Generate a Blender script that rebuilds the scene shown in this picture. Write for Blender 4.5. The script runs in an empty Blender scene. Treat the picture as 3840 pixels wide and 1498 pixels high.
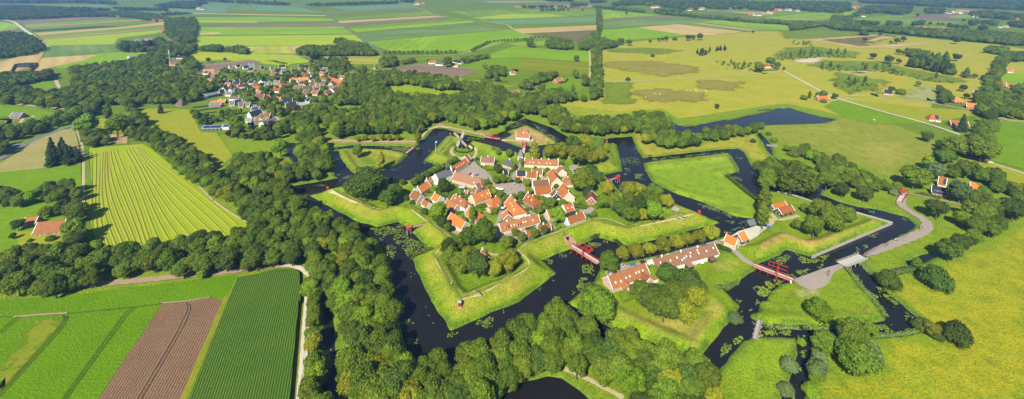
import bpy, bmesh, math, random
import numpy as np
from mathutils import Vector, Matrix, geometry
R = math.radians
S = bpy.context.scene
HAZE, EXPO, FOOT = 0.00013, 0.74, []
COL = S.collection
rnd = random.Random(7)
# ------------------------------------------------------------------ camera
F, PX, PY, PITCH, HC = 1650.0, 1920.0, 142.0, R(8), 186.0
cp, sp = math.cos(PITCH), math.sin(PITCH)
cam = bpy.data.cameras.new('camera'); co = bpy.data.objects.new('camera', cam); COL.objects.link(co)
cam.sensor_width = 36; cam.lens = 36 * F / 3840; cam.shift_y = -(749 - PY) / 3840
cam.clip_start = 1; cam.clip_end = 60000
co.location = (0, 0, HC); co.rotation_euler = (R(90) - PITCH, 0, 0); S.camera = co
def G(px, py, z=1.0):
    u = (px - PX) / F; v = -(py - PY) / F
    dy = cp + v * sp; dz = -sp + v * cp
    if dz > -0.004: dz = -0.004
    t = (z - HC) / dz
    return (u * t, dy * t)
def depth(x, y, z=1.0): return y * cp - (z - HC) * sp
def pxm(x, y, z=1.0): return F / depth(x, y, z)          # photo pixels per metre at a place
TL = {'0': (0, 0), '1': (950, 0), '2': (1900, 0), '3': (2840, 0)}
def tile(t):
    if t in 'ABCDEFGH': return {'A': (1500, 560, 5.152), 'B': (1900, 560, 5.152), 'C': (1500, 730, 5.152), 'D': (1900, 730, 5.152),
        'E': (700, 200, 5.152), 'F': (700, 330, 5.152), 'G': (2240, 930, 5.152), 'H': (3380, 640, 5.6)}[t]
    return ((0, 950, 1900, 2840)[int(t[1])], (0, 370, 740, 1108)[int(t[0])], 2.576)
def N(t, x, y):
    a = tile(t); return (a[0] + x / a[2], a[1] + y / a[2])
def P(s):
    out = []; t = None
    for w in s.replace('|', ' ').split():
        if ':' in w: t, w = w.split(':')
        if w:
            x, y = w.split(','); out.append(N(t, float(x), float(y)))
    return out
def GP(s, z=1.0): return [G(x, y, z) for x, y in (P(s) if isinstance(s, str) else s)]
# ------------------------------------------------------------------ materials
MATS = {}
def nodes(name, rough=0.9, spec=0.2):
    m = bpy.data.materials.new(name); m.use_nodes = True; nt = m.node_tree; b = nt.nodes['Principled BSDF']
    b.inputs['Roughness'].default_value = rough; b.inputs['Specular IOR Level'].default_value = spec
    return m, nt, b
def nd(nt, typ, **kw):
    n = nt.nodes.new(typ)
    for k, v in kw.items():
        if k in n.inputs: n.inputs[k].default_value = v
        else: setattr(n, k, v)
    return n
def noise(nt, vec, scale, detail=3, rough=0.6):
    n = nd(nt, 'ShaderNodeTexNoise'); n.inputs['Scale'].default_value = scale; n.inputs['Detail'].default_value = detail
    n.inputs['Roughness'].default_value = rough; nt.links.new(vec, n.inputs['Vector']); return n.outputs['Fac']
def ramp(nt, fac, stops):
    r = nt.nodes.new('ShaderNodeValToRGB'); e = r.color_ramp.elements
    while len(e) < len(stops): e.new(0.5)
    for q, (p, c) in zip(e, stops):
        q.position = p; q.color = (c if len(c) == 4 else tuple(c) + (1,))
    nt.links.new(fac, r.inputs[0]); return r.outputs[0]
def mix(nt, fac, a, b, mode='MIX'):
    m = nt.nodes.new('ShaderNodeMix'); m.data_type = 'RGBA'; m.blend_type = mode
    for s, v in ((0, fac), (6, a), (7, b)):
        if isinstance(v, (int, float)): m.inputs[s].default_value = v
        elif isinstance(v, (tuple, list)): m.inputs[s].default_value = tuple(v)[:3] + (1,)
        else: nt.links.new(v, m.inputs[s])
    return m.outputs[2]
def math_(nt, op, a, b=0.0, c=None):
    m = nt.nodes.new('ShaderNodeMath'); m.operation = op
    for i, v in enumerate((a, b) if c is None else (a, b, c)):
        if isinstance(v, (int, float)): m.inputs[i].default_value = v
        else: nt.links.new(v, m.inputs[i])
    return m.outputs[0]
def bump(nt, b, h, strength=0.4, dist=0.3):
    n = nt.nodes.new('ShaderNodeBump'); n.inputs['Strength'].default_value = strength; n.inputs['Distance'].default_value = dist
    nt.links.new(h, n.inputs['Height']); nt.links.new(n.outputs[0], b.inputs['Normal'])
def geo(nt): return nt.nodes.new('ShaderNodeNewGeometry').outputs['Position']
def gain(nt, fac, lo, hi):
    r = nt.nodes.new('ShaderNodeMapRange'); nt.links.new(fac, r.inputs[0])
    r.inputs[1].default_value = lo; r.inputs[2].default_value = hi; return r.outputs[0]
def plain(name, c, rough=0.7, spec=0.3, var=0.12, scale=1.5, metallic=0):
    if name in MATS: return MATS[name]
    m, nt, b = nodes(name, rough, spec)
    tc = nt.nodes.new('ShaderNodeTexCoord').outputs['Object']
    n = noise(nt, tc, scale, 4)
    nt.links.new(ramp(nt, n, [(0.3, [x * (1 - var) for x in c]), (0.7, [min(1, x * (1 + var)) for x in c])]), b.inputs['Base Color'])
    b.inputs['Metallic'].default_value = metallic
    MATS[name] = m; return m
def ground_mat(name, c1, c2, c3=None, scale=0.02, fine=0.7, rows=None, rowamt=0.35, bumpd=0.25):
    """c1-c2 broad patches, c3 flecks; rows=(angle, spacing m)"""
    if name in MATS: return MATS[name]
    m, nt, b = nodes(name, 0.95, 0.03)
    p = geo(nt)
    n1 = gain(nt, noise(nt, p, scale, 4, 0.65), 0.33, 0.67)
    c = mix(nt, n1, c1, c2)
    n2 = gain(nt, noise(nt, p, fine, 3, 0.7), 0.3, 0.7)
    c = mix(nt, math_(nt, 'MULTIPLY', n2, 0.55), c, c3 or [x * 0.55 for x in c1])
    h = n2
    if rows:
        ang, sp_ = rows[:2]
        mp = nt.nodes.new('ShaderNodeMapping'); mp.inputs['Rotation'].default_value = (0, 0, ang)
        nt.links.new(p, mp.inputs[0])
        w = nt.nodes.new('ShaderNodeTexWave'); w.inputs['Scale'].default_value = 0.31416 / sp_ * 1.0
        w.inputs['Distortion'].default_value = rows[2] if len(rows) > 2 else 0.6; w.inputs['Detail'].default_value = 2; w.inputs['Detail Scale'].default_value = 2
        nt.links.new(mp.outputs[0], w.inputs[0])
        if sp_ > 3:
            m2 = nt.nodes.new('ShaderNodeMapping'); m2.inputs['Scale'].default_value = (.05 / sp_ * 5, .0022, 1); nt.links.new(mp.outputs[0], m2.inputs[0])
            st = gain(nt, noise(nt, m2.outputs[0], 1.0, 3, .6), .35, .65); c = mix(nt, math_(nt, 'MULTIPLY', st, .6), c, [x * 1.28 for x in c2]); st2 = gain(nt, noise(nt, m2.outputs[0], 2.7, 2, .6), .45, .6); c = mix(nt, math_(nt, 'MULTIPLY', st2, .3), c, [x * .6 for x in c1])
        c = mix(nt, math_(nt, 'MULTIPLY', w.outputs['Fac'], rowamt), c, [x * 0.35 for x in c1])
        h = math_(nt, 'ADD', n2, math_(nt, 'MULTIPLY', w.outputs['Fac'], -1.0))
    nt.links.new(c, b.inputs['Base Color'])
    bump(nt, b, h, 0.6, bumpd)
    MATS[name] = m; return m
# ------------------------------------------------------------------ objects
def tag(o, label=None, cat=None, group=None, kind=None):
    if label: o['label'] = label
    if cat: o['category'] = cat
    if group: o['group'] = group
    if kind: o['kind'] = kind
    return o
def empty(name, loc, rz=0.0, s=1.0):
    o = bpy.data.objects.new(name, None); COL.objects.link(o); o.location = loc; o.rotation_euler = (0, 0, rz); o.scale = (s, s, s)
    o.empty_display_size = 0.5; return o
def link(name, me, parent=None, loc=(0, 0, 0), rz=0.0):
    o = bpy.data.objects.new(name, me); COL.objects.link(o); o.location = loc; o.rotation_euler = (0, 0, rz)
    if parent is not None: o.parent = parent
    return o
class MB:
    def __init__(s): s.v = []; s.f = []; s.mi = []
    def face(s, pts, mi=0):
        k = len(s.v); s.v += [tuple(p) for p in pts]; s.f.append(tuple(range(k, k + len(pts)))); s.mi.append(mi)
    def box(s, x0, x1, y0, y1, z0, z1, mi=0, M=None):
        c = [(x, y, z) for z in (z0, z1) for y in (y0, y1) for x in (x0, x1)]
        if M is not None: c = [tuple(M @ Vector(p)) for p in c]
        k = len(s.v); s.v += c
        for q in ((0, 2, 3, 1), (4, 5, 7, 6), (0, 1, 5, 4), (2, 6, 7, 3), (0, 4, 6, 2), (1, 3, 7, 5)):
            s.f.append(tuple(k + i for i in q)); s.mi.append(mi)
    def bar(s, a, b, w=0.1, h=None, mi=0):
        a = Vector(a); b = Vector(b); d = b - a; L = d.length
        if L < 1e-5: return
        q = d.to_track_quat('X', 'Z').to_matrix().to_4x4(); h = h or w
        s.box(0, L, -w / 2, w / 2, -h / 2, h / 2, mi, Matrix.Translation(a) @ q)
    def cyl(s, c, r0, r1, z0, z1, n=10, mi=0, cap=True):
        k = len(s.v)
        for z, r in ((z0, r0), (z1, r1)):
            s.v += [(c[0] + r * math.cos(2 * math.pi * i / n), c[1] + r * math.sin(2 * math.pi * i / n), z) for i in range(n)]
        for i in range(n): s.f.append((k + i, k + (i + 1) % n, k + n + (i + 1) % n, k + n + i)); s.mi.append(mi)
        if cap:
            s.f.append(tuple(k + n + i for i in range(n))); s.mi.append(mi)
            s.f.append(tuple(k + n - 1 - i for i in range(n))); s.mi.append(mi)
    def mesh(s, name, mats, smooth=False):
        me = bpy.data.meshes.new(name); me.from_pydata(s.v, [], s.f)
        for m in (mats if isinstance(mats, (list, tuple)) else [mats]): me.materials.append(m)
        me.polygons.foreach_set('material_index', s.mi)
        if smooth: me.polygons.foreach_set('use_smooth', [True] * len(s.f))
        me.update(); return me
    def build(s, name, mats, parent=None, loc=(0, 0, 0), rz=0.0, smooth=False):
        return link(name, s.mesh(name, mats, smooth), parent, loc, rz)
def npmesh(name, verts, faces, mats, mi=None, smooth=False):
    """verts (n,3), faces (m,k) all the same k"""
    verts = np.asarray(verts, np.float32); faces = np.asarray(faces, np.int32); k = faces.shape[1]
    me = bpy.data.meshes.new(name); me.vertices.add(len(verts)); me.vertices.foreach_set('co', verts.ravel())
    me.loops.add(faces.size); me.loops.foreach_set('vertex_index', faces.ravel())
    me.polygons.add(len(faces)); me.polygons.foreach_set('loop_start', np.arange(len(faces), dtype=np.int32) * k)
    for m in (mats if isinstance(mats, (list, tuple)) else [mats]): me.materials.append(m)
    if mi is not None: me.polygons.foreach_set('material_index', np.asarray(mi, np.int32))
    if smooth: me.polygons.foreach_set('use_smooth', np.ones(len(faces), bool))
    me.update(calc_edges=True); me.validate(); return me
# ------------------------------------------------------------------ polygon tools (numpy)
def inside(pts, poly):
    x, y = pts[:, 0], pts[:, 1]; c = np.zeros(len(pts), bool); p = np.asarray(poly); n = len(p)
    j = n - 1
    for i in range(n):
        xi, yi, xj, yj = p[i, 0], p[i, 1], p[j, 0], p[j, 1]
        if yi != yj:
            c ^= ((yi > y) != (yj > y)) & (x < (xj - xi) * (y - yi) / (yj - yi) + xi)
        j = i
    return c
def segdist(pts, line, closed=True):
    p = np.asarray(line, float); n = len(p); best = np.full(len(pts), 1e9)
    for i in range(n if closed else n - 1):
        a = p[i]; b = p[(i + 1) % n]; d = b - a; L = d @ d
        if L < 1e-9: continue
        t = np.clip(((pts - a) @ d) / L, 0, 1)
        q = pts - a - t[:, None] * d
        best = np.minimum(best, (q * q).sum(1))
    return np.sqrt(best)
def vnoise(x, y, s, seed=0):
    """cheap value noise in numpy"""
    x = x / s; y = y / s; xi = np.floor(x).astype(np.int64); yi = np.floor(y).astype(np.int64); fx = x - xi; fy = y - yi
    fx = fx * fx * (3 - 2 * fx); fy = fy * fy * (3 - 2 * fy)
    def h(a, b):
        k = (a * 374761393 + b * 668265263 + seed * 974711) & 0xffffffff; k = ((k ^ (k >> 13)) * 1274126177) & 0xffffffff
        return ((k ^ (k >> 16)) & 0xffff) / 65535.0
    return (h(xi, yi) * (1 - fx) + h(xi + 1, yi) * fx) * (1 - fy) + (h(xi, yi + 1) * (1 - fx) + h(xi + 1, yi + 1) * fx) * fy
def dense(line, step, closed=False):
    out = []; n = len(line)
    for i in range(n if closed else n - 1):
        a = np.array(line[i], float); b = np.array(line[(i + 1) % n], float); k = max(1, int(np.hypot(*(b - a)) / step))
        out += [tuple(a + (b - a) * j / k) for j in range(k)]
    if not closed: out.append(tuple(line[-1]))
    return out
def smooth_line(pts, it=2):
    pts = [np.array(p, float) for p in pts]
    for _ in range(it):
        q = [pts[0]]
        for a, b in zip(pts[:-1], pts[1:]): q += [a * .75 + b * .25, a * .25 + b * .75]
        q.append(pts[-1]); pts = q
    return [tuple(p) for p in pts]

# ------------------------------------------------------------------ water and land of the fortress
FORT = '31:1905,345 |22:129,1008 490,738 345,612 590,510 885,392 1180,478 2065,252 1870,160 1620,62 |12:1380,905 1130,925 1040,830 945,738 1110,702 1045,430 600,480 560,540 165,532 |11:2560,528 2395,520 2400,482 2060,400 1870,362 1645,600 1765,642 1490,800 1400,792 1255,752 860,856 540,940 |21:640,45 1000,238 1200,292 1390,240 1480,292 1700,500 1518,572 1548,650 1710,1005'
EAST = '22:890,605 900,690 850,800 622,1000 |32:570,72 1000,300 1640,550 1860,607 2000,440 2145,272 2252,104 |22:2180,985 2110,905 2400,705 2420,660 |23:20,640 120,612 290,512 525,588 1302,255 950,155 550,40 |13:550,1003 195,905 60,895 |12:2480,965 2430,985 2110,742 2245,706 2140,527 1480,600 1320,627 1330,690 1390,792 1480,850 1640,920 1900,1005 |22:2200,182 2400,217 2350,300 2300,335 2080,382 1970,430 1500,548 1060,640'
ROADL = '23:335,812 240,832 130,905 90,1005 |33:40,60 0,150 -70,195 -60,225 20,275 500,292 840,295 1150,262 1250,238 1200,150 1050,-20 |23:860,690 815,655 640,700 380,800'
RAVW = '11:805,492 950,482 1060,482 1440,520 1508,540 1400,630 1270,692 970,727 900,662 850,592'
RAVN = '11:2390,405 2576,470 |12:130,472 230,462 472,436 482,412 350,330 190,258 0,322 |11:2500,350'
OUTER = ('31:1395,150 1500,592 1540,800 |32:129,430 480,330 900,485 1370,642 2040,727 2290,430 2390,407 |33:0,405 380,405 400,560 330,800 240,1020 '
 '440,1020 500,700 530,420 620,385 1000,400 1150,388 1500,335 1522,200 1270,0 |23:1310,1005 1180,830 1000,640 1025,560 1090,505 1500,305 1527,268 1440,195 1200,130 890,78 '
 '|13:790,1000 600,925 640,860 590,770 500,900 200,870 0,800 |12:2440,850 2430,760 2330,600 2290,515 2240,487 2080,492 1312,577 1258,500 1210,368 950,388 720,400 600,378 430,280 180,192 0,272 '
 '|11:2440,310 2345,345 2232,386 2000,340 1850,292 1760,287 1720,322 1680,372 1560,478 1440,462 1050,458 960,452 760,470 760,560 775,640 790,745 832,768 600,812 290,862 340,905 470,960 '
 '|21:500,50 850,252 1040,335 1200,425 1290,560 1345,700 1335,1000')
POND = '12:1580,218 1660,262 1780,268 1900,245 2300,170 2576,108 |13:130,100 300,88 400,118 750,205 650,240 550,246 30,262 |12:2420,262 2330,345 1580,330'
CREEKE = '12:2430,330 |13:30,335 130,445 150,560 245,620 210,620 95,500 60,430 10,360'
PONDS = '31:2250,1060 2576,890 |32:-20,890 130,860 400,782 520,800 700,930 860,1080 500,1200 -100,1200'
CANAL = '31:700,40 745,60 770,300 800,700 810,1060 590,1060 620,900 615,640 650,560 640,420 680,300'
CREEKW = '11:350,430 400,430 430,560 425,630 400,620 340,520'
DITCHE = '23:1455,625 1600,560 1745,525 1760,550 1640,620 1480,670'
DITCHF = '13:1130,898 1250,920 1365,962 1350,975 1210,940 |23:1455,28 1650,62 1640,75 1460,45'
ISLES = [GP(s, 0.0) for s in (FORT, EAST, ROADL, RAVW, RAVN)]
WATERS = [GP(s, 0.0) for s in (OUTER, POND, CREEKE, PONDS, CANAL, CREEKW, DITCHE)]
ISLES[0] = ISLES[0]
RX0, RX1, RY0, RY1, ST = -340.0, 480.0, 128.0, 640.0, 1.35
nx = int((RX1 - RX0) / ST) + 1; ny = int((RY1 - RY0) / ST) + 1
gx = RX0 + np.arange(nx) * ST; gy = RY0 + np.arange(ny) * ST
RX1 = gx[-1]; RY1 = gy[-1]
XX, YY = np.meshgrid(gx, gy); pts = np.stack([XX.ravel(), YY.ravel()], 1)
wob = np.stack([vnoise(pts[:, 0], pts[:, 1], 6, 1) - .5, vnoise(pts[:, 0], pts[:, 1], 6, 2) - .5], 1) * 1.1
wp = pts + wob
inw = np.zeros(len(pts), bool); dist = np.full(len(pts), 1e9)
for w in WATERS: inw |= inside(wp, w)
isle = np.zeros(len(pts), int); di = []
for k, w in enumerate(ISLES):
    i = inside(wp, w); isle[i] = k + 1; di.append(segdist(wp, w))
inw &= isle == 0
for w in WATERS: dist = np.minimum(dist, np.where(isle == 0, segdist(wp, w), 1e9))
for k in range(len(ISLES)): dist = np.minimum(dist, np.where((isle == 0) | (isle == k + 1), di[k], 1e9))
sd = np.where(inw, -dist, dist)                       # signed distance: + on land
# streams through other waters' outlines: only true shore counts
def sstep(x, a, b):
    t = np.clip((x - a) / (b - a), 0, 1); return t * t * (3 - 2 * t)
def lstep(x, a, b): return np.clip((x - a) / (b - a), 0, 1)
hz0 = np.where(sd > 0, np.minimum(1.0, -0.25 + sd * 0.75), np.maximum(-2.5, -0.25 + sd * 0.8))
# main rampart
d0 = di[0]; f = isle == 1
prof = 1.0 + 4.9 * lstep(d0, 3.6, 10.6) - 1.1 * lstep(d0, 12.6, 13.4) - 3.2 * lstep(d0, 16.2, 20.5)
prof = np.where(d0 < 3.6, np.minimum(1.0, -0.25 + d0 * 0.75), prof)
hz0 = np.where(f & (sd > 0), prof, hz0)
CREST = []
def rampart(line, h, top, slope, only=None, zc=None):
    global hz0
    L = GP(line, 1 + h); d = segdist(pts, L, False)
    add = h * (1 - lstep(d, top, top + slope))
    m = sd > 0
    if only is not None: m &= isle == only
    hz0 = np.where(m, np.minimum(np.maximum(hz0, 1 + add), -0.2 + np.maximum(sd, 0) * 0.9), hz0)
rampart('22:2130,545 2050,700 |32:1985,10 2070,150 1830,470 1450,330 1000,120', 2.4, 1.5, 6, 2)
rampart('22:2420,480 |23:60,470 280,362 470,430 560,440 1150,232', 3.0, 2, 5.5, 2)
rampart('12:1390,650 1900,585 2100,560 2190,680 2050,700', 1.6, 1.5, 6, 2)
rampart('12:1420,760 1640,880 2100,990', 1.0, 1.5, 7, 2)
rampart('11:850,510 940,640 1000,700 1250,670 1440,570', 1.9, 1.5, 5, 4)
rampart('11:1060,490 1300,500 1450,540', 1.6, 1.5, 4, 4)
rampart('12:30,330 190,275 340,345 440,415', 2.6, 1, 5, 5)
rampart('33:60,190 500,225 1150,190 |23:1000,900', 1.0, 1, 5, 3)
hz0 = hz0 + np.where((sd > 2) & (isle > 0), (vnoise(pts[:, 0], pts[:, 1], 9, 5) - .5) * 0.25 + (vnoise(pts[:, 0], pts[:, 1], 3, 6) - .5) * 0.14, 0)
# flatten where the tunnel gate and the roads cut the ramparts
def cut(line, w, z):
    global hz0
    d = segdist(pts, GP(line, z), False); k = 1 - lstep(d, w, w + 1.5)
    hz0 = np.where((k > 0) & (sd > -1), hz0 * (1 - k) + z * k, hz0)
cut('22:600,395 620,440 650,470', 1.8, 1.6)
cut('12:130,600 150,520', 3.0, 1.8)
# region rim back to the level of the plain
rim = np.minimum.reduce([pts[:, 0] - RX0, RX1 - pts[:, 0], pts[:, 1] - RY0, RY1 - pts[:, 1]])
k = lstep(rim, 0, 6); hz0 = np.where(rim < 6, np.where(sd > 0, hz0 * k + 1.0 * (1 - k), hz0), hz0)
HZ = hz0.reshape(ny, nx)
def H(x, y):
    i = (x - RX0) / ST; j = (y - RY0) / ST
    if not (0 <= i < nx - 1 and 0 <= j < ny - 1): return 1.0
    a = int(i); b = int(j); u = i - a; v = j - b
    return float((HZ[b, a] * (1 - u) + HZ[b, a + 1] * u) * (1 - v) + (HZ[b + 1, a] * (1 - u) + HZ[b + 1, a + 1] * u) * v)
def GH(px, py, dz=0.0):
    """the point of the terrain seen at a pixel (dz above it)"""
    z = 1.5
    for _ in range(6):
        x, y = G(px, py, z + dz); z = z * 0.4 + max(H(x, y), 0.0) * 0.6
    x, y = G(px, py, z + dz); return (x, y, z)
# colour classes of the land, one tint per place
LUSH = (.13, .225, .006); GRASS = (.175, .255, .009); DRY = (.36, .315, .075); YEL = (.25, .30, .02); GOLD = (.285, .288, .010); FERN = (.075, .135, .014)
BANK = (.15, .25, .010); SHADEG = (.05, .08, .012); EARTH = (.36, .25, .11)
tint = np.tile(np.array(GRASS), (len(pts), 1))
def paint(s, c, soft=4.0, amt=1.0):
    global tint
    poly = GP(s, 1.0) if isinstance(s, str) else s
    i = inside(pts, poly); d = segdist(pts, poly); k = np.where(i, lstep(d + (vnoise(pts[:, 0], pts[:, 1], 5, 9) - .5) * soft, 0, soft), 0) * amt
    tint = tint * (1 - k[:, None]) + np.array(c) * k[:, None]
def paintd(k, c):
    global tint
    k = np.clip(k, 0, 1)[:, None]; tint = tint * (1 - k) + np.array(c) * k
paint('23:2650,200 2500,280 2300,410 1960,590 1600,700 1350,800 1310,900 |33:1310,0 1560,190 1700,440 1200,400 1200,700 700,800 480,1060 2700,1060 2700,-600', GOLD, 6)
paint('33:1200,100 2000,260 2600,100 2600,-900 |23:2000,600 1500,820', (.21, .29, .012), 30, .7)
paint('33:1250,450 1900,480 2100,700 1900,1050 700,1050 900,800', (.21, .29, .012), 24, .7)
paint('33:-100,420 420,420 400,560 330,800 240,1060 |32:1990,750 2300,440', (.19, .29, .012), 5)
paint('33:290,430 400,440 350,600 200,1000 110,1000 250,700', DRY, 8, .7)
paint('12:1320,627 1480,600 2140,527 2245,706 2110,742 2430,985 |22:2390,190 |12:1900,1000 1640,920 1480,850', (.19, .30, .015), 4)
paint('12:1370,640 2130,545 2200,640 1900,600 1400,690', DRY, 6, .45)
paint('12:1210,330 1300,320 1450,440 1520,490 1850,440 2100,390 2420,340 |13:30,470 150,590 |12:2500,600 2330,590 2240,480 1312,570 1240,440', (.34, .31, .035), 4, .85)
paint('11:700,385 1600,400 1560,445 700,432', EARTH, 3, .85)
paint('11:1760,225 2000,290 2240,325 2440,345 2300,370 2000,320 1760,280', EARTH, 2, .9)
paint(RAVN, (.36, .24, .10), 4, .9)
paint(RAVW, (.23, .24, .03), 3, .8)
paint('11:1010,590 1080,560 1180,560 1190,650 1050,640', LUSH, 4)
paint('32:880,60 1060,80 1500,180 1850,150 1960,30 2150,100 2100,260 1850,560 1500,440 950,190', (.34, .32, .055), 6, .85)
paint('32:1700,400 1830,520 1900,400 2080,200 1950,180', DRY, 6, .8)
paint('32:1050,70 1300,120 1500,220 1400,230 1100,140', LUSH, 5, .8)
paint('22:1950,640 2300,560 2330,620 2100,760 1960,720', DRY, 6, .6)
paint('23:0,480 150,400 290,350 480,410 600,430 1130,230 1220,250 560,540 290,440 0,600', (.38, .27, .07), 4, .9)
paint('22:2430,440 2700,330 2700,470 2500,560', (.38, .27, .07), 4, .8)
paint('33:80,190 470,160 480,210 90,215', DRY, 5, .8); paint('33:730,140 1100,120 1150,190 740,190', (.33, .30, .05), 6, .8)
paint('23:350,850 640,860 600,960 300,990', (.42, .34, .17), 6, .7)
paint('22:2060,400 2350,290 2500,230 2700,200 2600,360 2400,420 2350,470 2230,500', LUSH, 4, .5)
paint('13:30,262 750,205 860,190 1640,245 1960,370 1400,800 1100,700 700,560 200,420', (.22, .25, .025), 5)
paint('13:200,290 800,260 900,340 500,330', DRY, 12, .4); paint('13:950,430 1400,400 1500,520 1350,680 1150,640 950,540', DRY, 14, .45)
paint('12:400,-20 900,30 1100,20 1560,200 1560,150 1100,170 800,190 600,150', YEL, 8)
fk = f & (sd > 0)
n1 = vnoise(pts[:, 0], pts[:, 1], 14, 11); n2 = vnoise(pts[:, 0], pts[:, 1], 4, 12)
n3 = vnoise(pts[:, 0], pts[:, 1], 22, 21)
paint('A:200,900 480,560 760,540 1000,400 1320,200 1440,180 1800,560 2300,560 |B:300,300 1000,300 1330,330 1500,900 |D:1700,300 1500,460 800,700 300,900 |C:1700,900 1500,560 900,640 420,260 150,100', (.20, .22, .07), 6, .4)
gr = (n2 > .5) & fk & (d0 > 30); paintd(np.where(gr, .5, 0), (.07, .14, .012))
paintd(np.where(fk, lstep(d0, 4, 6) * (1 - lstep(d0, 12, 14)) * (0.1 + 1.5 * (n1 * .6 + n3 * .4 - .3)), 0), (.27, .26, .035))
paintd(np.where(fk, lstep(d0, 14, 14.6) * (1 - lstep(d0, 16, 17)) * .5, 0), (.30, .30, .06))
paintd(np.where(fk, lstep(d0, 17.5, 19) * (1 - lstep(d0, 21, 23)) * .5, 0), (.08, .16, .01))
paintd(np.where(fk, (d0 > 17) * 0.6, 0), LUSH)
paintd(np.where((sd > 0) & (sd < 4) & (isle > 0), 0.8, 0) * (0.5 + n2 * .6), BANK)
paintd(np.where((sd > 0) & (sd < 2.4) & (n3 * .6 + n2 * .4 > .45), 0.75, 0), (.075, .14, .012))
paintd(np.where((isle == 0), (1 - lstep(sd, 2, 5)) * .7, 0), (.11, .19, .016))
paintd((n2 - .62) * 1.6, np.array(GRASS) * .7)
land = bpy.data.meshes.new('ground')
idx = np.arange(nx * ny).reshape(ny, nx)
q = np.stack([idx[:-1, :-1], idx[:-1, 1:], idx[1:, 1:], idx[1:, :-1]], -1).reshape(-1, 4)
deep = hz0 < -2.2; q = q[~deep[q].all(1)]
mg, nt, b = nodes('fort_grass', 0.95, 0.08)
at = nt.nodes.new('ShaderNodeAttribute'); at.attribute_name = 'tint'
p = geo(nt)
a1 = gain(nt, noise(nt, p, 0.12, 4, .7), .3, .7); a2 = gain(nt, noise(nt, p, 0.9, 3, .7), .3, .7)
c = mix(nt, 1.0, at.outputs['Color'], ramp(nt, a1, [(0, (.78, .86, .8)), (1, (1.2, 1.1, 1.15))]), 'MULTIPLY')
c = mix(nt, 1.0, c, ramp(nt, a2, [(0, (.5, .56, .5)), (.55, (1.05, 1.05, 1.0)), (1, (1.35, 1.25, 1.4))]), 'MULTIPLY')
nt.links.new(c, b.inputs['Base Color']); bump(nt, b, a2, .7, .35)
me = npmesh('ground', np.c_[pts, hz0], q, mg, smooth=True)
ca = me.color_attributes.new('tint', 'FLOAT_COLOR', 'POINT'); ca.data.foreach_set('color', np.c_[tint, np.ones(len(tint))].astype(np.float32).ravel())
tag(link('ground', me), kind='structure')
# the plain around it
m_plain = ground_mat('plain_green', (.125, .20, .012), (.16, .23, .015), None, .004, .05)
mb = MB(); E_ = 26000.0
def quad(x0, x1, y0, y1): mb.face([(x0, y0, 1.0), (x1, y0, 1.0), (x1, y1, 1.0), (x0, y1, 1.0)])
quad(-E_, E_, -3000, RY0); quad(-E_, RX0, RY0, RY1); quad(RX1, E_, RY0, RY1); quad(-E_, E_, RY1, E_ * 1.2)
tag(mb.build('plain', m_plain), kind='structure')
# water: one sheet under the cut banks
mw, nt, b = nodes('moat_water', 0.04, 0.5)
p = geo(nt); nw = noise(nt, p, .03, 3)
nt.links.new(ramp(nt, nw, [(.3, (.010, .0095, .010)), (.7, (.015, .0145, .014))]), b.inputs['Base Color'])
b.inputs['IOR'].default_value = 1.33; bump(nt, b, noise(nt, p, 1.6, 3), .05, .08)
mb = MB(); mb.face([(RX0 + 3, RY0 + 3, 0), (RX1 - 3, RY0 + 3, 0), (RX1 - 3, RY1 - 3, 0), (RX0 + 3, RY1 - 3, 0)])
tag(mb.build('water', mw), kind='structure')
# ------------------------------------------------------------------ fields, one sheet each
FM = dict(
 g1=((.095, .19, .016), (.125, .225, .022)), g2=((.12, .255, .012), (.155, .29, .014)), g3=((.08, .165, .04), (.105, .19, .05)), teal=((.08, .19, .07), (.11, .22, .08)),
 yg=((.18, .31, .015), (.23, .33, .02)), ygd=((.19, .23, .012), (.15, .23, .015)), bright=((.14, .32, .008), (.17, .34, .01)), yellow=((.28, .30, .04), (.33, .32, .05)), rape=((.38, .42, .015), (.42, .42, .02)),
 tan=((.40, .30, .14), (.34, .27, .12)), straw=((.52, .38, .15), (.46, .34, .13)), brownv=((.20, .15, .11), (.24, .185, .135)), soil=((.21, .15, .10), (.26, .19, .13)), olive=((.15, .13, .04), (.18, .15, .05)),
 dkg=((.04, .075, .03), (.05, .09, .03)), heath=((.30, .31, .022), (.40, .34, .05)), hbrown=((.23, .20, .035), (.27, .25, .035)), fern=((.11, .20, .015), (.15, .24, .02)), sand=((.62, .52, .36), (.5, .42, .26)),
 rough=((.27, .26, .07), (.36, .29, .13)), lush=((.11, .25, .007), (.14, .28, .01)), meadow=((.22, .29, .018), (.27, .31, .03)), pale=((.30, .33, .12), (.26, .3, .08)))
FM = {k: tuple(((c[0] if c[0] >= c[1] else min(c[1] * .93, c[0] * 1.22)), c[1], c[2] * (.7 if c[2] < .05 and c[1] > c[0] else 1)) for c in v) for k, v in FM.items()}
NAT = {'soil': 'ploughed_field', 'brownv': 'ploughed_field', 'tan': 'stubble_field', 'straw': 'stubble_field', 'heath': 'heath', 'hbrown': 'heath', 'fern': 'heath', 'sand': 'sand_patch', 'rough': 'rough_grass', 'lush': 'grassland', 'meadow': 'meadow', 'yellow': 'crop_field'}
nf = 0
def flat(name, poly, mat, z):
    mb = MB(); tess = geometry.tessellate_polygon([[Vector((x, y, 0)) for x, y in poly]])
    mb.v = [(x, y, z) for x, y in poly]
    for t in tess:
        a, b_, c_ = [Vector(mb.v[i]) for i in t]
        if (b_ - a).cross(c_ - a).z < 0: t = t[::-1]
        mb.f.append(tuple(t)); mb.mi.append(0)
    return tag(mb.build(name, mat), kind='structure')
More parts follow.
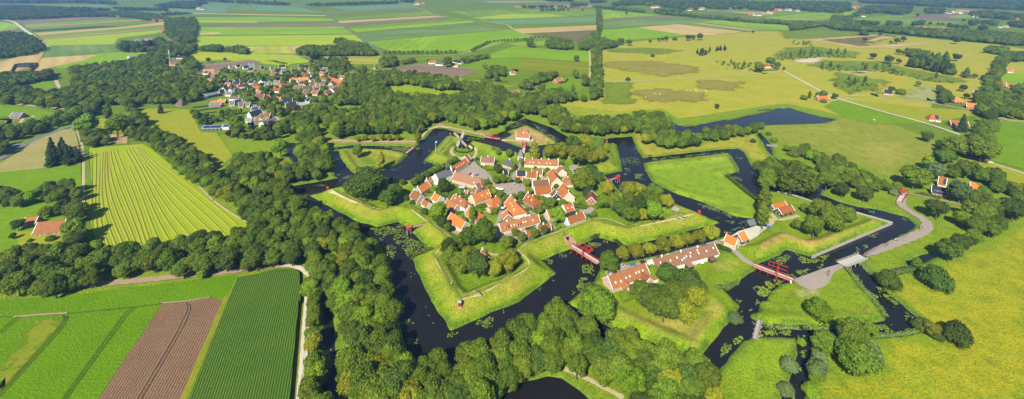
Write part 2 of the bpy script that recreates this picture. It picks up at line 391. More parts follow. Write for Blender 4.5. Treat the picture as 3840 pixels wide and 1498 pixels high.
def field(key, s, z=None):
    global nf
    nf += 1; poly = GP(s); c1, c2 = FM[key]
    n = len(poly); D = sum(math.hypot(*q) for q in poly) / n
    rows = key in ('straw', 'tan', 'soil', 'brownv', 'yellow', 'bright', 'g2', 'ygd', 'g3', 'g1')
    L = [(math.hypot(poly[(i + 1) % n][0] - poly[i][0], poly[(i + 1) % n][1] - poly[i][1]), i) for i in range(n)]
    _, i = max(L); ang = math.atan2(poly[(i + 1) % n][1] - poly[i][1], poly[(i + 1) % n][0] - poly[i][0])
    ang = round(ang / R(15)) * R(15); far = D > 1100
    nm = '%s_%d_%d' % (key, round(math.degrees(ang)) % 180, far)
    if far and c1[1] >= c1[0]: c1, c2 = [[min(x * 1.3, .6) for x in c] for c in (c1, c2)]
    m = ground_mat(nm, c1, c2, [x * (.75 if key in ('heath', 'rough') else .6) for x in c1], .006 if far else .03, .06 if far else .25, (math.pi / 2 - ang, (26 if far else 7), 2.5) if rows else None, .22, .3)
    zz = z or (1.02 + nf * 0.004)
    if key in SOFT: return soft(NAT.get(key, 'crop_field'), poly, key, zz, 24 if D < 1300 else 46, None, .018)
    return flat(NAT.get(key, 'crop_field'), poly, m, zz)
SOFT = ('hbrown', 'fern', 'sand', 'rape', 'pale', 'olive')
def softmat(key, c1, c2, sc=.03):
    n_ = 'soft_' + key
    if n_ in MATS: return MATS[n_]
    m, nt, b = nodes(n_, .95, .1); p = geo(nt)
    c = mix(nt, gain(nt, noise(nt, p, sc, 4, .65), .33, .67), c1, c2); n2 = gain(nt, noise(nt, p, sc * 8, 3, .7), .3, .7)
    nt.links.new(mix(nt, math_(nt, 'MULTIPLY', n2, .5), c, [x * .6 for x in c1]), b.inputs['Base Color'])
    at = nt.nodes.new('ShaderNodeAttribute'); at.attribute_name = 'edge'
    k = math_(nt, 'ADD', at.outputs['Fac'], math_(nt, 'MULTIPLY', math_(nt, 'SUBTRACT', noise(nt, p, sc * 2.4, 5, .7), .5), 2.6))
    nt.links.new(gain(nt, k, .35, .8), b.inputs['Alpha']); MATS[n_] = m; return m
def soft(name, poly, key, z, w, cc=None, sc=.03):
    c1, c2 = cc or FM[key]; pl = np.array(dense(poly, w * .9, True)); n = len(pl)
    area = sum(pl[i][0] * pl[(i + 1) % n][1] - pl[(i + 1) % n][0] * pl[i][1] for i in range(n))
    t_ = np.roll(pl, -1, 0) - np.roll(pl, 1, 0); t_ /= np.linalg.norm(t_, axis=1)[:, None] + 1e-9; nn = np.c_[-t_[:, 1], t_[:, 0]] * (1 if area > 0 else -1)
    inn = pl + nn * w * .5; out = pl - nn * w * .5
    mb = MB(); mb.v = [(x, y, z) for x, y in inn] + [(x, y, z) for x, y in out]
    for t in geometry.tessellate_polygon([[Vector((x, y, 0)) for x, y in inn]]):
        a, b_, c_ = [Vector(mb.v[i]) for i in t]; mb.f.append(tuple(t if (b_ - a).cross(c_ - a).z > 0 else t[::-1])); mb.mi.append(0)
    for i in range(n):
        q_ = (i, (i + 1) % n, n + (i + 1) % n, n + i); mb.f.append(q_ if area < 0 else q_[::-1]); mb.mi.append(0)
    o = mb.build(name, softmat(key, c1, c2, sc)); at = o.data.attributes.new('edge', 'FLOAT', 'POINT'); at.data.foreach_set('value', [1.0] * n + [0.0] * n)
    return tag(o, kind='structure')
FIELDS = '''heath 02:920,492 1220,405 1700,362 2400,305 |03:330,300 1000,340 1400,352 2330,435 2576,475 3200,600 3200,1100 |13:2576,400 2300,200 2140,90 1700,-10 1640,235 860,180 750,150 300,50 |12:2576,60 2100,130 1800,180 1650,190 1500,100 1100,130 500,55 |02:905,965
brownv 00:130,200 900,150 1120,170 250,232
g2 00:220,237 1120,186 1240,186 250,253
tan 00:245,254 1350,190 1370,201 262,268
g1 00:265,270 1460,211 1500,216 310,288
dkg 00:300,290 900,255 1120,255 1150,262 320,312
straw 00:320,322 1180,262 1600,212 1690,212 1580,242 1000,292 375,343
g1 00:372,345 1580,246 1585,268 385,366
tan 00:392,368 1590,270 1582,280 410,382
yg 00:415,386 1590,288 1500,325 1140,372 1100,428 440,444
g3 00:440,450 1110,428 1160,500 960,514 430,556
straw 00:400,562 945,526 800,590 540,642 350,705 325,690
straw 00:-10,600 430,490 360,618 330,632 110,705 -10,712
lush 00:540,645 820,582 950,520 1400,488 1500,500 1240,600 560,668
g2 00:-10,212 140,232 205,290 -10,330
brownv 00:-10,300 200,280 220,300 60,328 -10,340
lush 00:130,832 480,750 570,872 480,892
teal 00:-10,60 900,50 1000,45 1060,80 880,72 600,75 100,45
teal 00:1050,100 1500,70 2180,25 2200,120 1650,130
g3 00:2190,30 2400,30 2455,105 2180,100
teal 00:2410,30 2576,30 |01:200,55 420,70 680,128 |00:2460,105
straw 00:1830,127 2576,140 |01:700,150 702,157 |00:2576,150 1835,134
g2 00:1880,170 2576,165 |01:760,180 780,205 |00:1900,222
yg 00:1890,195 2500,205 2480,222 1900,222
brownv 00:2010,230 2576,230 |01:810,228 850,256 |00:2030,258
g2 00:1900,266 |01:870,262 960,328 |00:1900,340
straw 00:1930,322 2110,312 2130,320 2090,332 1940,340
yg 00:1860,352 |01:980,338 1062,405 700,440 |00:1830,448
yellow 00:2390,452 |01:320,446 400,520 |00:2430,520
straw 01:315,446 520,440 550,470 402,515
yg 00:1835,500 2400,522 |01:400,532 560,600 240,632 |00:2400,600 1840,562
soil 00:1925,632 2400,577 2540,600 2400,642 2000,692
rape 01:120,580 250,590 350,612 340,628 200,610
meadow 00:1850,520 2100,510 2380,560 1900,600
brownv 01:700,120 1580,85 1600,96 720,131
teal 01:740,70 1480,35 1560,80 900,105
g1 01:760,180 1700,110 1740,150 830,200
straw 01:812,206 1760,154 1850,165 842,224
brownv 01:850,226 1850,167 1905,178 900,250
g1 01:910,262 1950,182 2080,200 940,290
g2 01:920,282 2100,202 2150,215 1000,312
g3 01:1000,320 2120,222 2420,288 1085,400
lush 01:1085,408 2450,290 |02:40,290 275,352 30,405 |01:2340,440 2120,500 1330,498
g2 01:1120,412 1800,350 1700,480 1350,492
yellow 01:650,552 1240,548 1200,622 950,622 660,582
g1 01:1400,560 2000,540 1850,590 1420,600
soil 01:1200,682 1600,620 1900,642 2182,685 2000,752 1400,702
lush 01:1960,652 2330,550 2576,562 |02:100,600 0,640 |01:2180,685
yg 01:1290,832 1420,810 2030,892 1860,960 1440,942
g1 01:2030,745 2576,640 |02:0,640 100,700 290,712 300,740 0,800 |01:2500,800
meadow 01:1880,742 2170,780 2440,830 2560,830 2400,850 2000,800
teal 01:2200,205 2576,190 |02:0,190 880,160 880,215 0,240 |01:2400,240
g1 01:1900,110 2500,85 |02:850,90 870,150 0,185 |01:2200,200
yg 01:2100,180 |02:0,140 400,135 600,160 0,185
tan 01:2200,15 2576,10 |02:420,14 430,24 |01:2300,30
tan 02:60,62 830,50 810,72 80,75
brownv 02:100,52 800,32 900,42 300,70
straw 02:45,282 870,247 870,292 150,326
olive 02:240,328 870,297 840,335 700,402 480,370
bright 02:-150,520 60,455 822,500 812,602 100,555 -150,560
ygd 02:-150,590 220,580 812,606 800,735 560,715 0,665 -160,640
lush 02:-150,565 200,575 50,640 -100,680
lush 02:380,802 590,747 732,760 730,870 620,912 370,885
g2 02:0,420 440,395 420,430 150,455
brownv 02:930,190 1640,150 1690,156 1400,178 960,207
g2 02:925,95 1500,150 930,185
g3 02:925,218 1700,160 2085,195 1660,232 940,282
lush 02:930,292 1270,266 1700,336 1730,348 1100,396 900,372
straw 02:1260,266 1660,236 2285,311 1950,342 1700,337
g3 02:1670,232 1760,222 2340,296 2290,308
straw 02:1762,220 1850,222 2445,296 2340,298
g2 02:1850,214 2085,196 2576,235 |03:340,250 300,300 |02:2440,292
fern 02:935,475 1400,462 1690,490 1500,530 1000,505
fern 02:922,800 1200,802 1222,1000 940,1010
hbrown 02:955,602 1400,590 1860,652 1850,700 1500,745 950,650
hbrown 02:1230,872 1500,860 1900,902 1930,975 1380,992 1200,902
hbrown 02:1850,772 2300,792 2200,880 1850,862
fern 03:200,300 560,285 980,320 960,345 560,375 290,378 240,330
olive 03:600,385 1250,346 1340,352 1010,447
straw 03:490,386 1100,342 1260,342 600,390 1000,452 1300,430 1720,410 1300,470 980,470
sand 03:350,602 430,562 620,560 620,602 500,617
sand 03:850,706 1020,686 1200,716
straw 03:1050,402 1200,352 1320,357 1150,395
fern 03:640,590 1300,600 1320,640 2010,770 1990,805 1700,790 1200,690 700,680 480,630
fern 03:300,460 530,450 980,510 940,560 640,550 200,582 170,530
fern 03:770,700 1270,790 1180,860 900,902 730,812
pale 03:1400,940 1590,832 1760,850 1740,990 1700,1002
lush 13:640,80 760,12 1640,245 1100,248 860,192
meadow 13:790,8 1700,95 2130,120 2135,160 1650,240
lush 03:2330,700 2700,720 2700,1000 2340,960
g1 03:2350,840 2700,850 2700,1100 2350,1000
lush 13:2280,210 2700,240 2700,720 2250,600 2250,420
meadow 13:1900,640 2020,560 2700,745 2700,1000 2430,800 2000,690
g2 03:40,172 600,122 820,140 720,192 330,206
brownv 03:320,196 650,201 640,216 330,206
g2 03:820,122 1100,97 1070,150 850,160
g1 03:940,190 1400,130 1560,150 1840,200 2000,230 1000,240
brownv 03:1410,172 1850,130 2060,172 1900,212 1700,192
straw 03:1780,128 1950,92 2320,120 2290,140
g2 03:1830,165 2050,140 2100,178 1950,180
tan 03:1170,250 1900,262 1890,280 1180,262
g1 03:0,90 400,70 900,60 820,110 600,118 40,165
tan 03:900,20 1400,18 1350,30 1000,32
brownv 03:1150,45 1300,40 1290,60 1160,58
g2 03:1210,60 1500,60 1450,75 1230,72
brownv 02:1750,120 2560,140 2500,125 2130,115
straw 02:2130,118 2560,122 2576,140 2400,140
g1 02:1930,90 2576,95 2576,120 1940,112
meadow 10:1340,112 1520,98 1840,112 1905,262 1950,332 2090,332 2255,562 2130,662 1800,490 1400,235
meadow 10:930,200 1210,178 1240,335 930,335
tan 10:1050,350 1240,350 1230,440 1040,440
rough 10:-20,722 -20,640 200,512 340,405 560,312 722,292 760,450 782,640
lush 10:-20,720 782,642 790,1010 -20,1010
lush 20:-20,20 600,40 810,0 810,480 600,560 -20,560
meadow 20:150,340 330,330 590,350 600,470 200,520
lush 10:-20,60 300,80 560,160 420,260 200,420 -20,330
lush 10:560,230 720,190 700,250 560,320
fern 10:-20,180 200,190 180,270 -20,290
g1 20:800,0 900,0 |10:850,470 800,480 |20:800,500 950,500'''
for ln in FIELDS.splitlines():
    key, s = ln.split(' ', 1); field(key, s)
# near fields
def RA(s):
    a, b_ = GP(s); return math.pi / 2 - math.atan2(b_[1] - a[1], b_[0] - a[0])
m_beet = ground_mat('beet_leaves', (.115, .235, .002), (.145, .275, .003), (.045, .11, .001), .05, .9, None, 0, .6)
m_beety = ground_mat('yellowed_beet', (.16, .24, .008), (.27, .24, .012), (.07, .1, .01), .08, 1.2)
m_soilrow = ground_mat('soil_rows', (.27, .16, .09), (.33, .21, .12), (.15, .09, .055), .05, 1.2, (RA('30:905,1060 1560,92'), 1.25, 0.3), .75, .4)
m_verge = ground_mat('verge', (.16, .22, .012), (.30, .26, .03), None, .2, 1.0)
m_corn = ground_mat('corn', (.11, .22, .025), (.15, .26, .03), (.03, .08, .01), .04, 1.6, (RA('30:1800,1060 2215,0'), 1.15, .6), .85, .8)
flat('beet_field', GP('20:-20,992 650,952 1000,907 1700,822 2300,742 |30:2200,0 1790,1060 -60,1060'), m_beet, 1.03)
soft('beet_field', GP('30:360,225 590,215 520,350 260,650 -60,1020 -60,760 130,560 270,380'), 'yellowed', 1.045, 7, ((.15, .23, .008), (.26, .24, .012)), .12)
flat('ploughed_field', GP('30:1560,92 1700,70 2060,25 2145,60 1712,1060 905,1060'), m_soilrow, 1.06)
flat('field_verge', GP('30:2165,0 2225,0 1780,1060 1712,1060 2145,60'), m_verge, 1.075)
flat('field_verge', GP('20:2270,760 2576,720 |21:230,670 400,672 480,700 480,1005 |31:470,400 400,1060 340,1060 |21:445,720'), m_verge, 1.04)
def slab(name, poly, z0, z1, mat, kind='structure'):
    mb = MB(); o = flat(name, poly, mat, z1); n = len(poly)
    me = o.data; bm = bmesh.new(); bm.from_mesh(me)
    for i in range(n):
        a = poly[i]; c_ = poly[(i + 1) % n]
        vs = [bm.verts.new((a[0], a[1], z1)), bm.verts.new((c_[0], c_[1], z1)), bm.verts.new((c_[0], c_[1], z0)), bm.verts.new((a[0], a[1], z0))]
        bm.faces.new(vs)
    bm.to_mesh(me); bm.free(); return o
# ------------------------------------------------------------------ ribbons (roads, tracks, swaths), laid on the terrain
m_asph = ground_mat('asphalt', (.16, .16, .17), (.20, .20, .20), (.13, .13, .13), .1, 2)
m_brick = ground_mat('brick_paving', (.33, .28, .23), (.38, .32, .26), (.25, .21, .17), .08, 2.5)
m_path = ground_mat('sand_path', (.50, .41, .27), (.42, .36, .20), (.34, .3, .14), .15, 1.5)
m_white = ground_mat('gravel_track', (.60, .55, .45), (.52, .48, .38), (.40, .38, .25), .1, 1.5)
m_dirt = ground_mat('dirt_track', (.34, .24, .17), (.40, .29, .20), (.2, .16, .1), .1, 1.2)
m_hay = ground_mat('hay', (.34, .31, .06), (.28, .31, .03), (.22, .22, .03), .3, 1.8)
m_tram = ground_mat('wheel_rut', (.05, .10, .008), (.08, .10, .02), None, .3, 1.5)
ISL = isle.reshape(ny, nx)
def onisle(x, y):
    i = int((x - RX0) / ST); j = int((y - RY0) / ST)
    return 0 <= i < nx and 0 <= j < ny and ISL[j, i] > 0
m_rut2 = ground_mat('soil_rut', (.20, .13, .085), (.23, .155, .10), None, .3, 1.5)
rc = 0
def ribbon(name, s, w, mat, dz=0.0, z=None, hump=0.0, sm=2, taper=False, kind='structure'):
    global rc
    rc += 1; ln = smooth_line(P(s) if isinstance(s, str) else s, sm)
    pts_ = []
    for a in ln:
        if z is None: x, y, h = GH(*a)
        else: (x, y), h = G(a[0], a[1], z), z
        pts_.append((x, y))
    D = np.mean([math.hypot(*q) for q in pts_]); pts_ = dense(pts_, 2.0 if D < 700 else 20)
    mb = MB(); n = len(pts_); off = 0.07 + dz + (rc % 7) * 0.006
    cols = (-1, -.5, 0, .5, 1) if not hump else (-1, -.55, 0, .55, 1)
    for i, (x, y) in enumerate(pts_):
        a = pts_[max(0, i - 1)]; c_ = pts_[min(n - 1, i + 1)]; tx, ty = c_[0] - a[0], c_[1] - a[1]; L = math.hypot(tx, ty) or 1
        nx_, ny_ = -ty / L, tx / L; ww = w / 2 * (1 + .12 * math.sin(i * 1.7 + rc) * (D < 700))
        for cc in cols:
            X, Y = x + nx_ * ww * cc, y + ny_ * ww * cc
            zz = ((H(X, Y) + (0 if onisle(X, Y) else .42)) if z is None else z) + off + hump * (1 - cc * cc)
            mb.v.append((X, Y, zz))
    k = len(cols)
    for i in range(n - 1):
        for j in range(k - 1):
            mb.f.append((i * k + j + 1, i * k + j, (i + 1) * k + j, (i + 1) * k + j + 1)); mb.mi.append(0)
    return tag(mb.build(name, mat, smooth=True), kind=kind)
ribbon('track', '00:-10,188 130,210 170,240 260,310 320,345 460,460', 9, m_white)
ribbon('track', '10:720,285 745,330 770,400 800,490 798,900 |20:800,60', 1.1, m_path); ribbon('track', '10:735,285 760,330 785,400 812,490 812,900 |20:815,60', 1.0, m_path)
ribbon('track', '10:1915,848 2080,1005 |20:2040,18 2200,142 2440,282 2500,330', 1.3, m_path)
ribbon('path', '20:700,862 1200,825 1700,775 2330,712 |21:-60,690 210,668', 5, m_dirt)
ribbon('track', '21:150,668 350,652 480,690 535,740 520,800 510,1000 |31:492,250 462,700 425,1060', 1.7, m_white)
ribbon('track', '21:215,678 350,668 470,708 512,760 |31:530,-200 545,100 522,380 500,680 470,1060', 1.5, m_white)
ribbon('road', '10:-20,600 200,475 330,402 560,312 720,262 |10:1000,120', 6.5, m_asph)
ribbon('road', '10:100,440 200,462', 8, m_asph)
ribbon('track', '10:-20,38 300,70 680,108', 5, m_path)
ribbon('track', '10:255,150 220,200 180,262', 3, m_path)
ribbon('track', '00:540,780 570,850 640,880', 5, m_path)
ribbon('road', '01:690,130 880,270 1070,400 1300,520', 5, m_asph); ribbon('road', '01:1500,40 1760,155 2060,195 |02:0,230 60,285', 5, m_path)
ribbon('road', '00:2500,545 |01:200,550 1200,548 1850,540 2100,510 2280,435', 4, m_path); ribbon('road', '01:2280,435 |02:30,385 400,375 560,390', 5, m_path)
ribbon('track', '02:905,792 1400,782 2000,745 2576,705 |03:0,722 260,690', 4, m_path)
ribbon('track', '03:250,688 440,790 620,890 |13:780,5 1250,140 1650,245 1960,355', 4, m_white)
ribbon('track', '03:790,935 1150,920 1700,1000 |13:1950,95 2130,120', 4, m_path)
ribbon('track', '13:2000,555 2250,622 2600,735', 4, m_path); ribbon('road', '13:2290,190 2600,260', 5, m_asph)
ribbon('track', '13:1360,900 1500,930 1700,970 |23:1900,60 2200,150', 3, m_dirt)
ribbon('track', '02:800,480 810,700 800,760', 4, m_path)
ribbon('road', '00:1640,330 1660,600 1800,640 2200,840 |01:100,900', 5, m_asph)
ribbon('road', 'F:620,30 800,100 1100,180 1300,340 1480,470 1650,560 1800,620', 4.5, m_brick)
ribbon('headland', '30:-20,218 130,215', .5, m_tram); ribbon('headland', '30:130,215 500,185 650,180', 1.3, m_dirt); ribbon('headland', '30:640,185 1250,125 1560,88', .5, m_tram); ribbon('headland', '30:1560,80 1800,65 2030,25', .9, m_dirt)
for s in ('30:600,200 625,225 560,330 -60,1000', '30:1300,115 1215,160 1040,400 560,1060', '30:180,210 120,240 -20,370', '30:1790,80 1815,130 1700,370 1290,1060'):
    L = P(s)
    mt_ = m_tram if '1790,80' not in s else m_rut2
    ribbon('wheel_rut', s, .4, mt_, dz=.06); ribbon('wheel_rut', [(x + 11, y + 3) for x, y in L], .4, mt_, dz=.06)
# mown field with swaths of hay
mm = ground_mat('mown_grass', (.255, .365, .006), (.32, .39, .010), (.19, .27, .008), .08, 1.0)
flat('mown_field', GP('10:835,482 1380,440 1480,500 2080,1005 |20:2480,330 1500,500 900,520 830,510'), mm, 1.05)
TP = P('10:868,540 1140,490 1400,475'); BP = P('20:935,560 1500,520 2420,335')
def lerp(a, b, t): return (a[0] + (b[0] - a[0]) * t, a[1] + (b[1] - a[1]) * t)
def along(L, t): return lerp(L[0], L[1], t * 2) if t < .5 else lerp(L[1], L[2], t * 2 - 1)
for i in range(19):
    t = (i + .5) / 19; a = along(TP, t); b_ = along(BP, t); t0 = 0 if i % 4 != 2 else .18
    L = []
    for k in range(9):
        u = t0 + (1 - t0) * k / 8; q_ = lerp(a, b_, u)
        L.append((q_[0] + 9 * math.sin(u * 5 + i * .6) - 22 * math.sin(u * math.pi) * (1 - t), q_[1]))
    ribbon('hay_swath', L, 1.3, m_hay, dz=.04, z=1.05, hump=.3)
    ribbon('hay_swath', [(x + 15, y + 2) for x, y in L], .45, m_hay, dz=.02, z=1.05, hump=.08)
ribbon('hay_swath', '10:860,500 1150,470 1390,460', 2.2, m_hay, dz=.04, z=1.05, hump=.3)
slab('corn_field', GP('30:1800,1060 |20:2195,1005 2292,772 |21:0,748 220,692 390,692 445,722 455,1005 |31:440,30 345,1060', 3.2), 1.0, 3.2, m_corn)
# roads and paths of the fortress
ribbon('road', '22:2100,420 2160,480 2280,600 2390,655', 4.5, m_brick, dz=.02)
flat('paved_road', GP('23:340,800 640,690 812,640 835,680 740,730 690,830 640,870 520,905 420,860', 1.1), m_brick, 1.26)
ribbon('road', '23:1015,565 1500,390 1620,330 1650,270 1600,210 1450,130 1370,60 1400,0 |13:1400,960', 6.5, m_brick, dz=.02)
ribbon('road', '22:620,405 640,450', 3.2, m_brick, dz=.05)
ribbon('road', '22:960,745 1090,720 1250,660 1400,620 1900,480 2060,430', 4.5, m_brick, dz=.02); ribbon('road', '22:1000,735 1130,715 1200,700', 9, m_brick, dz=.04)
flat('gravel_yard', GP('22:2180,370 2240,330 2440,270 2520,290 2420,380 2350,420 2290,470 2100,440 2060,420', 1.1), m_white, 1.22)
ribbon('path', '23:130,160 190,220 250,220 400,180', 3, m_path, dz=.03); ribbon('path', '22:2440,300 2576,250 |23:120,220 180,215', 3.5, m_path, dz=.03)
ribbon('path', '21:700,-60 880,0 1150,110 1250,120 1470,70 1560,150 1680,235 1720,240 1900,400 1960,460', .75, m_path)
ribbon('path', '21:1790,515 1745,570 1780,650 1900,830 2010,985 |31:2020,30', .75, m_path); ribbon('path', '31:2020,40 2170,0 |21:2200,935 2576,740 |22:0,800 200,700 225,640 190,590 110,520 110,490 300,400 520,330 700,255 900,200 1000,215 1200,295 1450,250 1800,165', .75, m_path)
ribbon('path', '11:750,890 900,970 1000,1010', 1.5, m_path); ribbon('path', '11:1900,370 1880,410 1790,500 1790,530 1900,560 2040,590', .7, m_path)
ribbon('path', '11:2110,590 2140,560 2160,500 2100,470 1960,465 1910,490 1910,530 1960,560 2040,590', 3.2, m_path)
ribbon('path', '11:770,410 1200,425 1570,425 |11:1600,420 1660,330 1750,275 1850,272 2240,362', 3, m_path)
ribbon('path', '12:970,540 980,600 850,630', .8, m_path); ribbon('path', '11:2380,395 |12:-20,400 90,410 160,420 220,410 300,420', 3.4, m_path)
ribbon('path', '21:2220,520 2280,550 2370,560', 1.6, m_path); ribbon('path', '32:560,720 760,800 1130,1000', 2.4, m_path)
flat('square', GP('A:1160,440 1330,330 1410,200 1480,260 1700,520 1690,590 1100,460', 2.0), m_brick, 2.0)
flat('square', GP('A:1800,690 2200,640 2440,680 2430,830 2150,900 1850,850 1750,760', 2.0), m_brick, 2.02)
flat('square', GP('B:1230,310 1330,300 1460,360 1300,400 1210,350', 2.0), m_brick, 2.03)
ribbon('street', 'B:300,240 200,400 120,560 60,680', 4, m_brick, z=1.98); ribbon('street', 'A:1420,190 1500,280 1760,560 1850,700', 3, m_brick, z=1.99); ribbon('street', 'D:-200,0 200,180 330,250 560,400', 3.5, m_brick, z=2.0)
ribbon('street', 'C:1980,250 1920,500 1850,650 1900,830 2600,660', 3.6, m_brick, z=1.98); ribbon('street', 'D:-300,820 200,740 400,690 700,600 880,680', 4, m_brick, z=1.97); ribbon('street', 'D:1400,330 1600,330 1640,250', 6, m_brick, z=2.0)
ribbon('street', 'C:440,40 560,60 900,200 1200,330 1250,380', 2.4, m_brick, z=2.0); ribbon('street', 'C:980,690 1160,750', 4, m_brick, z=1.96)
ribbon('street', 'B:730,600 780,540 900,420 1000,380 1150,330 1250,520', 2.6, m_brick, z=2.0); ribbon('street', 'B:950,560 1060,660 1150,780 1320,1000', 1.4, m_brick, z=2.01)
ribbon('street', 'D:700,470 830,570 950,660', 3, m_brick, z=2.0); flat('yard', GP('D:100,820 330,760 400,900 250,920', 2.0), m_brick, 2.04)

# ------------------------------------------------------------------ foliage
def leafmat(name, dark, light, hue=.03, trans=0.0):
    m, nt, b = nodes(name, 0.75, 0.15)
    tc = nt.nodes.new('ShaderNodeTexCoord').outputs['Object']; oi = nt.nodes.new('ShaderNodeObjectInfo')
    at = nt.nodes.new('ShaderNodeAttribute'); at.attribute_name = 'leaf'
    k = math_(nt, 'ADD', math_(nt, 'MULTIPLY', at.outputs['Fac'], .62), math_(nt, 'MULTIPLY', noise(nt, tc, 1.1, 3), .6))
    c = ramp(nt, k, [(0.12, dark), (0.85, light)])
    hs = nt.nodes.new('ShaderNodeHueSaturation'); nt.links.new(c, hs.inputs['Color'])
    nt.links.new(math_(nt, 'ADD', .5 - hue * .62, math_(nt, 'MULTIPLY', oi.outputs['Random'], hue)), hs.inputs['Hue'])
    r2 = math_(nt, 'FRACT', math_(nt, 'MULTIPLY', oi.outputs['Random'], 7.31))
    nt.links.new(math_(nt, 'ADD', .72, math_(nt, 'MULTIPLY', r2, .58)), hs.inputs['Value'])
    nt.links.new(hs.outputs[0], b.inputs['Base Color']); return m
LM = dict(oak=leafmat('oak_leaves', (.014, .036, .004), (.112, .172, .010), .03), lime=leafmat('lime_leaves', (.04, .07, .004), (.21, .225, .010), .02),
          dark=leafmat('dark_leaves', (.010, .025, .004), (.065, .11, .013), .03), fresh=leafmat('fresh_leaves', (.03, .075, .004), (.15, .245, .008), .02),
          willow=leafmat('grey_leaves', (.035, .065, .02), (.125, .18, .055), .02), copper=leafmat('copper_leaves', (.02, .010, .010), (.065, .030, .026), .02),
          conifer=leafmat('needles', (.012, .030, .012), (.045, .080, .026), .03), yellow=leafmat('yellow_leaves', (.09, .11, .006), (.30, .31, .015), .02),
          reed=leafmat('reed', (.06, .10, .02), (.15, .22, .045), .02))
m_bark = plain('bark', (.11, .085, .06), .9)
def ico(sub):
    bm = bmesh.new(); bmesh.ops.create_icosphere(bm, subdivisions=sub, radius=1); v = np.array([q.co[:] for q in bm.verts]); f_ = np.array([[w.index for w in q.verts] for q in bm.faces]); bm.free(); return v, f_
ICO1 = ico(1); ICO2 = ico(2)
def crown(seed, mat, nlob=17, nleaf=1700, ls=.62, shape='round', core=ICO2):
    """crown of unit radius 5 m wide half, height about 9 m, base at z=2.4 (shape decides the outline)"""
    g = np.random.RandomState(seed); L = []
    for i in range(nlob):
        u = (i + .5) / nlob
        if shape == 'round':
            ph = math.acos(1 - 1.62 * u); a = i * 2.399 + g.rand() * .9; rr = g.uniform(.62, 1.0)
            c = np.array([math.sin(ph) * math.cos(a) * 3.7 * rr, math.sin(ph) * math.sin(a) * 3.7 * rr, 7.0 + math.cos(ph) * 3.9 * rr]); r = g.uniform(1.0, 2.3)
        elif shape == 'tall':
            a = i * 2.399; h = 3.0 + 11.5 * u; w = 2.0 * math.sin(min(1, (u * .85 + .2)) * math.pi) + .2
            c = np.array([math.cos(a) * w * .6, math.sin(a) * w * .6, h]); r = g.uniform(1.2, 1.75) * (.6 + .55 * math.sin((u * .8 + .2) * math.pi))
        elif shape == 'cone':
            a = i * 2.399; h = 1.6 + 11.5 * u; w = 2.6 * (1 - u)
            c = np.array([math.cos(a) * w * .7, math.sin(a) * w * .7, h]); r = .55 + 1.5 * (1 - u) * g.uniform(.7, 1.1)
        elif shape == 'bush':
            a = i * 2.399; w = 3.1 * math.sqrt(u) * g.uniform(.7, 1.05)
            c = np.array([math.cos(a) * w, math.sin(a) * w, 1.7 + 3.0 * (1 - u) * g.uniform(.7, 1.1)]); r = g.uniform(1.5, 2.2)
        elif shape == 'ball':
            ph = math.acos(1 - 1.9 * u); a = i * 2.399
            c = np.array([math.sin(ph) * math.cos(a) * 2.9, math.sin(ph) * math.sin(a) * 2.9, 6.6 + math.cos(ph) * 2.9]); r = g.uniform(1.6, 2.0)
        L.append((c, r))
    V = []; Fc = []; A = []; k = 0
    for c, r in L:
        v, f_ = core; n = len(v)
        d = v * (r * .70) * (1 + (g.rand(n, 1) - .5) * .34) * np.array([1, 1, .86]) + c
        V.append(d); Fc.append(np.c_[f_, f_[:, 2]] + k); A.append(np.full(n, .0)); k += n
    C = np.array([c for c, r in L]); Rr = np.array([r for c, r in L]); w = Rr ** 2 / (Rr ** 2).sum()
    cen = C.mean(0)
    li = g.choice(nlob, nleaf * 2, p=w); n = g.randn(nleaf * 2, 3); n /= np.linalg.norm(n, axis=1)[:, None]
    n[:, 2] = np.where(g.rand(len(n)) < .6, np.abs(n[:, 2]), n[:, 2])
    p = C[li] + n * Rr[li][:, None] * np.array([1, 1, .88]) * g.uniform(.74, 1.22, (len(n), 1))
    dd = np.linalg.norm(p[:, None, :] - C[None], axis=2) / Rr[None]; ok = (dd < .72).sum(1) == 0
    p = p[ok][:nleaf]; n = n[ok][:nleaf]; m = len(p)
    nn = n + g.randn(m, 3) * .42; nn /= np.linalg.norm(nn, axis=1)[:, None]
    t = np.cross(nn, g.randn(m, 3)); t /= np.linalg.norm(t, axis=1)[:, None]; b2 = np.cross(nn, t)
    s = ls * g.uniform(.6, 1.25, (m, 1)); s2 = s * g.uniform(.55, 1.0, (m, 1))
    lv = np.stack([p - t * s, p - b2 * s2 + nn * s * .15, p + t * s, p + b2 * s2 - nn * s * .1], 1).reshape(-1, 3)
    lf = np.arange(m * 4).reshape(m, 4) + k
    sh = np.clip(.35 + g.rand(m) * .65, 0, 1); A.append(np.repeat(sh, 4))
    V.append(lv); V = np.concatenate(V); A = np.concatenate(A)
    core_f = np.concatenate(Fc)
    tri = core_f[:, :3]
    allf = [tuple(x) for x in tri] + [tuple(x) for x in lf]
    me = bpy.data.meshes.new('crown'); me.from_pydata([tuple(x) for x in V], [], allf); me.materials.append(mat)
    at = me.attributes.new('leaf', 'FLOAT', 'POINT'); at.data.foreach_set('value', A.astype(np.float32)); me.update(); return me
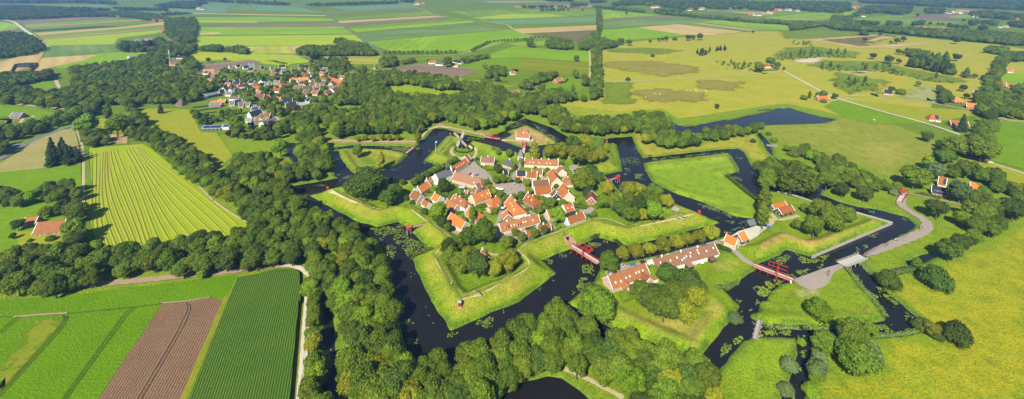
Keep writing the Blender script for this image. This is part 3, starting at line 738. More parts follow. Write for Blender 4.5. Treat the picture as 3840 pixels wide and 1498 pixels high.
def trunkmesh(seed, h=6.5, r=.34, lean=.25):
    g = random.Random(seed); mb = MB()
    x = y = 0; z = 0; rr = r
    for i in range(3):
        x2 = x + g.uniform(-lean, lean); y2 = y + g.uniform(-lean, lean); z2 = z + h / 3
        k = len(mb.v)
        for cx, cy, cz, cr in ((x, y, z, rr * (1.35 if i == 0 else 1)), (x2, y2, z2, rr * .8)):
            mb.v += [(cx + cr * math.cos(a * math.pi / 3), cy + cr * math.sin(a * math.pi / 3), cz) for a in range(6)]
        for a in range(6): mb.f.append((k + a, k + (a + 1) % 6, k + 6 + (a + 1) % 6, k + 6 + a)); mb.mi.append(0)
        x, y, z, rr = x2, y2, z2, rr * .8
    for a in range(5):
        t = a * 1.26 + g.random(); zz = h * g.uniform(.4, .8); mb.bar((x * .5, y * .5, zz), (x + 2.3 * math.cos(t), y + 2.3 * math.sin(t), zz + h * .4), .17)
    return mb.mesh('trunk', m_bark)
TR = [trunkmesh(i) for i in range(3)]
SHAPE = dict(oak='round', lime='round', dark='round', fresh='round', willow='round', copper='round', conifer='cone', yellow='tall', bush='bush', darkbush='bush', limebush='bush', greybush='bush', ball='ball', poplar='tall', limetall='tall', yellowball='ball')
KM = dict(bush='oak', darkbush='dark', limebush='fresh', greybush='willow', ball='oak', poplar='oak', limetall='lime', yellowball='lime')
NV = dict(oak=7, lime=3, dark=4, fresh=3, bush=2, conifer=2)
CR = {}
for k, shp in SHAPE.items():
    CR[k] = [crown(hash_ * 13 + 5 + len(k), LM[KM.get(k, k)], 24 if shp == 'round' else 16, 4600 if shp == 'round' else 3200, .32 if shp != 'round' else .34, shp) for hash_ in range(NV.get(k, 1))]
# half widths and heights of the unit crowns
CW = {'round': 5.4, 'tall': 2.9, 'cone': 3.3, 'bush': 4.6, 'ball': 4.4}; CH = {'round': 12.4, 'tall': 15.3, 'cone': 13.6, 'bush': 6.0, 'ball': 11.0}
TREES = []       # x, y, z, halfwidth m, kind, zscale, label, group, single
def mid(kind):
    s = SHAPE[kind]; return {'round': .58, 'tall': .52, 'cone': .48, 'bush': .45, 'ball': .6}[s] * CH[s] / CW[s]
def single(t, x, y, rp, kind, label, zs=1.0, cat='tree', name='tree', group=None, hedge=False):
    px, py = N(t, x, y); rp = rp / tile(t)[2]; r = 5.0
    for _ in range(5):
        zc = mid(kind) * r * zs
        X, Y, Z = GH(px, py, zc); r = rp / pxm(X, Y, Z + zc)
    TREES.append([X, Y, H(X, Y), r, kind, zs, label, group, True, cat, name])
def forest(s, sp, r0, r1, kinds, label, group, zs=1.0, name='woodland_tree', hgt=7.0, keep=None, prob=1.0):
    px_ = [(x - (80 if x < 0 else -80 if x > 3838 else 0), y + (110 if y > 1500 else 0)) for x, y in P(s)]
    poly = GP(px_, hgt); hi, lo = GP(px_, 8.6), GP(px_, 4.4); xs = [p[0] for p in poly + hi + lo]; ys = [p[1] for p in poly + hi + lo]
    g = random.Random(len(s) * 7 + int(sp * 10)); pp = []
    y = min(ys); j = 0
    while y < max(ys):
        x = min(xs) + (j % 2) * sp / 2
        while x < max(xs):
            pp.append((x + g.uniform(-.33, .33) * sp, y + g.uniform(-.33, .33) * sp)); x += sp
        y += sp * .87; j += 1
    if not pp: return
    a = np.array(pp); m1 = inside(a, poly); m2 = inside(a, hi) & inside(a, lo)
    if m2.sum() > .5 * m1.sum():
        a = a[m2]
    else: a = a[m1]
    if len(a): a = a[segdist(a, poly) > min(1.4, sp * .16)]
    for x, y in a:
        if abs(x) > depth(x, y) * 1.25 + 30 or y < 120: continue
        h = H(x, y)
        if h < .3 or g.random() > prob: continue
        r = g.uniform(r0, r1); k = g.choices([q for q, _ in kinds], [w for _, w in kinds])[0]
        TREES.append([x, y, h, r, k, zs * g.uniform(.88, 1.14), label, group, False, 'tree', name])
def row(s, sp, r, kind, label, group, zs=1.0, name='avenue_tree', hgt=1.5):
    L = dense(GP(s, hgt), 1.0); g = random.Random(len(s)); d = 0; last = L[0]; first = True
    for p in L:
        d += math.hypot(p[0] - last[0], p[1] - last[1]); last = p
        if d >= sp or first:
            d = 0; first = False; TREES.append([p[0], p[1], H(*p), r * g.uniform(.85, 1.15), kind, zs, label, group, False, 'tree', name])
MIX = [('oak', 10), ('dark', 3), ('fresh', 1.0), ('lime', .5)]; MIXN = [('oak', 10), ('dark', 2), ('fresh', 1.2), ('lime', .8)]; MIXD = [('dark', 6), ('oak', 3)]; MIXF = [('dark', 1)]

# near woodland, front belt and left belts
g_ = 'trees of the woodland belt around the moat'
forest('31:1500,700 1560,590 1730,600 1850,560 2050,470 2280,420 2576,280 |32:200,180 420,110 640,120 850,250 1050,430 1180,440 1340,560 1400,560 1750,600 1950,700 2220,1060 1200,1100 1130,950 800,850 500,720 400,790 130,870 |31:2520,980 2200,1100 1000,1100 850,960 800,800 900,600 1100,400', 8.6, 5.2, 7.2, MIXN, 'broadleaf tree in the dense wood along the bottom edge below the moat', 'trees of the foreground wood', 1.0, hgt=8)
forest('21:800,330 1000,360 1200,480 1290,640 1340,760 1320,1005 |31:1330,0 1400,300 1480,560 1500,900 900,1000 830,300 780,-50 |21:770,900 780,620', 8.4, 5.0, 7.0, MIXN, 'broadleaf tree in the wood between the left moat and the track', g_, hgt=7)
forest('21:20,0 480,20 830,250 1000,270 1190,470 1280,620 900,560 780,500 640,600 560,660 250,650 -20,650', 8.2, 4.6, 6.8, MIX, 'broadleaf tree in the wood left of the fortress moat', 'trees left of the fortress moat', hgt=7)
forest('21:540,600 760,580 800,700 780,1005 |31:780,-20 740,260 740,420 660,450 660,660 760,700 760,900 660,1060 480,1060 520,500 530,0 |21:520,800', 7.6, 4.4, 6.2, MIXN, 'broadleaf tree between the gravel track and the narrow canal', 'trees beside the gravel track', hgt=5)
forest('20:-20,560 200,560 480,510 700,520 880,480 1200,490 1700,440 2200,370 2576,330 |21:0,330 200,380 280,560 200,640 |20:2576,700 2330,690 1700,730 1250,740 800,860 650,930 -20,960', 8.6, 5.0, 7.0, MIX, 'broadleaf tree in the belt between the mown field and the beet field', 'trees below the mown field', hgt=6)
forest('10:1380,300 1480,280 1720,400 1930,560 2080,640 2140,780 2576,1005 |20:2576,330 2480,300 2300,120 2080,-20 |10:1880,830 1500,500 1390,400', 8.4, 4.8, 6.6, MIX, 'broadleaf tree in the belt along the right side of the mown field', 'trees right of the mown field', hgt=6)
forest('10:2130,700 2300,560 2576,540 |11:60,640 200,800 450,920 480,1005 |21:480,40 0,40 |20:2576,0 |10:2300,850', 8.4, 4.8, 6.8, MIX, 'broadleaf tree in the wood between cemetery and moat', 'trees between cemetery and moat', hgt=6)
forest('11:400,330 460,220 650,280 690,480 760,560 760,700 620,760 300,830 60,700 -20,560 120,560 300,620 440,640 430,470', 8.2, 4.6, 6.6, MIX, 'broadleaf tree beside the creek left of the small island', 'trees by the left creek', hgt=6)
forest('11:560,100 650,40 900,140 1200,-20 2400,-20 2576,150 |12:350,160 440,280 600,360 |11:2576,210 2350,260 2150,300 1850,200 1700,230 1600,330 1200,330 760,380 690,260', 8.6, 4.8, 6.8, MIX, 'broadleaf tree in the wood beyond the windmill bastion', 'trees beyond the windmill', hgt=6)
forest('11:350,170 560,60 700,200 420,330 330,330 230,380 220,280', 8.4, 4.6, 6.4, MIX, 'broadleaf tree between the village and the moat wood', 'trees at the edge of the village', hgt=6)
forest('02:-300,900 100,960 430,890 620,950 900,960 |12:350,60 480,150 380,160 600,360 |12:720,330 600,320 300,160 0,100 -300,-20', 8.8, 4.8, 6.8, MIX, 'broadleaf tree in the wood beyond the white house island', 'trees beyond the white house', hgt=6)
forest('12:300,60 480,90 700,200 920,180 1030,200 1200,160 1500,150 1580,230 1560,330 1200,330 1000,340 800,350 600,340 400,220', 8.2, 4.8, 6.6, MIX, 'broadleaf tree in the belt north of the right moat', 'trees north of the right moat', hgt=6)
forest('12:1330,300 1500,250 1590,340 1850,340 1870,400 1840,460 1560,480 1320,420', 8.0, 4.8, 6.4, MIX, 'broadleaf tree in the clump south of the pond', 'trees south of the pond', hgt=6)
forest('12:1900,320 2050,280 2250,250 2400,230 2420,320 2300,350 2050,400 1900,390', 7.6, 4.0, 5.6, MIX, 'broadleaf tree in the row along the pond bank', 'trees along the pond bank', hgt=5)
forest('13:190,440 420,440 560,500 900,570 1150,730 1380,830 1400,920 1130,890 900,850 700,850 600,870 560,640 400,560 250,520', 6.6, 3.2, 4.8, [('oak', 4), ('fresh', 1), ('greybush', .5), ('bush', 2)], 'young broadleaf tree in the thicket right of the moat', 'trees of the thicket right of the moat', hgt=4)
forest('13:0,620 200,620 420,640 560,740 560,900 400,900 200,830 0,820', 8.0, 4.4, 6.2, MIX, 'broadleaf tree by the moat beside the thicket', 'trees by the moat beside the thicket', hgt=5)
forest('12:2380,640 2500,600 2600,640 2600,840 2450,800', 7.0, 4.0, 5.4, MIX, 'broadleaf tree by the moat beside the thicket', 'trees by the moat beside the thicket', hgt=5)
forest('13:2050,430 2200,200 2300,180 2300,420 2310,560 2180,600 2010,560 1830,620 1700,650 1700,560 1880,420', 8.6, 5, 7, MIX, 'broadleaf tree in the belt along the right lane', 'trees along the right lane', hgt=6)
forest('13:1780,640 2100,680 2400,740 2400,880 2250,900 2180,800 1900,760', 8.6, 5, 7, MIX, 'broadleaf tree behind the black roofed farm', 'trees behind the black roofed farm', hgt=6)
forest('03:2230,700 2340,760 2330,960 |13:2300,200 2120,160 2050,60 |03:2200,850', 9, 5, 7, MIX, 'broadleaf tree in the belt along the right lane', 'trees along the right lane', hgt=6)
forest('13:2270,10 2480,30 2576,60 2576,230 2330,170', 9, 4.6, 6.4, MIX, 'broadleaf tree on the right edge beyond the pasture', 'trees on the right edge', hgt=6)
forest('23:2000,120 2200,40 2450,20 2700,-30 2700,130 2480,240 2430,260 2330,330 2180,380 2100,330 1930,200', 9, 5.4, 7.2, MIX, 'broadleaf tree in the hedgerow running to the right edge', 'trees of the right hedgerow', hgt=6)
forest('13:1880,880 2250,900 2576,980 2576,870 2400,830 2250,960', 8, 4, 6, MIX, 'broadleaf tree in the hedgerow running to the right edge', 'trees of the right hedgerow', hgt=5)
row('21:600,640 615,850 |31:600,0 585,230 575,400', 6.5, 4.8, 'oak', 'broadleaf tree between the gravel track and the narrow canal', 'trees beside the gravel track')
row('31:600,760 600,900 590,1000', 6.5, 5.2, 'fresh', 'broadleaf tree between the gravel track and the narrow canal', 'trees beside the gravel track')
row('21:690,760 740,900 |31:790,20 800,200', 6.5, 5.0, 'oak', 'broadleaf tree in the wood between the left moat and the track', g_)
row('31:2200,1040 2420,930 2560,860 |32:130,815 330,745 480,745', 7, 5.6, 'oak', 'broadleaf tree in the dense wood along the bottom edge below the moat', 'trees of the foreground wood')
# mid left
forest('00:-20,840 200,840 480,900 700,830 650,650 1000,630 1250,580 1500,560 1600,640 1760,700 1850,760 2150,850 2000,900 1900,960 1700,1005 |10:1300,40 1330,120 1400,230 1400,290 1290,220 1180,60 950,60 950,200 880,150 700,200 650,110 300,60 -20,30', 8.8, 4.6, 6.8, MIX, 'broadleaf tree in the big wood left of the village', 'trees left of the village', hgt=6)
forest('00:-20,700 200,720 500,680 500,760 130,830 -20,860', 8.6, 4.6, 6.6, MIX, 'broadleaf tree beside the small clearing', 'trees by the clearing', hgt=6)
forest('10:760,400 800,300 900,260 950,330 1040,360 1060,430 830,460', 7.6, 4.2, 5.6, MIX, 'broadleaf tree beside the paddock', 'trees by the paddock', hgt=5)
forest('10:1180,200 1330,140 1420,250 1390,400 1240,400', 8, 4.6, 6.4, MIX, 'broadleaf tree beside the paddock', 'trees by the paddock', hgt=5)
forest('10:-20,290 130,280 400,200 600,140 700,190 640,230 400,310 150,390 -20,420', 8.4, 4.4, 6.0, MIX, 'broadleaf tree along the asphalt road', 'trees along the asphalt road', hgt=5, prob=.85)
forest('10:-20,860 100,880 260,960 440,860 620,830 800,900 800,1005 |20:800,60 500,60 300,60 0,110 |10:-20,1005', 8.4, 4.8, 6.4, MIX, 'broadleaf tree north of the brick barn', 'trees north of the brick barn', hgt=5)
forest('20:400,80 600,60 810,60 800,240 650,260 580,200 420,190', 8.2, 4.8, 6.4, MIX, 'broadleaf tree behind the brick barn', 'trees behind the brick barn', hgt=5)
forest('20:600,370 800,300 800,480 640,500', 7, 4.4, 5.8, MIX, 'broadleaf tree right of the brick barn', 'trees right of the brick barn', hgt=5)
forest('10:450,480 600,430 680,500 780,520 780,620 460,640', 6.5, 3.4, 4.6, [('conifer', 5), ('dark', 1)], 'dark conifer in the clump beside the track', 'conifers beside the track', hgt=5)
forest('10:-20,380 80,420 60,540 -20,560', 8, 4.4, 6, MIX, 'broadleaf tree along the asphalt road', 'trees along the asphalt road', hgt=5)
# village trees
forest('00:1830,680 2050,740 2150,640 2300,680 2500,700 2576,750 |01:200,660 400,660 600,570 800,600 950,640 1100,640 1130,700 1230,720 1300,830 1420,900 1200,950 800,1005 |11:700,30 560,60 300,180 0,60 |10:2400,100 2300,40 |00:2576,1000 2200,880 1900,860', 13.5, 3.2, 5.2, [('oak', 6), ('fresh', 2), ('dark', 1), ('lime', 1), ('copper', .4)], 'garden tree between the village houses', 'garden trees of the village', hgt=4, prob=.85)
forest('01:950,780 1200,700 1350,690 1700,720 1990,770 2000,870 1830,870 1500,810 1280,830 1300,880 1440,930 1400,1000 800,1010 800,860', 8.8, 4.6, 6.6, MIX, 'broadleaf tree in the wood right of the village', 'trees right of the village', hgt=6)
forest('01:1990,790 2260,800 2440,860 2480,940 2460,1005 1860,1005 1880,960 2050,880', 8.8, 4.6, 6.6, MIX, 'broadleaf tree in the wood right of the village', 'trees right of the village', hgt=6)
forest('01:1420,930 1700,910 1860,970 1860,1010 1380,1010', 8.8, 4.6, 6.6, MIX, 'broadleaf tree in the wood beyond the windmill bastion', 'trees beyond the windmill', hgt=6)
forest('10:1840,130 1900,180 1960,160 2100,200 2000,250 1930,270', 6, 2.6, 4.2, [('oak', 3), ('conifer', 1), ('bush', 1)], 'garden tree at the edge of the yellowish meadow', 'garden trees by the meadow', hgt=4)
forest('F:820,760 900,720 1100,720 1300,780 1700,700 1700,1000 850,1000', 8, 3.4, 5.6, [('oak', 4), ('fresh', 2), ('dark', 1), ('copper', .7)], 'tree in the cemetery', 'cemetery trees', hgt=4, prob=.8)
for q_, sp_, k_ in (('F:60,390 200,430 280,680 230,760 120,600', 6.5, MIX), ('F:360,480 640,540 620,660 300,640', 8, MIX), ('F:640,440 1100,380 1080,600 860,620 640,600', 8.5, MIX), ('F:1100,110 1300,90 1560,220 1920,400 1840,580 1560,480 1300,300 1050,190', 8.5, [('fresh', 4), ('oak', 3), ('lime', 1)]), ('F:820,600 1130,600 1140,820 860,860', 8, [('fresh', 2), ('oak', 3), ('copper', .4)]), ('E:1300,380 2000,330 2000,560 1660,480 1400,520', 9, MIX), ('E:760,560 1200,720 1400,900 1200,1000 780,760', 9, [('fresh', 3), ('oak', 2)]), ('E:1450,640 2050,600 2200,760 2300,980 1500,1000', 10, MIX)):
    forest(q_, sp_, 3.0, 4.8, k_, 'garden tree between the village houses', 'garden trees of the village', hgt=4, prob=.85)
# farm lane upper left
forest('00:1110,450 1180,410 1480,400 1560,360 1600,410 1900,430 1900,480 1830,520 1700,560 1560,540 1480,500 1300,500 1180,500', 9.5, 4.6, 6.6, MIX, 'broadleaf tree around the farms of the lane', 'trees around the farms of the lane', hgt=6, prob=.85)
forest('00:1590,230 1700,180 1880,170 1910,260 1890,330 1900,400 1820,420 1680,400 1600,330', 10, 4.8, 6.6, MIX, 'broadleaf tree around the far farms of the lane', 'trees around the far farms', hgt=6)
forest('00:1020,130 1150,110 1350,130 1500,140 1560,170 1680,180 1640,210 1450,200 1250,170 1040,160', 11, 5, 7, MIX, 'broadleaf tree in the far belt', 'trees of the far belt', hgt=6)
forest('00:1550,130 1650,115 1830,118 1830,135 1560,150', 11, 4, 6, MIX, 'broadleaf tree in the far belt', 'trees of the far belt', hgt=5)
forest('00:1350,540 1550,540 1640,600 1560,660 1250,640', 8.8, 4.6, 6.6, MIX, 'broadleaf tree in the big wood left of the village', 'trees left of the village', hgt=6)
forest('00:1740,600 1850,560 1930,640 1920,690 1800,680', 8.8, 4.6, 6.6, MIX, 'broadleaf tree at the head of the village', 'trees at the head of the village', hgt=6)
forest('00:1890,470 2000,450 2100,440 2150,450 2150,500 1950,490', 9, 4.6, 6.4, MIX, 'broadleaf tree in the row between the green fields', 'trees between the green fields', hgt=6)
forest('00:2150,460 2250,460 2260,510 2160,490', 9, 3.6, 4.8, MIX, 'broadleaf tree in the row between the green fields', 'trees between the green fields', hgt=4)
forest('00:2250,460 2350,450 2410,490 2400,520 2250,520', 9, 4.6, 6.4, MIX, 'broadleaf tree in the row between the green fields', 'trees between the green fields', hgt=6)
forest('01:760,390 850,375 1000,410 1110,440 1120,480 1200,500 1210,535 540,540 400,520 420,490 480,450 560,450 700,460 800,440', 9, 4.8, 6.6, MIX, 'broadleaf tree in the copse amid the fields', 'trees of the copse amid the fields', hgt=6)
forest('01:540,530 640,530 640,570 560,570', 8, 5, 6.5, MIX, 'broadleaf tree in the copse amid the fields', 'trees of the copse amid the fields', hgt=5)
forest('01:600,600 720,580 900,570 940,620 900,660 700,660', 9, 4.8, 6.6, MIX, 'broadleaf tree at the far side of the village', 'trees at the far side of the village', hgt=5)
forest('01:1200,590 1260,560 1370,560 1420,620 1260,655', 9, 5, 7, MIX, 'broadleaf tree beside the bare ploughed field', 'trees by the ploughed field', hgt=6)
forest('01:1430,590 1560,580 1560,600 1440,620', 8, 3.4, 4.4, MIX, 'broadleaf tree beside the bare ploughed field', 'trees by the ploughed field', hgt=5)
forest('01:1990,560 2250,520 2330,545 2020,620', 8, 3.4, 5, MIX, 'broadleaf tree behind the white farm', 'trees behind the white farm', hgt=4)
row('01:1270,530 1990,520', 11, 4.4, 'oak', 'round tree in the long row along the field road', 'trees in the row along the field road')
row('01:2110,500 2280,420 |02:60,400 180,390', 11, 4.2, 'oak', 'round tree in the row along the bent field road', 'trees along the bent field road'); row('02:230,370 440,372', 12, 3.6, 'oak', 'round tree in the row along the bent field road', 'trees along the bent field road')
forest('02:190,380 250,370 260,430 350,460 200,450', 9, 4, 5.6, MIX, 'broadleaf tree left of the bright green field', 'trees by the bright green field', hgt=5)
forest('02:370,410 450,370 630,390 640,470 540,480 380,460', 9, 4.6, 6.4, MIX, 'broadleaf tree behind the bright green field', 'trees by the bright green field', hgt=6)
forest('02:690,420 800,390 900,370 1070,410 1080,450 900,480 700,480', 9, 4.8, 6.4, MIX, 'broadleaf tree beside the straight avenue', 'trees beside the straight avenue', hgt=6)
forest('02:870,85 905,85 925,230 915,300 880,300 870,230', 11, 4.8, 6.4, MIX, 'broadleaf tree in the straight avenue running to the horizon', 'avenue trees running to the horizon', hgt=6)
forest('02:830,310 900,310 900,400 820,400', 9.5, 4.8, 6.2, MIX, 'broadleaf tree in the straight avenue running to the horizon', 'avenue trees running to the horizon', hgt=6)
forest('02:820,470 915,470 920,700 920,930 830,970 800,900 825,700', 8.8, 4.6, 6.4, MIX, 'broadleaf tree in the straight avenue beside the heath', 'avenue trees beside the heath', hgt=6)
forest('02:720,700 800,740 800,830 740,840 700,930 640,900 740,850', 8.6, 4.2, 6, MIX, 'broadleaf tree beside the lawn of the red roofed house', 'trees by the lawn', hgt=5)
forest('02:430,900 500,880 640,920 700,950 820,960 |12:0,20 -200,20 |02:80,930 250,930', 8.6, 4.6, 6.6, MIX, 'broadleaf tree in the wood beyond the white house island', 'trees beyond the white house', hgt=6)
forest('02:90,810 230,760 330,710 450,690 500,700 440,770 360,790 260,830 130,870', 8, 4, 5.6, MIX, 'broadleaf tree beside the red roofed house', 'trees by the red roofed house', hgt=5)
forest('01:2290,640 2400,640 2470,690 2440,730 2230,760', 8, 4.2, 5.8, MIX, 'broadleaf tree by the maize plot', 'trees by the maize plot', hgt=5)
# heath clumps
forest('02:1800,530 1840,490 2000,460 2160,445 2170,470 2000,490 1930,530', 9, 2.6, 3.8, [('conifer', 3), ('oak', 1)], 'small conifer in the line across the heath', 'small conifers on the heath', hgt=3, prob=.75)
for s in ('03:300,470 530,460 960,510 940,550 640,545 200,575 180,530', '03:640,595 1290,605 1310,640 2000,775 1980,800 1690,785 1190,685 700,675 500,635', '03:780,710 1260,795 1180,855 900,895 740,815', '03:325,412 525,402 530,440 335,440', '02:2000,560 2400,585 2380,680 2100,650 2010,600'):
    forest(s, 11, 1.6, 3.0, [('bush', 3), ('limebush', 1), ('poplar', .8)], 'low green bush in the scrub on the heath', 'bushes of the heath scrub', hgt=1.5, name='bush', prob=.8)
# right belts
forest('03:20,200 150,200 330,210 640,230 700,200 730,160 900,170 930,230 780,240 1300,260 2000,300 2300,310 2576,360 2576,460 2100,400 1700,360 1200,310 780,290 640,250 330,295 300,240 20,215', 10.5, 5, 7, MIX, 'broadleaf tree in the long dark belt across the right side', 'trees of the long dark belt', hgt=7)
forest('02:800,70 870,60 1050,70 1250,90 1330,100 1340,125 1200,110 900,80', 13, 5, 7, MIX, 'broadleaf tree in the far belt behind the green fields', 'trees of the far right belt', hgt=7)
forest('02:1400,115 1650,125 1850,150 2050,160 2300,190 2576,215 2576,232 2200,205 1850,170 1500,140', 13, 5, 7, MIX, 'broadleaf tree in the far belt behind the green fields', 'trees of the far right belt', hgt=7)
forest('03:2190,470 2400,450 2450,490 2340,530 2200,500', 9, 4.6, 6.4, MIX, 'broadleaf tree in the wood by the far right farms', 'trees by the far right farms', hgt=6)
forest('03:2350,520 2600,500 2600,590 2440,590 2380,660 2370,720 2340,760 2240,740 2290,640', 9, 5, 6.8, MIX, 'broadleaf tree in the wood by the far right farms', 'trees by the far right farms', hgt=6)
forest('03:1430,480 1500,480 1660,510 1680,560 1520,560 1440,530', 9, 4.8, 6.4, MIX, 'broadleaf tree in the group on the right heath', 'trees of the group on the right heath', hgt=6)
forest('03:1340,590 1500,610 1600,560 1700,540 1820,560 1870,620 1900,690 1960,700 2200,730 2230,770 2000,740 1800,700 1600,660 1450,640', 8.6, 3.6, 5.6, [('oak', 4), ('willow', 1), ('conifer', 2), ('poplar', 1)], 'tree in the mixed belt on the right heath', 'trees of the mixed belt on the heath', hgt=5)
forest('03:1740,850 1850,870 1900,940 1890,1005 |13:1900,20 1750,50 |03:1750,930', 8, 4.2, 6, MIX, 'broadleaf tree left of the orange roofed farm', 'trees left of the orange roofed farm', hgt=5)
forest('03:2400,860 2576,780 2576,900 2560,1005 2350,1005', 9, 4.6, 6.2, MIX, 'broadleaf tree on the right edge beyond the pasture', 'trees on the right edge', hgt=5, prob=.5)
# far horizon woods
for s, spc, pr in (('00:-20,130 200,100 600,110 1010,130 1040,160 700,165 160,190 -20,190', 15, 1), ('00:-20,70 100,60 600,80 1080,95 1040,110 500,110 -20,100', 18, 1), ('00:-20,330 60,310 230,320 330,350 430,440 440,480 300,520 -20,590', 9.5, 1),
        ('00:-20,5 300,5 900,15 1130,30 1120,45 700,30 50,35', 22, .9), ('00:1500,55 1700,20 2000,15 1990,35 1920,50 1950,90 1800,85 1500,70', 17, .9), ('00:1100,85 1300,90 1640,95 1600,105 1120,100', 18, .8), ('01:0,38 180,25 400,50 700,45 1400,20 1400,35 1000,50 600,60 200,48', 20, .8),
        ('01:1400,-10 1550,-10 1540,25 1430,20', 20, .9), ('00:1850,5 2576,30 2576,42 2000,18', 22, .6), ('02:370,-10 640,0 640,15 380,12', 24, .9), ('02:800,5 960,5 960,25 810,30', 20, .9), ('02:150,65 320,70 540,70 700,68 700,76 150,78', 18, .45), ('02:310,100 540,100 800,98 800,105 310,108', 16, .35), ('02:620,35 780,45 780,60 620,50', 18, .9),
        ('02:1000,45 1120,15 1300,5 1560,10 1900,5 2576,30 2576,120 2300,90 2100,95 1900,85 1720,100 1500,70 1400,60 1300,50 1050,60', 21, .62), ('02:1400,115 1500,95 1700,105 1700,120 1450,125', 15, .9),
        ('03:160,20 700,25 900,30 920,100 800,130 640,125 300,90 0,60', 20, .66), ('03:960,5 1400,0 2576,10 2576,110 2100,80 1600,60 1300,40 1000,30', 20, .9), ('03:1060,60 1500,70 1480,130 1350,150 1190,120 1000,150 920,170 930,150', 17, .75), ('03:1620,85 1810,80 1800,130 1620,130', 15, .9), ('03:2050,120 2230,110 2400,130 2576,150 2576,200 2400,190 2200,170 2060,165', 15, .8),
        ('03:720,160 930,165 930,180 720,185', 13, .9), ('03:950,205 1180,215 1170,240 950,235', 12, .9), ('03:1240,215 1400,215 1400,245 1240,240', 12, .9), ('03:1490,215 1620,215 1620,245 1490,245', 13, .8), ('03:2040,205 2130,205 2130,245 2050,245', 12, .9), ('03:2140,205 2320,210 2320,250 2270,245 2150,220', 13, .7), ('03:2400,230 2576,180 2576,300 2450,250', 13, .9), ('03:1850,245 2050,265 2040,285 1850,280', 13, .8), ('03:2140,265 2230,260 2230,285 2140,285', 13, .9)):
    forest(s, spc, spc * .46, spc * .62, MIXD, 'distant dark tree near the horizon', 'distant trees near the horizon', .95 if spc < 14 else .8, name='distant_tree', hgt=6, prob=pr)
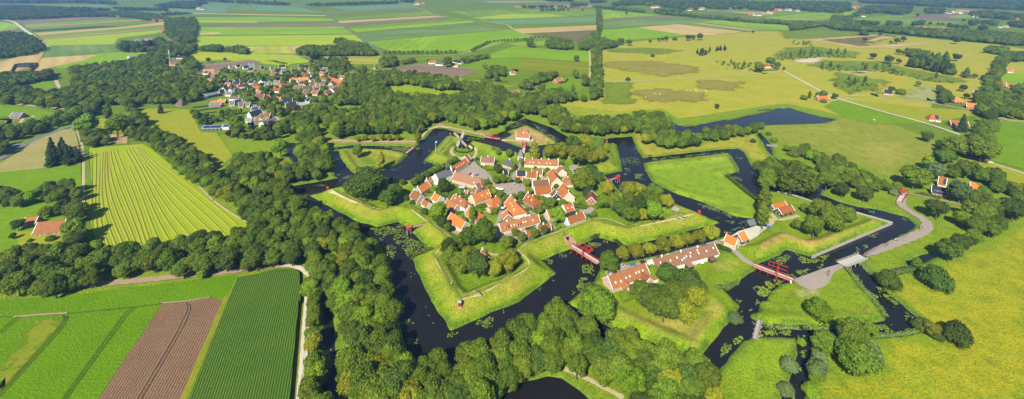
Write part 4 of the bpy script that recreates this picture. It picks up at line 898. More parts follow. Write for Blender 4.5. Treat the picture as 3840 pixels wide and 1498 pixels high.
# ---- trees one can tell apart
SG = '''11 1010 500 60 oak|round dark green tree on the small left island
11 1225 590 42 yellow|tall yellowish tree on the small left island
11 1080 790 190 dark|huge dark tree on the left bastion beside the sentry box|.82
11 915 850 65 dark|dark tree at the left rim of the clump on the left bastion
11 975 890 52 fresh|bright green tree at the front of the clump on the left bastion
11 1075 900 60 oak|green tree in front of the huge dark tree on the left bastion
11 1180 810 90 oak|broad green tree right of the huge dark tree on the left bastion|.85
21 1290 0 95 dark|wide dark tree on the left bastion near the bent path|.85
11 1370 880 75 dark|dark tree right of the wide tree on the left bastion
11 1345 795 38 ball|small clipped round tree on the left curtain rampart
11 1440 805 27 ball|smallest clipped round tree on the left curtain rampart
11 1550 805 35 ball|clipped round tree on the left curtain rampart near the houses
11 1610 765 38 ball|clipped round tree on the rampart left of the church, lowest but one
11 1675 735 40 ball|clipped round tree on the rampart left of the church, middle one
11 1735 700 30 ball|clipped round tree on the rampart nearest the church gable
11 1785 665 32 ball|clipped round tree on the rampart left of the turret
11 1845 645 22 ball|little round tree on the rampart beside the turret
11 1900 610 26 ball|little round tree on the rampart behind the turret
11 1950 585 30 ball|round tree behind the long orange roof by the mill path
11 2365 520 24 ball|small round tree on the rampart right of the windmill
11 2475 525 34 ball|round tree on the rampart left of the gatehouse
12 25 525 34 ball|round tree on the rampart just left of the slate gatehouse
12 268 510 45 limetall|slim yellow green tree on the rampart right of the gatehouse
A 840 680 150 dark|great brown green tree in the garden before the church|.9
A 1440 570 1 ball|x
12 420 505 75 lime|yellow green tree left in the row above the long cream house
12 520 490 85 lime|second yellow green tree above the long cream house
12 640 420 75 dark|dark tree behind the yellow green row at the north moat
12 700 530 115 lime|very broad yellow green tree on the upper right bastion|.9
12 770 420 80 lime|yellow green tree behind the broad tree of the upper right bastion
12 870 450 85 oak|green tree by the sentry box on the upper right bastion
12 905 545 65 lime|yellow green tree at the edge of the upper right bastion
12 950 480 45 lime|slender yellow green tree nearest the moat on the upper right bastion
12 820 560 70 lime|yellow green tree low in the clump of the upper right bastion
12 735 775 120 oak|massive dark green tree beside the parked cars behind the street
12 810 700 80 dark|dark tree between massive tree and upper right bastion
12 880 760 70 dark|dark tree by the walkway to the right latrine
12 965 860 75 lime|yellow green tree beside the right latrine walkway
22 930 30 70 oak|dark tree in front of the brick house on the right bastion
22 1040 40 85 oak|green tree at the left of the wood on the right bastion
22 1200 150 85 oak|tree at the front rim of the wood on the right bastion
22 1110 110 80 dark|dark tree in the front of the wood on the right bastion
22 1320 160 60 lime|yellowish tree in the front rim of the wood on the right bastion
22 1430 130 95 fresh|bright tree in the wood on the right bastion near the tables
22 1290 60 85 dark|tree in the middle of the wood on the right bastion
22 1550 30 75 lime|yellow green tree nearest the moat on the right bastion
12 1180 870 85 lime|yellow green tree at the back left of the right bastion wood
12 1270 880 80 lime|tree at the back of the right bastion wood
12 1420 900 85 oak|tree at the back right of the right bastion wood
12 1350 960 80 oak|tree in the heart of the right bastion wood
22 1180 30 80 oak|green tree deep in the right bastion wood
22 1420 40 80 oak|green tree right of centre in the right bastion wood
21 1790 130 95 fresh|bright yellow green tree beside the white cottage in the fortress
21 1820 235 55 dark|small dark tree by the rampart below the bright tree
21 1875 285 36 ball|round bush tree in front of the white cottage
21 2118 160 36 poplar|narrow grey green columnar tree between two orange roofs
21 2070 370 88 oak|tree above the lower bastion clump, left of the lane
21 2230 330 123 oak|large tree above the lower bastion clump beside the lane|.9
21 1880 470 82 dark|dark tree at the left end of the lower bastion clump
21 1960 440 76 oak|tree behind the left end of the lower bastion clump
21 1900 560 88 oak|olive tree left in the lower bastion clump
21 2010 620 100 oak|tree in the middle left of the lower bastion clump
21 2170 650 123 dark|big dark tree at the front of the lower bastion clump|.9
21 2080 540 82 lime|olive tree behind the front of the lower bastion clump
21 2330 680 82 lime|yellow green tree right of the brick gable on the lower bastion
22 10 600 112 lime|broad yellow green tree at the right of the lower bastion|.9
21 2480 560 70 lime|yellow green tree behind the broad one on the lower bastion
21 2440 440 64 ball|dark round bush at the square behind the lower bastion
21 2490 420 42 ball|small round bush beside the grey yard
D 290 810 85 ball|round clipped tree by the grey yard, leftmost in front of the orange lean-to
D 540 740 85 ball|round clipped tree in the middle of the three before the low dark house
D 730 690 80 ball|round clipped tree right of the three before the low dark house
D 160 720 70 ball|small round tree before the long cream house
D 970 380 165 fresh|bright green round tree between the pink gable and the black roof|.9
D 640 290 80 oak|garden tree below the brick house
D 1690 370 50 ball|small round tree beside the dark blue parked car
D 850 150 110 oak|garden tree behind the brick house
D 1080 160 90 oak|garden tree before the tall cream gable
D 1720 230 60 limebush|yellowish shrub beside the brick cottage
D 780 240 50 bush|garden shrub by the bright green round tree
B 60 590 60 oak|square tree left of the market street at its upper end
B 220 600 60 oak|small tree before the orange lean-to at the square
B 390 640 85 lime|yellow green tree at the upper right of the square
B 430 800 85 lime|yellow green tree right of the square
B 280 880 80 oak|green tree at the lower right of the square
B 130 920 70 oak|dark green tree at the lower side of the square
A 2000 560 85 oak|dense tree at the top of the square
A 1850 580 80 oak|tree at the upper left of the square
A 1960 570 50 lime|narrow olive tree at the top of the square
A 1720 740 75 lime|yellow green tree left of the square
A 1820 800 75 lime|yellow green tree lower left of the square
A 1940 850 75 oak|tree at the lower left corner of the square
A 2050 940 70 oak|tree at the lower edge of the square
A 2190 920 65 oak|tree at the lower edge of the square below the awning
A 1680 640 70 oak|tree beside the end of the long brown roof
A 1890 360 95 dark|dark tree left of the slate hipped house
A 2190 330 40 poplar|slim dark tree right of the slate hipped house
A 1480 190 45 darkbush|dark shrub left of the brown roofed house
B 300 260 35 poplar|slim tree left of the long cream house
B 550 350 32 bush|shrub before the long cream house
B 790 390 50 bush|shrub below the right end of the long cream house
B 1080 280 50 darkbush|shrub at the right end of the long cream house
B 960 720 60 darkbush|square garden shrub between two orange gables
B 1590 790 120 conifer|low dark spreading tree above the garden lawn|.55
C 480 330 85 darkbush|dark shrub between rampart and bright tree
C 130 60 70 darkbush|dark shrub by the leftmost orange house
C 250 150 60 darkbush|round shrub before the leftmost orange house
A 640 780 75 limebush|yellow shrub in front of the church
A 1160 830 70 limebush|yellow green shrub below the lavender awning
C 1420 200 45 bush|shrub at the corner of the big orange house
C 1830 320 75 bush|shrub beside the orange annex
C 1250 480 65 bush|shrub in the cottage garden
22 985 620 105 oak|broad tree at the end of the moat bridge, first of the avenue|.95
22 1125 544 72 lime|second avenue tree by the long houses
22 1255 509 83 lime|third avenue tree by the long houses
22 1385 484 67 lime|fourth avenue tree by the long houses
22 1510 439 83 lime|fifth avenue tree by the long houses
22 1640 414 78 lime|sixth avenue tree by the long houses
22 1750 392 72 lime|seventh avenue tree by the long houses
22 1868 359 67 lime|eighth avenue tree by the long houses
22 1975 319 83 lime|last avenue tree before the orange shuttered house
22 1550 725 105 dark|dark tree with bare tips between the two long houses|.9
22 1420 720 75 limebush|bright yellow green hedge bush between the two long houses
22 850 930 130 dark|green tree behind the huge one at the left corner of the ravelin|.85
32 880 60 185 oak|huge dark round tree at the left corner of the ravelin|.85
22 1740 810 145 dark|large tree behind the wood of the ravelin|.8
22 1290 900 110 oak|tree left in the wood of the ravelin|.85
22 1470 930 130 dark|dark tree in the middle of the ravelin wood|.8
22 1640 900 125 oak|broad tree in the heart of the ravelin wood|.8
32 1520 90 170 oak|great tree at the front of the ravelin wood|.8
32 1380 30 110 dark|dark tree at the front left of the ravelin wood
22 1860 880 90 oak|tree at the right of the ravelin wood
22 1840 950 100 yellowball|yellow tree right of the ravelin wood|.9
32 1725 150 105 yellowball|bright yellow tree at the front of the ravelin wood|.9
22 1150 950 60 limebush|yellow shrub between huge tree and ravelin wood
32 2205 200 75 greybush|grey green willow bush at the ravelin tip
23 545 260 105 oak|round tree at the front of the group on the palisade ravelin
23 720 200 125 oak|broad tree in the group on the palisade ravelin|.9
23 850 150 90 oak|right tree in the group on the palisade ravelin
23 620 110 110 oak|back tree in the group on the palisade ravelin|.9
23 385 260 50 oak|small tree left of the group on the palisade ravelin
23 455 100 40 oak|small tree behind the group near the black barn
23 55 170 55 poplar|tall birch left of the black barn
22 2490 40 65 poplar|birch beside the green ravelin
13 820 870 70 dark|tree on the bank right of the channel
13 1035 910 75 dark|dark tree on the bank before the red drawbridge
13 670 780 90 oak|tree beside the channel left of the bank
13 390 760 190 oak|huge tree in the corner of the channels|.72
13 110 770 100 oak|tree left of the huge one by the channel|.85
13 120 600 42 darkbush|dark bush on the dry bank by the channel
13 1645 360 50 dark|lone dark tree on the pasture right of the pond
13 1765 430 38 dark|small dark tree on the pasture beside the lone one
12 2380 410 28 darkbush|lone dark bush on the dry bank near the footbridge
12 1385 555 20 bush|little bush on the shore of the right moat
13 40 260 35 oak|tree at the pond corner
13 110 340 26 bush|bush by the footbridge stream
13 165 400 35 bush|larger bush by the footbridge stream
13 1520 740 130 oak|great tree beyond the red drawbridge|.85
13 1720 680 85 willow|pale tree beside the black roofed farm
13 1660 610 65 fresh|bright green tree left of the lane
13 2170 480 130 oak|broad tree by the lane at the white car|.85
13 1910 450 100 oak|tree at the bend of the lane
13 1960 880 115 willow|large grey green weeping tree at the black roofed farm|.9
13 2100 960 80 oak|tree right of the weeping tree
13 1990 240 45 conifer|dark conifer beside the brick red roof
13 2050 100 1 oak|x
23 1740 100 95 dark|dark tree right of the winding brick road
23 1990 200 80 fresh|yellow green tree in the right hedgerow
23 2090 380 80 oak|tree at the lower end of the right hedgerow
23 1860 500 115 dark|large dark tree at the small ditch|.9
23 1960 430 90 dark|tree behind the large dark tree at the small ditch
23 1545 635 52 fresh|small bright tree by the ditch
23 1270 805 100 darkbush|dark round bush at the bend of the right channel|1.3
23 1725 785 130 darkbush|large lone dark round bush on the golden meadow|1.2
33 600 140 115 limebush|round bright green bush on the road island|1.25
33 1930 370 125 darkbush|dark round bush far right on the golden meadow|1.2
33 1600 290 90 darkbush|dark bush left of the round bush on the golden meadow
33 1690 320 70 lime|brownish bush beside the dark round bush
33 1740 390 60 darkbush|brownish low bush before the dark round bush
33 970 590 200 oak|very large tree in the group on the meadow corner|.8
33 1090 560 120 willow|pale tree at the right of the group on the meadow corner
33 920 360 150 oak|tree at the back of the group on the meadow corner|.85
33 1090 320 70 fresh|bright tree at the back right of the group on the meadow corner
33 640 430 110 oak|tree at the left of the group on the meadow corner
33 740 500 80 dark|dark tree amid the group on the meadow corner
33 600 620 90 willow|pale tree by the bottom creek
33 580 710 100 willow|grey green tree above the bottom creek
33 570 780 75 fresh|bright bush by the bottom creek
33 520 920 85 limebush|yellow green bush at the lower end of the creek
33 430 425 42 fresh|small bright bush at the creek mouth
33 310 670 85 greybush|grey green bush on the lower right field edge
33 280 900 80 greybush|grey green bush at the bottom field edge
10 830 240 105 fresh|large rounded tree beside the farm track|.9
10 1120 250 95 fresh|tall rounded tree in the paddock|1.1
10 1040 130 35 poplar|slim tree at the edge of the wood above the paddock
20 170 260 55 dark|dark tree left of the small barn
20 120 370 32 dark|small tree in the barn garden
20 700 300 100 fresh|bright tree right of the long barn
20 690 390 70 oak|olive tree right of the long barn
20 290 420 25 darkbush|bush in the barn garden
20 310 480 50 darkbush|wide bush in the barn garden
20 245 470 28 darkbush|round bush in the barn garden
20 490 400 42 bush|tall shrub before the long barn
20 1770 700 75 oak|tree standing forward of the belt at the beet field
20 1950 735 50 fresh|small tree on the beet field edge
20 2390 640 70 oak|tree at the corner of the maize field
20 1180 700 80 oak|olive tree bulging from the belt above the beet field
20 730 780 65 oak|tree over the track at the left
10 2290 230 75 fresh|bright green tree by the solar roofed hall
10 2215 335 36 copper|copper coloured tree by the solar roofed hall
10 2440 365 36 copper|second copper tree in the cemetery
F 1640 700 85 copper|dark copper tree by the white hall
F 1520 760 60 conifer|dark conifer by the white hall
F 1620 850 50 conifer|blue green conifer by the white hall
10 1550 95 28 conifer|square cut conifer at the meadow top
11 260 470 85 fresh|pale green willow by the left creek
11 720 190 50 fresh|bright tree at the wood edge by the parking
11 825 725 22 greybush|small willow on the moat point
11 1010 385 30 lime|first slim tree on the dry bank path
11 1080 375 28 lime|second slim tree on the dry bank path
11 1155 385 30 lime|third slim tree on the dry bank path
11 1240 370 33 lime|fourth slim tree on the dry bank path
11 1312 375 30 lime|fifth slim tree on the dry bank path
11 1395 370 30 lime|sixth slim tree on the dry bank path
11 1593 365 30 limetall|last slim tree by the wooden bridge
02 675 560 30 oak|lone round tree in the bright green field
02 665 715 40 oak|lone tree at the corner of the lawn
02 340 850 42 oak|round tree on the lawn by the hedges
02 220 830 38 willow|silvery tree near the dark roofed house
02 640 870 22 poplar|slim tree on the lawn
01 2237 635 28 willow|silvery tree in the green field
01 2350 750 32 willow|silvery tree by the maize plot
01 1877 590 50 oak|round tree between the white farm houses
01 1690 590 18 copper|small copper tree by the white farm
02 1385 400 16 dark|lone dark tree at the edge of the heath
02 1470 382 18 dark|first of the dark trees on the heath rim
02 1505 378 16 dark|second of the dark trees on the heath rim
02 1542 372 24 dark|third of the dark trees on the heath rim
02 1625 378 24 darkbush|wide dark bush on the heath rim
02 1755 360 28 dark|left tree of the three big ones on the heath rim
02 1803 360 22 dark|middle tree of the three big ones on the heath rim
02 1870 350 32 dark|right tree of the three big ones on the heath rim
02 1157 128 14 dark|lone tree in the far green field
02 1105 395 32 dark|big dark tree right of the avenue end
02 1185 405 30 dark|dark tree beside the big one right of the avenue
02 1410 538 22 darkbush|dark bush in the heath grass
02 1172 768 26 darkbush|bush beside the white track on the heath
02 2380 308 14 dark|small tree by the far straw strip
02 2440 640 50 oak|tree left of the white cottage on the heath
02 2550 590 45 oak|tree behind the white cottage on the heath
03 25 640 35 oak|dark tree by the cottage on the heath
03 120 590 40 oak|tree behind the cottage on the heath
03 192 625 33 willow|silvery white tree by the cottage on the heath
03 258 662 15 dark|small dark tree at the track fork
03 1042 380 22 dark|lone tree in the brown field
03 1290 408 16 dark|small tree at the left of the group in the straw field
03 1350 390 28 dark|tree in the group in the straw field
03 1412 375 26 dark|tree at the right of the group in the straw field
03 1120 538 30 dark|lone round tree on the heath
03 1272 568 42 dark|large lone round tree on the heath
03 1365 495 26 dark|tree at the left end of the heath group
03 1408 508 22 dark|second tree of the heath group
03 1370 590 26 dark|small dark tree before the mixed belt
03 1930 550 36 dark|round tree right of the mixed belt
03 1925 388 32 dark|lone tree before the long dark belt
03 1028 322 42 darkbush|wide dark clump behind the brown field
03 1190 328 18 dark|small tree behind the brown field
03 1557 805 26 willow|greyish tree at the end of the ditch hedge
03 1990 845 34 dark|dark tree by the black roofed house
03 2025 925 26 copper|copper tree by the far black roofed house
03 1170 870 26 yellow|yellow tree by the dark roofed house on the heath
03 1390 890 45 bush|bushes right of the dark roofed house on the heath
03 1300 860 30 oak|tree behind the dark roofed house on the heath
03 640 905 36 oak|tree left of the orange barn by the track
03 590 915 28 oak|second tree left of the orange barn by the track
03 752 925 28 dark|round tree right of the orange barn by the track
03 508 915 15 poplar|slim tree on the heath left of the orange barn
03 450 945 35 bush|low bushes left of the orange barn
03 640 978 28 bush|round bush before the orange barn
03 1550 145 15 dark|lone tree in the far pasture
03 1670 225 16 dark|far lone tree beyond the long belt
03 1748 232 14 dark|second far lone tree beyond the long belt
03 1788 234 14 dark|third far lone tree beyond the long belt
03 1995 195 14 dark|far lone tree in the green field
00 2172 572 18 dark|lone tree above the soil field
00 2010 578 24 dark|tree in the small hedged garden
00 1450 530 36 oak|tree beside the red roofed shed
00 1202 460 40 dark|dark tree at the left end of the farm
00 1325 455 38 dark|dark tree amid the farm sheds
00 1440 420 40 copper|copper tree behind the farm sheds
01 595 540 52 dark|dark tree before the copse amid the fields
12 2032 70 24 dark|lone small tree on the heath above the pond
21 610 330 45 fresh|bright tree at the clearing left of the moat'''
for ln in SG.splitlines():
    q = ln.split('|'); t, x, y, r, k = q[0].split()
    if q[1] == 'x': continue
    b_ = SHAPE[k] == 'bush'
    single(t, float(x), float(y), float(r), k, q[1], float(q[2]) if len(q) > 2 else 1.0, 'bush' if b_ else 'tree', 'bush' if b_ else ('conifer' if k == 'conifer' else 'tree'))
def place_trees():
    sgl = [t for t in TREES if t[8]]; oth = [t for t in TREES if not t[8]]
    # forest trees give way to the ones told apart and to houses
    P_ = np.array([[t[0], t[1], t[3]] for t in sgl]); keep = []
    for t in oth:
        d = np.hypot(P_[:, 0] - t[0], P_[:, 1] - t[1])
        if (d < P_[:, 2] * .75).any(): continue
        if any((t[0] - bx) ** 2 + (t[1] - by) ** 2 < (br + t[3] * .75) ** 2 for bx, by, br in FOOT): continue
        keep.append(t)
    def size(t): return t[3] / depth(t[0], t[1])
    def inview(t):
        d = depth(t[0], t[1], t[2] + 8); px = PX + F * t[0] / d; py = PY - F * (t[1] * sp + (t[2] + 6 - HC) * cp) / d
        return -20 < px < 3860 and py < 1540
    keep = [t for t in keep if inview(t) or t[1] < 500]
    free = 300
    keep.sort(key=lambda t: -size(t) if inview(t) else 0)
    named = [t for t in keep[:free]]; rest = keep[free:]
    print('trees', len(sgl), len(named), len(rest))
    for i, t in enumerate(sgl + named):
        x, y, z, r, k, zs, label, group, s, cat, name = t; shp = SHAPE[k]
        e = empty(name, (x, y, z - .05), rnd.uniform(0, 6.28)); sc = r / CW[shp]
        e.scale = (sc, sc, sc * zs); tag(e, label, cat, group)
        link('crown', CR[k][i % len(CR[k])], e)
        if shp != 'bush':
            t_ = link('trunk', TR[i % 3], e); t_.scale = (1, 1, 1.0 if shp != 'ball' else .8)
    # the rest: one object, instanced on points
    src = bpy.data.collections.new('crown_shapes'); names = []
    for k in CR:
        for j, m in enumerate(CR[k]):
            o = bpy.data.objects.new('crown_shape', m); o.name = 'crown_shape_%02d' % len(names); src.objects.link(o); names.append((k, j))
    first = {}
    for i, (k, j) in enumerate(names): first.setdefault(k, []).append(i)
    n = len(rest); v = np.array([[t[0], t[1], t[2] - .3] for t in rest], np.float32)
    me = bpy.data.meshes.new('woodland'); me.vertices.add(n); me.vertices.foreach_set('co', v.ravel())
    sca = np.array([[t[3] / CW[SHAPE[t[4]]]] * 2 + [t[3] / CW[SHAPE[t[4]]] * t[5]] for t in rest], np.float32)
    vi = np.array([rnd.choice(first[t[4]]) for t in rest], np.int32); ro = np.array([rnd.uniform(0, 6.28) for t in rest], np.float32)
    me.attributes.new('tscale', 'FLOAT_VECTOR', 'POINT').data.foreach_set('vector', sca.ravel())
    me.attributes.new('tvar', 'INT', 'POINT').data.foreach_set('value', vi); me.attributes.new('trot', 'FLOAT', 'POINT').data.foreach_set('value', ro)
    o = link('woodland', me); tag(o, 'mass of broadleaf trees filling the farther woods, belts and hedgerows', 'woodland', None, 'stuff')
    ng = bpy.data.node_groups.new('scatter_trees', 'GeometryNodeTree'); ng.interface.new_socket('Geometry', in_out='INPUT', socket_type='NodeSocketGeometry'); ng.interface.new_socket('Geometry', in_out='OUTPUT', socket_type='NodeSocketGeometry')
    N_ = ng.nodes; gi = N_.new('NodeGroupInput'); go = N_.new('NodeGroupOutput'); ip = N_.new('GeometryNodeInstanceOnPoints'); ci = N_.new('GeometryNodeCollectionInfo')
    ci.inputs['Collection'].default_value = src; ci.inputs['Separate Children'].default_value = True; ci.inputs['Reset Children'].default_value = True
    def attr(nm, typ):
        a = N_.new('GeometryNodeInputNamedAttribute'); a.data_type = typ; a.inputs['Name'].default_value = nm; return a.outputs['Attribute']
    cx = N_.new('ShaderNodeCombineXYZ'); ng.links.new(attr('trot', 'FLOAT'), cx.inputs[2])
    mp = N_.new('GeometryNodeMeshToPoints'); ng.links.new(gi.outputs[0], mp.inputs[0]); ng.links.new(mp.outputs[0], ip.inputs['Points'])
    ng.links.new(ci.outputs[0], ip.inputs['Instance']); ip.inputs['Pick Instance'].default_value = True
    ng.links.new(attr('tvar', 'INT'), ip.inputs['Instance Index']); ng.links.new(cx.outputs[0], ip.inputs['Rotation']); ng.links.new(attr('tscale', 'FLOAT_VECTOR'), ip.inputs['Scale'])
    ng.links.new(ip.outputs[0], go.inputs[0]); md = o.modifiers.new('scatter', 'NODES'); md.node_group = ng

# ------------------------------------------------------------------ building materials
def tilemat(name, c, c2, moss=.15):
    if name in MATS: return MATS[name]
    m, nt, b = nodes(name, 0.85, 0.15)
    tc = nt.nodes.new('ShaderNodeTexCoord').outputs['Object']; oi = nt.nodes.new('ShaderNodeObjectInfo')
    n1 = gain(nt, noise(nt, tc, .35, 4, .7), .3, .7); n2 = gain(nt, noise(nt, tc, 2.2, 3, .7), .3, .7)
    k = mix(nt, n1, c, c2); k = mix(nt, math_(nt, 'MULTIPLY', n2, .45), k, [x * .55 for x in c2])
    hs = nt.nodes.new('ShaderNodeHueSaturation'); nt.links.new(k, hs.inputs['Color']); nt.links.new(math_(nt, 'ADD', .55, math_(nt, 'MULTIPLY', oi.outputs['Random'], .52)), hs.inputs['Value'])
    w_ = nt.nodes.new('ShaderNodeTexWave'); w_.bands_direction = 'X'; w_.inputs['Scale'].default_value = 1.1; w_.inputs['Distortion'].default_value = .4; nt.links.new(tc, w_.inputs[0])
    nt.links.new(hs.outputs[0], b.inputs['Base Color']); bump(nt, b, w_.outputs['Fac'], .5, .08); MATS[name] = m; return m
ROOF = dict(o=tilemat('orange_tiles', (.62, .215, .045), (.42, .145, .045)), b=tilemat('weathered_red_tiles', (.45, .185, .065), (.32, .135, .06)), r=tilemat('brown_tiles', (.27, .145, .09), (.33, .17, .095)),
            g=tilemat('slate', (.16, .16, .165), (.20, .20, .20)), k=tilemat('black_tiles', (.028, .032, .045), (.04, .045, .055)), s=tilemat('grey_sheet', (.30, .36, .36), (.25, .30, .31)), h=tilemat('thatch', (.17, .12, .09), (.22, .16, .11)),
            O=tilemat('new_orange_tiles', (.68, .22, .045), (.60, .19, .045)))
WALL = dict(c=plain('cream_plaster', (.62, .52, .37), .8), w=plain('white_wall', (.76, .75, .71), .8), p=plain('pale_brick', (.52, .36, .27), .85), k=plain('tarred_boards', (.03, .035, .04), .7), b=plain('red_brick', (.30, .13, .08), .85, var=.25, scale=3),
            l=plain('pale_blue_wall', (.52, .62, .68), .8), g=plain('grey_stone', (.36, .33, .27), .85), y=plain('yellow_stone', (.60, .48, .30), .85), B=plain('blue_black_boards', (.045, .06, .085), .7))
m_trim = plain('white_trim', (.80, .79, .76), .6); m_glass = plain('window_glass', (.05, .06, .075), .1, .6); m_green = plain('green_door', (.03, .07, .05), .5); m_redd = plain('red_door', (.28, .05, .03), .5)
m_red = plain('red_paint', (.36, .04, .018), .55, var=.2); m_wood = plain('grey_wood', (.34, .31, .27), .85); m_deck = plain('plank_deck', (.46, .42, .37), .85, scale=4); m_dark = plain('dark_opening', (.012, .012, .012), .9)
m_orange = plain('orange_shutters', (.70, .25, .02), .6); m_solar = plain('solar_panel', (.02, .035, .10), .25, .6); m_chim = plain('chimney_brick', (.42, .22, .14), .85)
m_skyl = plain('skylight_glass', (.55, .62, .68), .15, .7)
def winmesh(wd, ht, name='window'):
    mb = MB(); mb.box(-wd / 2, wd / 2, -.03, .05, 0, ht, 0); mb.box(-wd / 2 + .12, wd / 2 - .12, .02, .07, .12, ht - .12, 1)
    mb.box(-.03, .03, .02, .085, .1, ht - .1, 0); mb.box(-wd / 2 + .1, wd / 2 - .1, .02, .08, ht * .55, ht * .55 + .06, 0); return mb.mesh(name, [m_trim, m_glass])
WM = {}
def wm(wd, ht):
    k = (wd, ht)
    if k not in WM: WM[k] = winmesh(wd, ht)
    return WM[k]
def doormesh(m):
    mb = MB(); mb.box(-.55, .55, -.03, .05, 0, 2.1, 0); mb.box(-.45, .45, .02, .08, 0, 2.0, 1); return mb.mesh('door', [m_trim, m])
DM = {'g': doormesh(m_green), 'r': doormesh(m_redd), 'd': doormesh(m_dark)}
_c = MB(); _c.box(-.38, .38, -.3, .3, -.9, .75); _c.box(-.44, .44, -.36, .36, .75, .9); CHM = {'w': _c.mesh('chimney', m_trim), 'b': _c.mesh('chimney', m_chim)}
def skymesh(t):
    mb = MB(); q = Matrix.Rotation(t, 4, 'X'); mb.box(-.42, .42, -.55, .55, .02, .12, 0, q); mb.box(-.34, .34, -.46, .46, .1, .15, 1, q); return mb
SKM = {}
def house(name, t, e1, e2, W, wh, roof, wall, label, slope=1.0, h1=0.0, h2=0.0, win=None, gwin=1, chim=(.15,), sky=(), dorm=(), door='g', trim=True, cat='house', group=None, small=False, chm='w', base=0.0, front='-', solar=None, z0=None, tp=None):
    """e1->e2: the visible eave in the photo; the house lies to the left of that direction"""
    p1 = N(t, *e1); p2 = N(t, *e2); g = 1.7
    for _ in range(4):
        a = G(p1[0], p1[1], g + wh); b_ = G(p2[0], p2[1], g + wh)
        mx, my = (a[0] + b_[0]) / 2, (a[1] + b_[1]) / 2; g = max(H(mx, my), .9) if z0 is None else z0
    g = min(g, 2.2) if z0 is None else g
    dx, dy = b_[0] - a[0], b_[1] - a[1]; L = math.hypot(dx, dy); ang = math.atan2(dy, dx)
    nx_, ny_ = -dy / L, dx / L; cx, cy = mx + nx_ * W / 2, my + ny_ * W / 2
    return build_house(name, cx, cy, g - .15, ang, L, W, wh + .15, roof, wall, label, slope, h1, h2, win, gwin, chim, sky, dorm, door, trim, cat, group, small, chm, solar)
def build_house(name, cx, cy, g, ang, L, W, wh, roof, wall, label, slope=1.0, h1=0, h2=0, win=None, gwin=1, chim=(.15,), sky=(), dorm=(), door='g', trim=True, cat='house', group=None, small=False, chm='w', solar=None):
    FOOT.append((cx, cy, min(L, W) * .55))
    if small:
        dd_ = math.hypot(cx, cy); FOOT.append((cx - cx / dd_ * 9, cy - cy / dd_ * 9, 4.0))
    k = max(1, int(L / max(W, 1)))
    for i in range(k + 1):
        s = (i / k - .5) * (L - W * .8) if L > W else 0
        FOOT.append((cx + math.cos(ang) * s, cy + math.sin(ang) * s, W * .5))
    e = empty(name, (cx, cy, g), ang); tag(e, label, cat, group)
    RM = ROOF[roof]; Wm = WALL[wall]; rise = W / 2 * slope; rz = wh + rise; x0, x1 = -L / 2, L / 2; y0 = W / 2
    mb = MB()
    # walls: pentagon gables where there is no hip
    def gab(x, hip): return [(x, -y0, 0), (x, y0, 0), (x, y0, wh), (x, 0, rz - .12), (x, -y0, wh)] if not hip else [(x, -y0, 0), (x, y0, 0), (x, y0, wh), (x, -y0, wh)]
    mb.face(gab(x0, h1)[::-1]); mb.face(gab(x1, h2)); mb.face([(x0, -y0, 0), (x1, -y0, 0), (x1, -y0, wh), (x0, -y0, wh)]); mb.face([(x1, y0, 0), (x0, y0, 0), (x0, y0, wh), (x1, y0, wh)])
    wl = mb.build('wall', Wm, e)
    o = .28 if not small else .3; ez = wh - o * slope * .9; T = .16; xe0, xe1 = x0 - (.12 if not h1 else o), x1 + (.12 if not h2 else o); ye = y0 + o
    rx0, rx1 = (x0 + h1 if h1 else xe0), (x1 - h2 if h2 else xe1)
    mb = MB()
    def sl(sg):
        q = [(xe0, sg * ye, ez), (xe1, sg * ye, ez), (rx1, 0, rz), (rx0, 0, rz)]
        if sg > 0: q = q[::-1]
        mb.face([(x, y, z + T) for x, y, z in q]); mb.face([(x, y, z) for x, y, z in q][::-1])
        mb.face([(xe0, sg * ye, ez), (xe1, sg * ye, ez), (xe1, sg * ye, ez + T), (xe0, sg * ye, ez + T)][::(1 if sg < 0 else -1)])
        for xa, xb, hp in ((xe0, rx0, h1), (xe1, rx1, h2)):
            if not hp: mb.face([(xa, sg * ye, ez), (xb, 0, rz), (xb, 0, rz + T), (xa, sg * ye, ez + T)])
    sl(-1); sl(1)
    for xa, xb, hp, s in ((xe0, rx0, h1, 1), (xe1, rx1, h2, -1)):
        if hp:
            q = [(xa, ye, ez), (xa, -ye, ez), (xb, 0, rz)]
            if s < 0: q = q[::-1]
            mb.face([(x, y, z + T) for x, y, z in q]); mb.face([(x, y, z) for x, y, z in q][::-1]); mb.face([(xa, -ye, ez), (xa, ye, ez), (xa, ye, ez + T), (xa, -ye, ez + T)])
    mb.bar((rx0, 0, rz + T), (rx1, 0, rz + T), .3, .16)
    rf = mb.build('roof', RM, e)
    if trim:
        for xa, hp in ((x0, h1), (x1, h2)):
            if hp: continue
            mb = MB(); s = -1 if xa < 0 else 1
            for sg in (-1, 1): mb.bar((xa + s * .12, sg * (ye + .03), ez + .12), (xa + s * .12, 0, rz + .16), .3, .34)
            mb.build('gable_trim', m_trim, e)
    for c in chim:
        co_ = link('chimney', CHM[chm], rf, (rx0 + (rx1 - rx0) * c, 0, rz + .5))
    # windows on the long walls and gables
    n = win if win is not None else max(1, int(L / 3.2)); hgt = 1.25 if wh > 2.4 else 1.0; sill = min(.9, wh - hgt - .35)
    dk = n // 2
    for i in range(n):
        x = x0 + L * (i + .5) / n
        for sg, rzz in ((-1, math.pi), (1, 0)):
            if sg > 0 and (small or i % 2): continue
            if i == dk and door and sg < 0: link('door', DM[door], e, (x, sg * (y0 + .02), 0), math.pi if sg < 0 else 0); continue
            link('window', wm(.95, hgt), e, (x, sg * (y0 + .02), max(.4, sill)), math.pi if sg < 0 else 0)
        if wh > 4.6 and not small: link('window', wm(.95, hgt), e, (x, -(y0 + .02), max(.4, sill) + 2.4), math.pi)
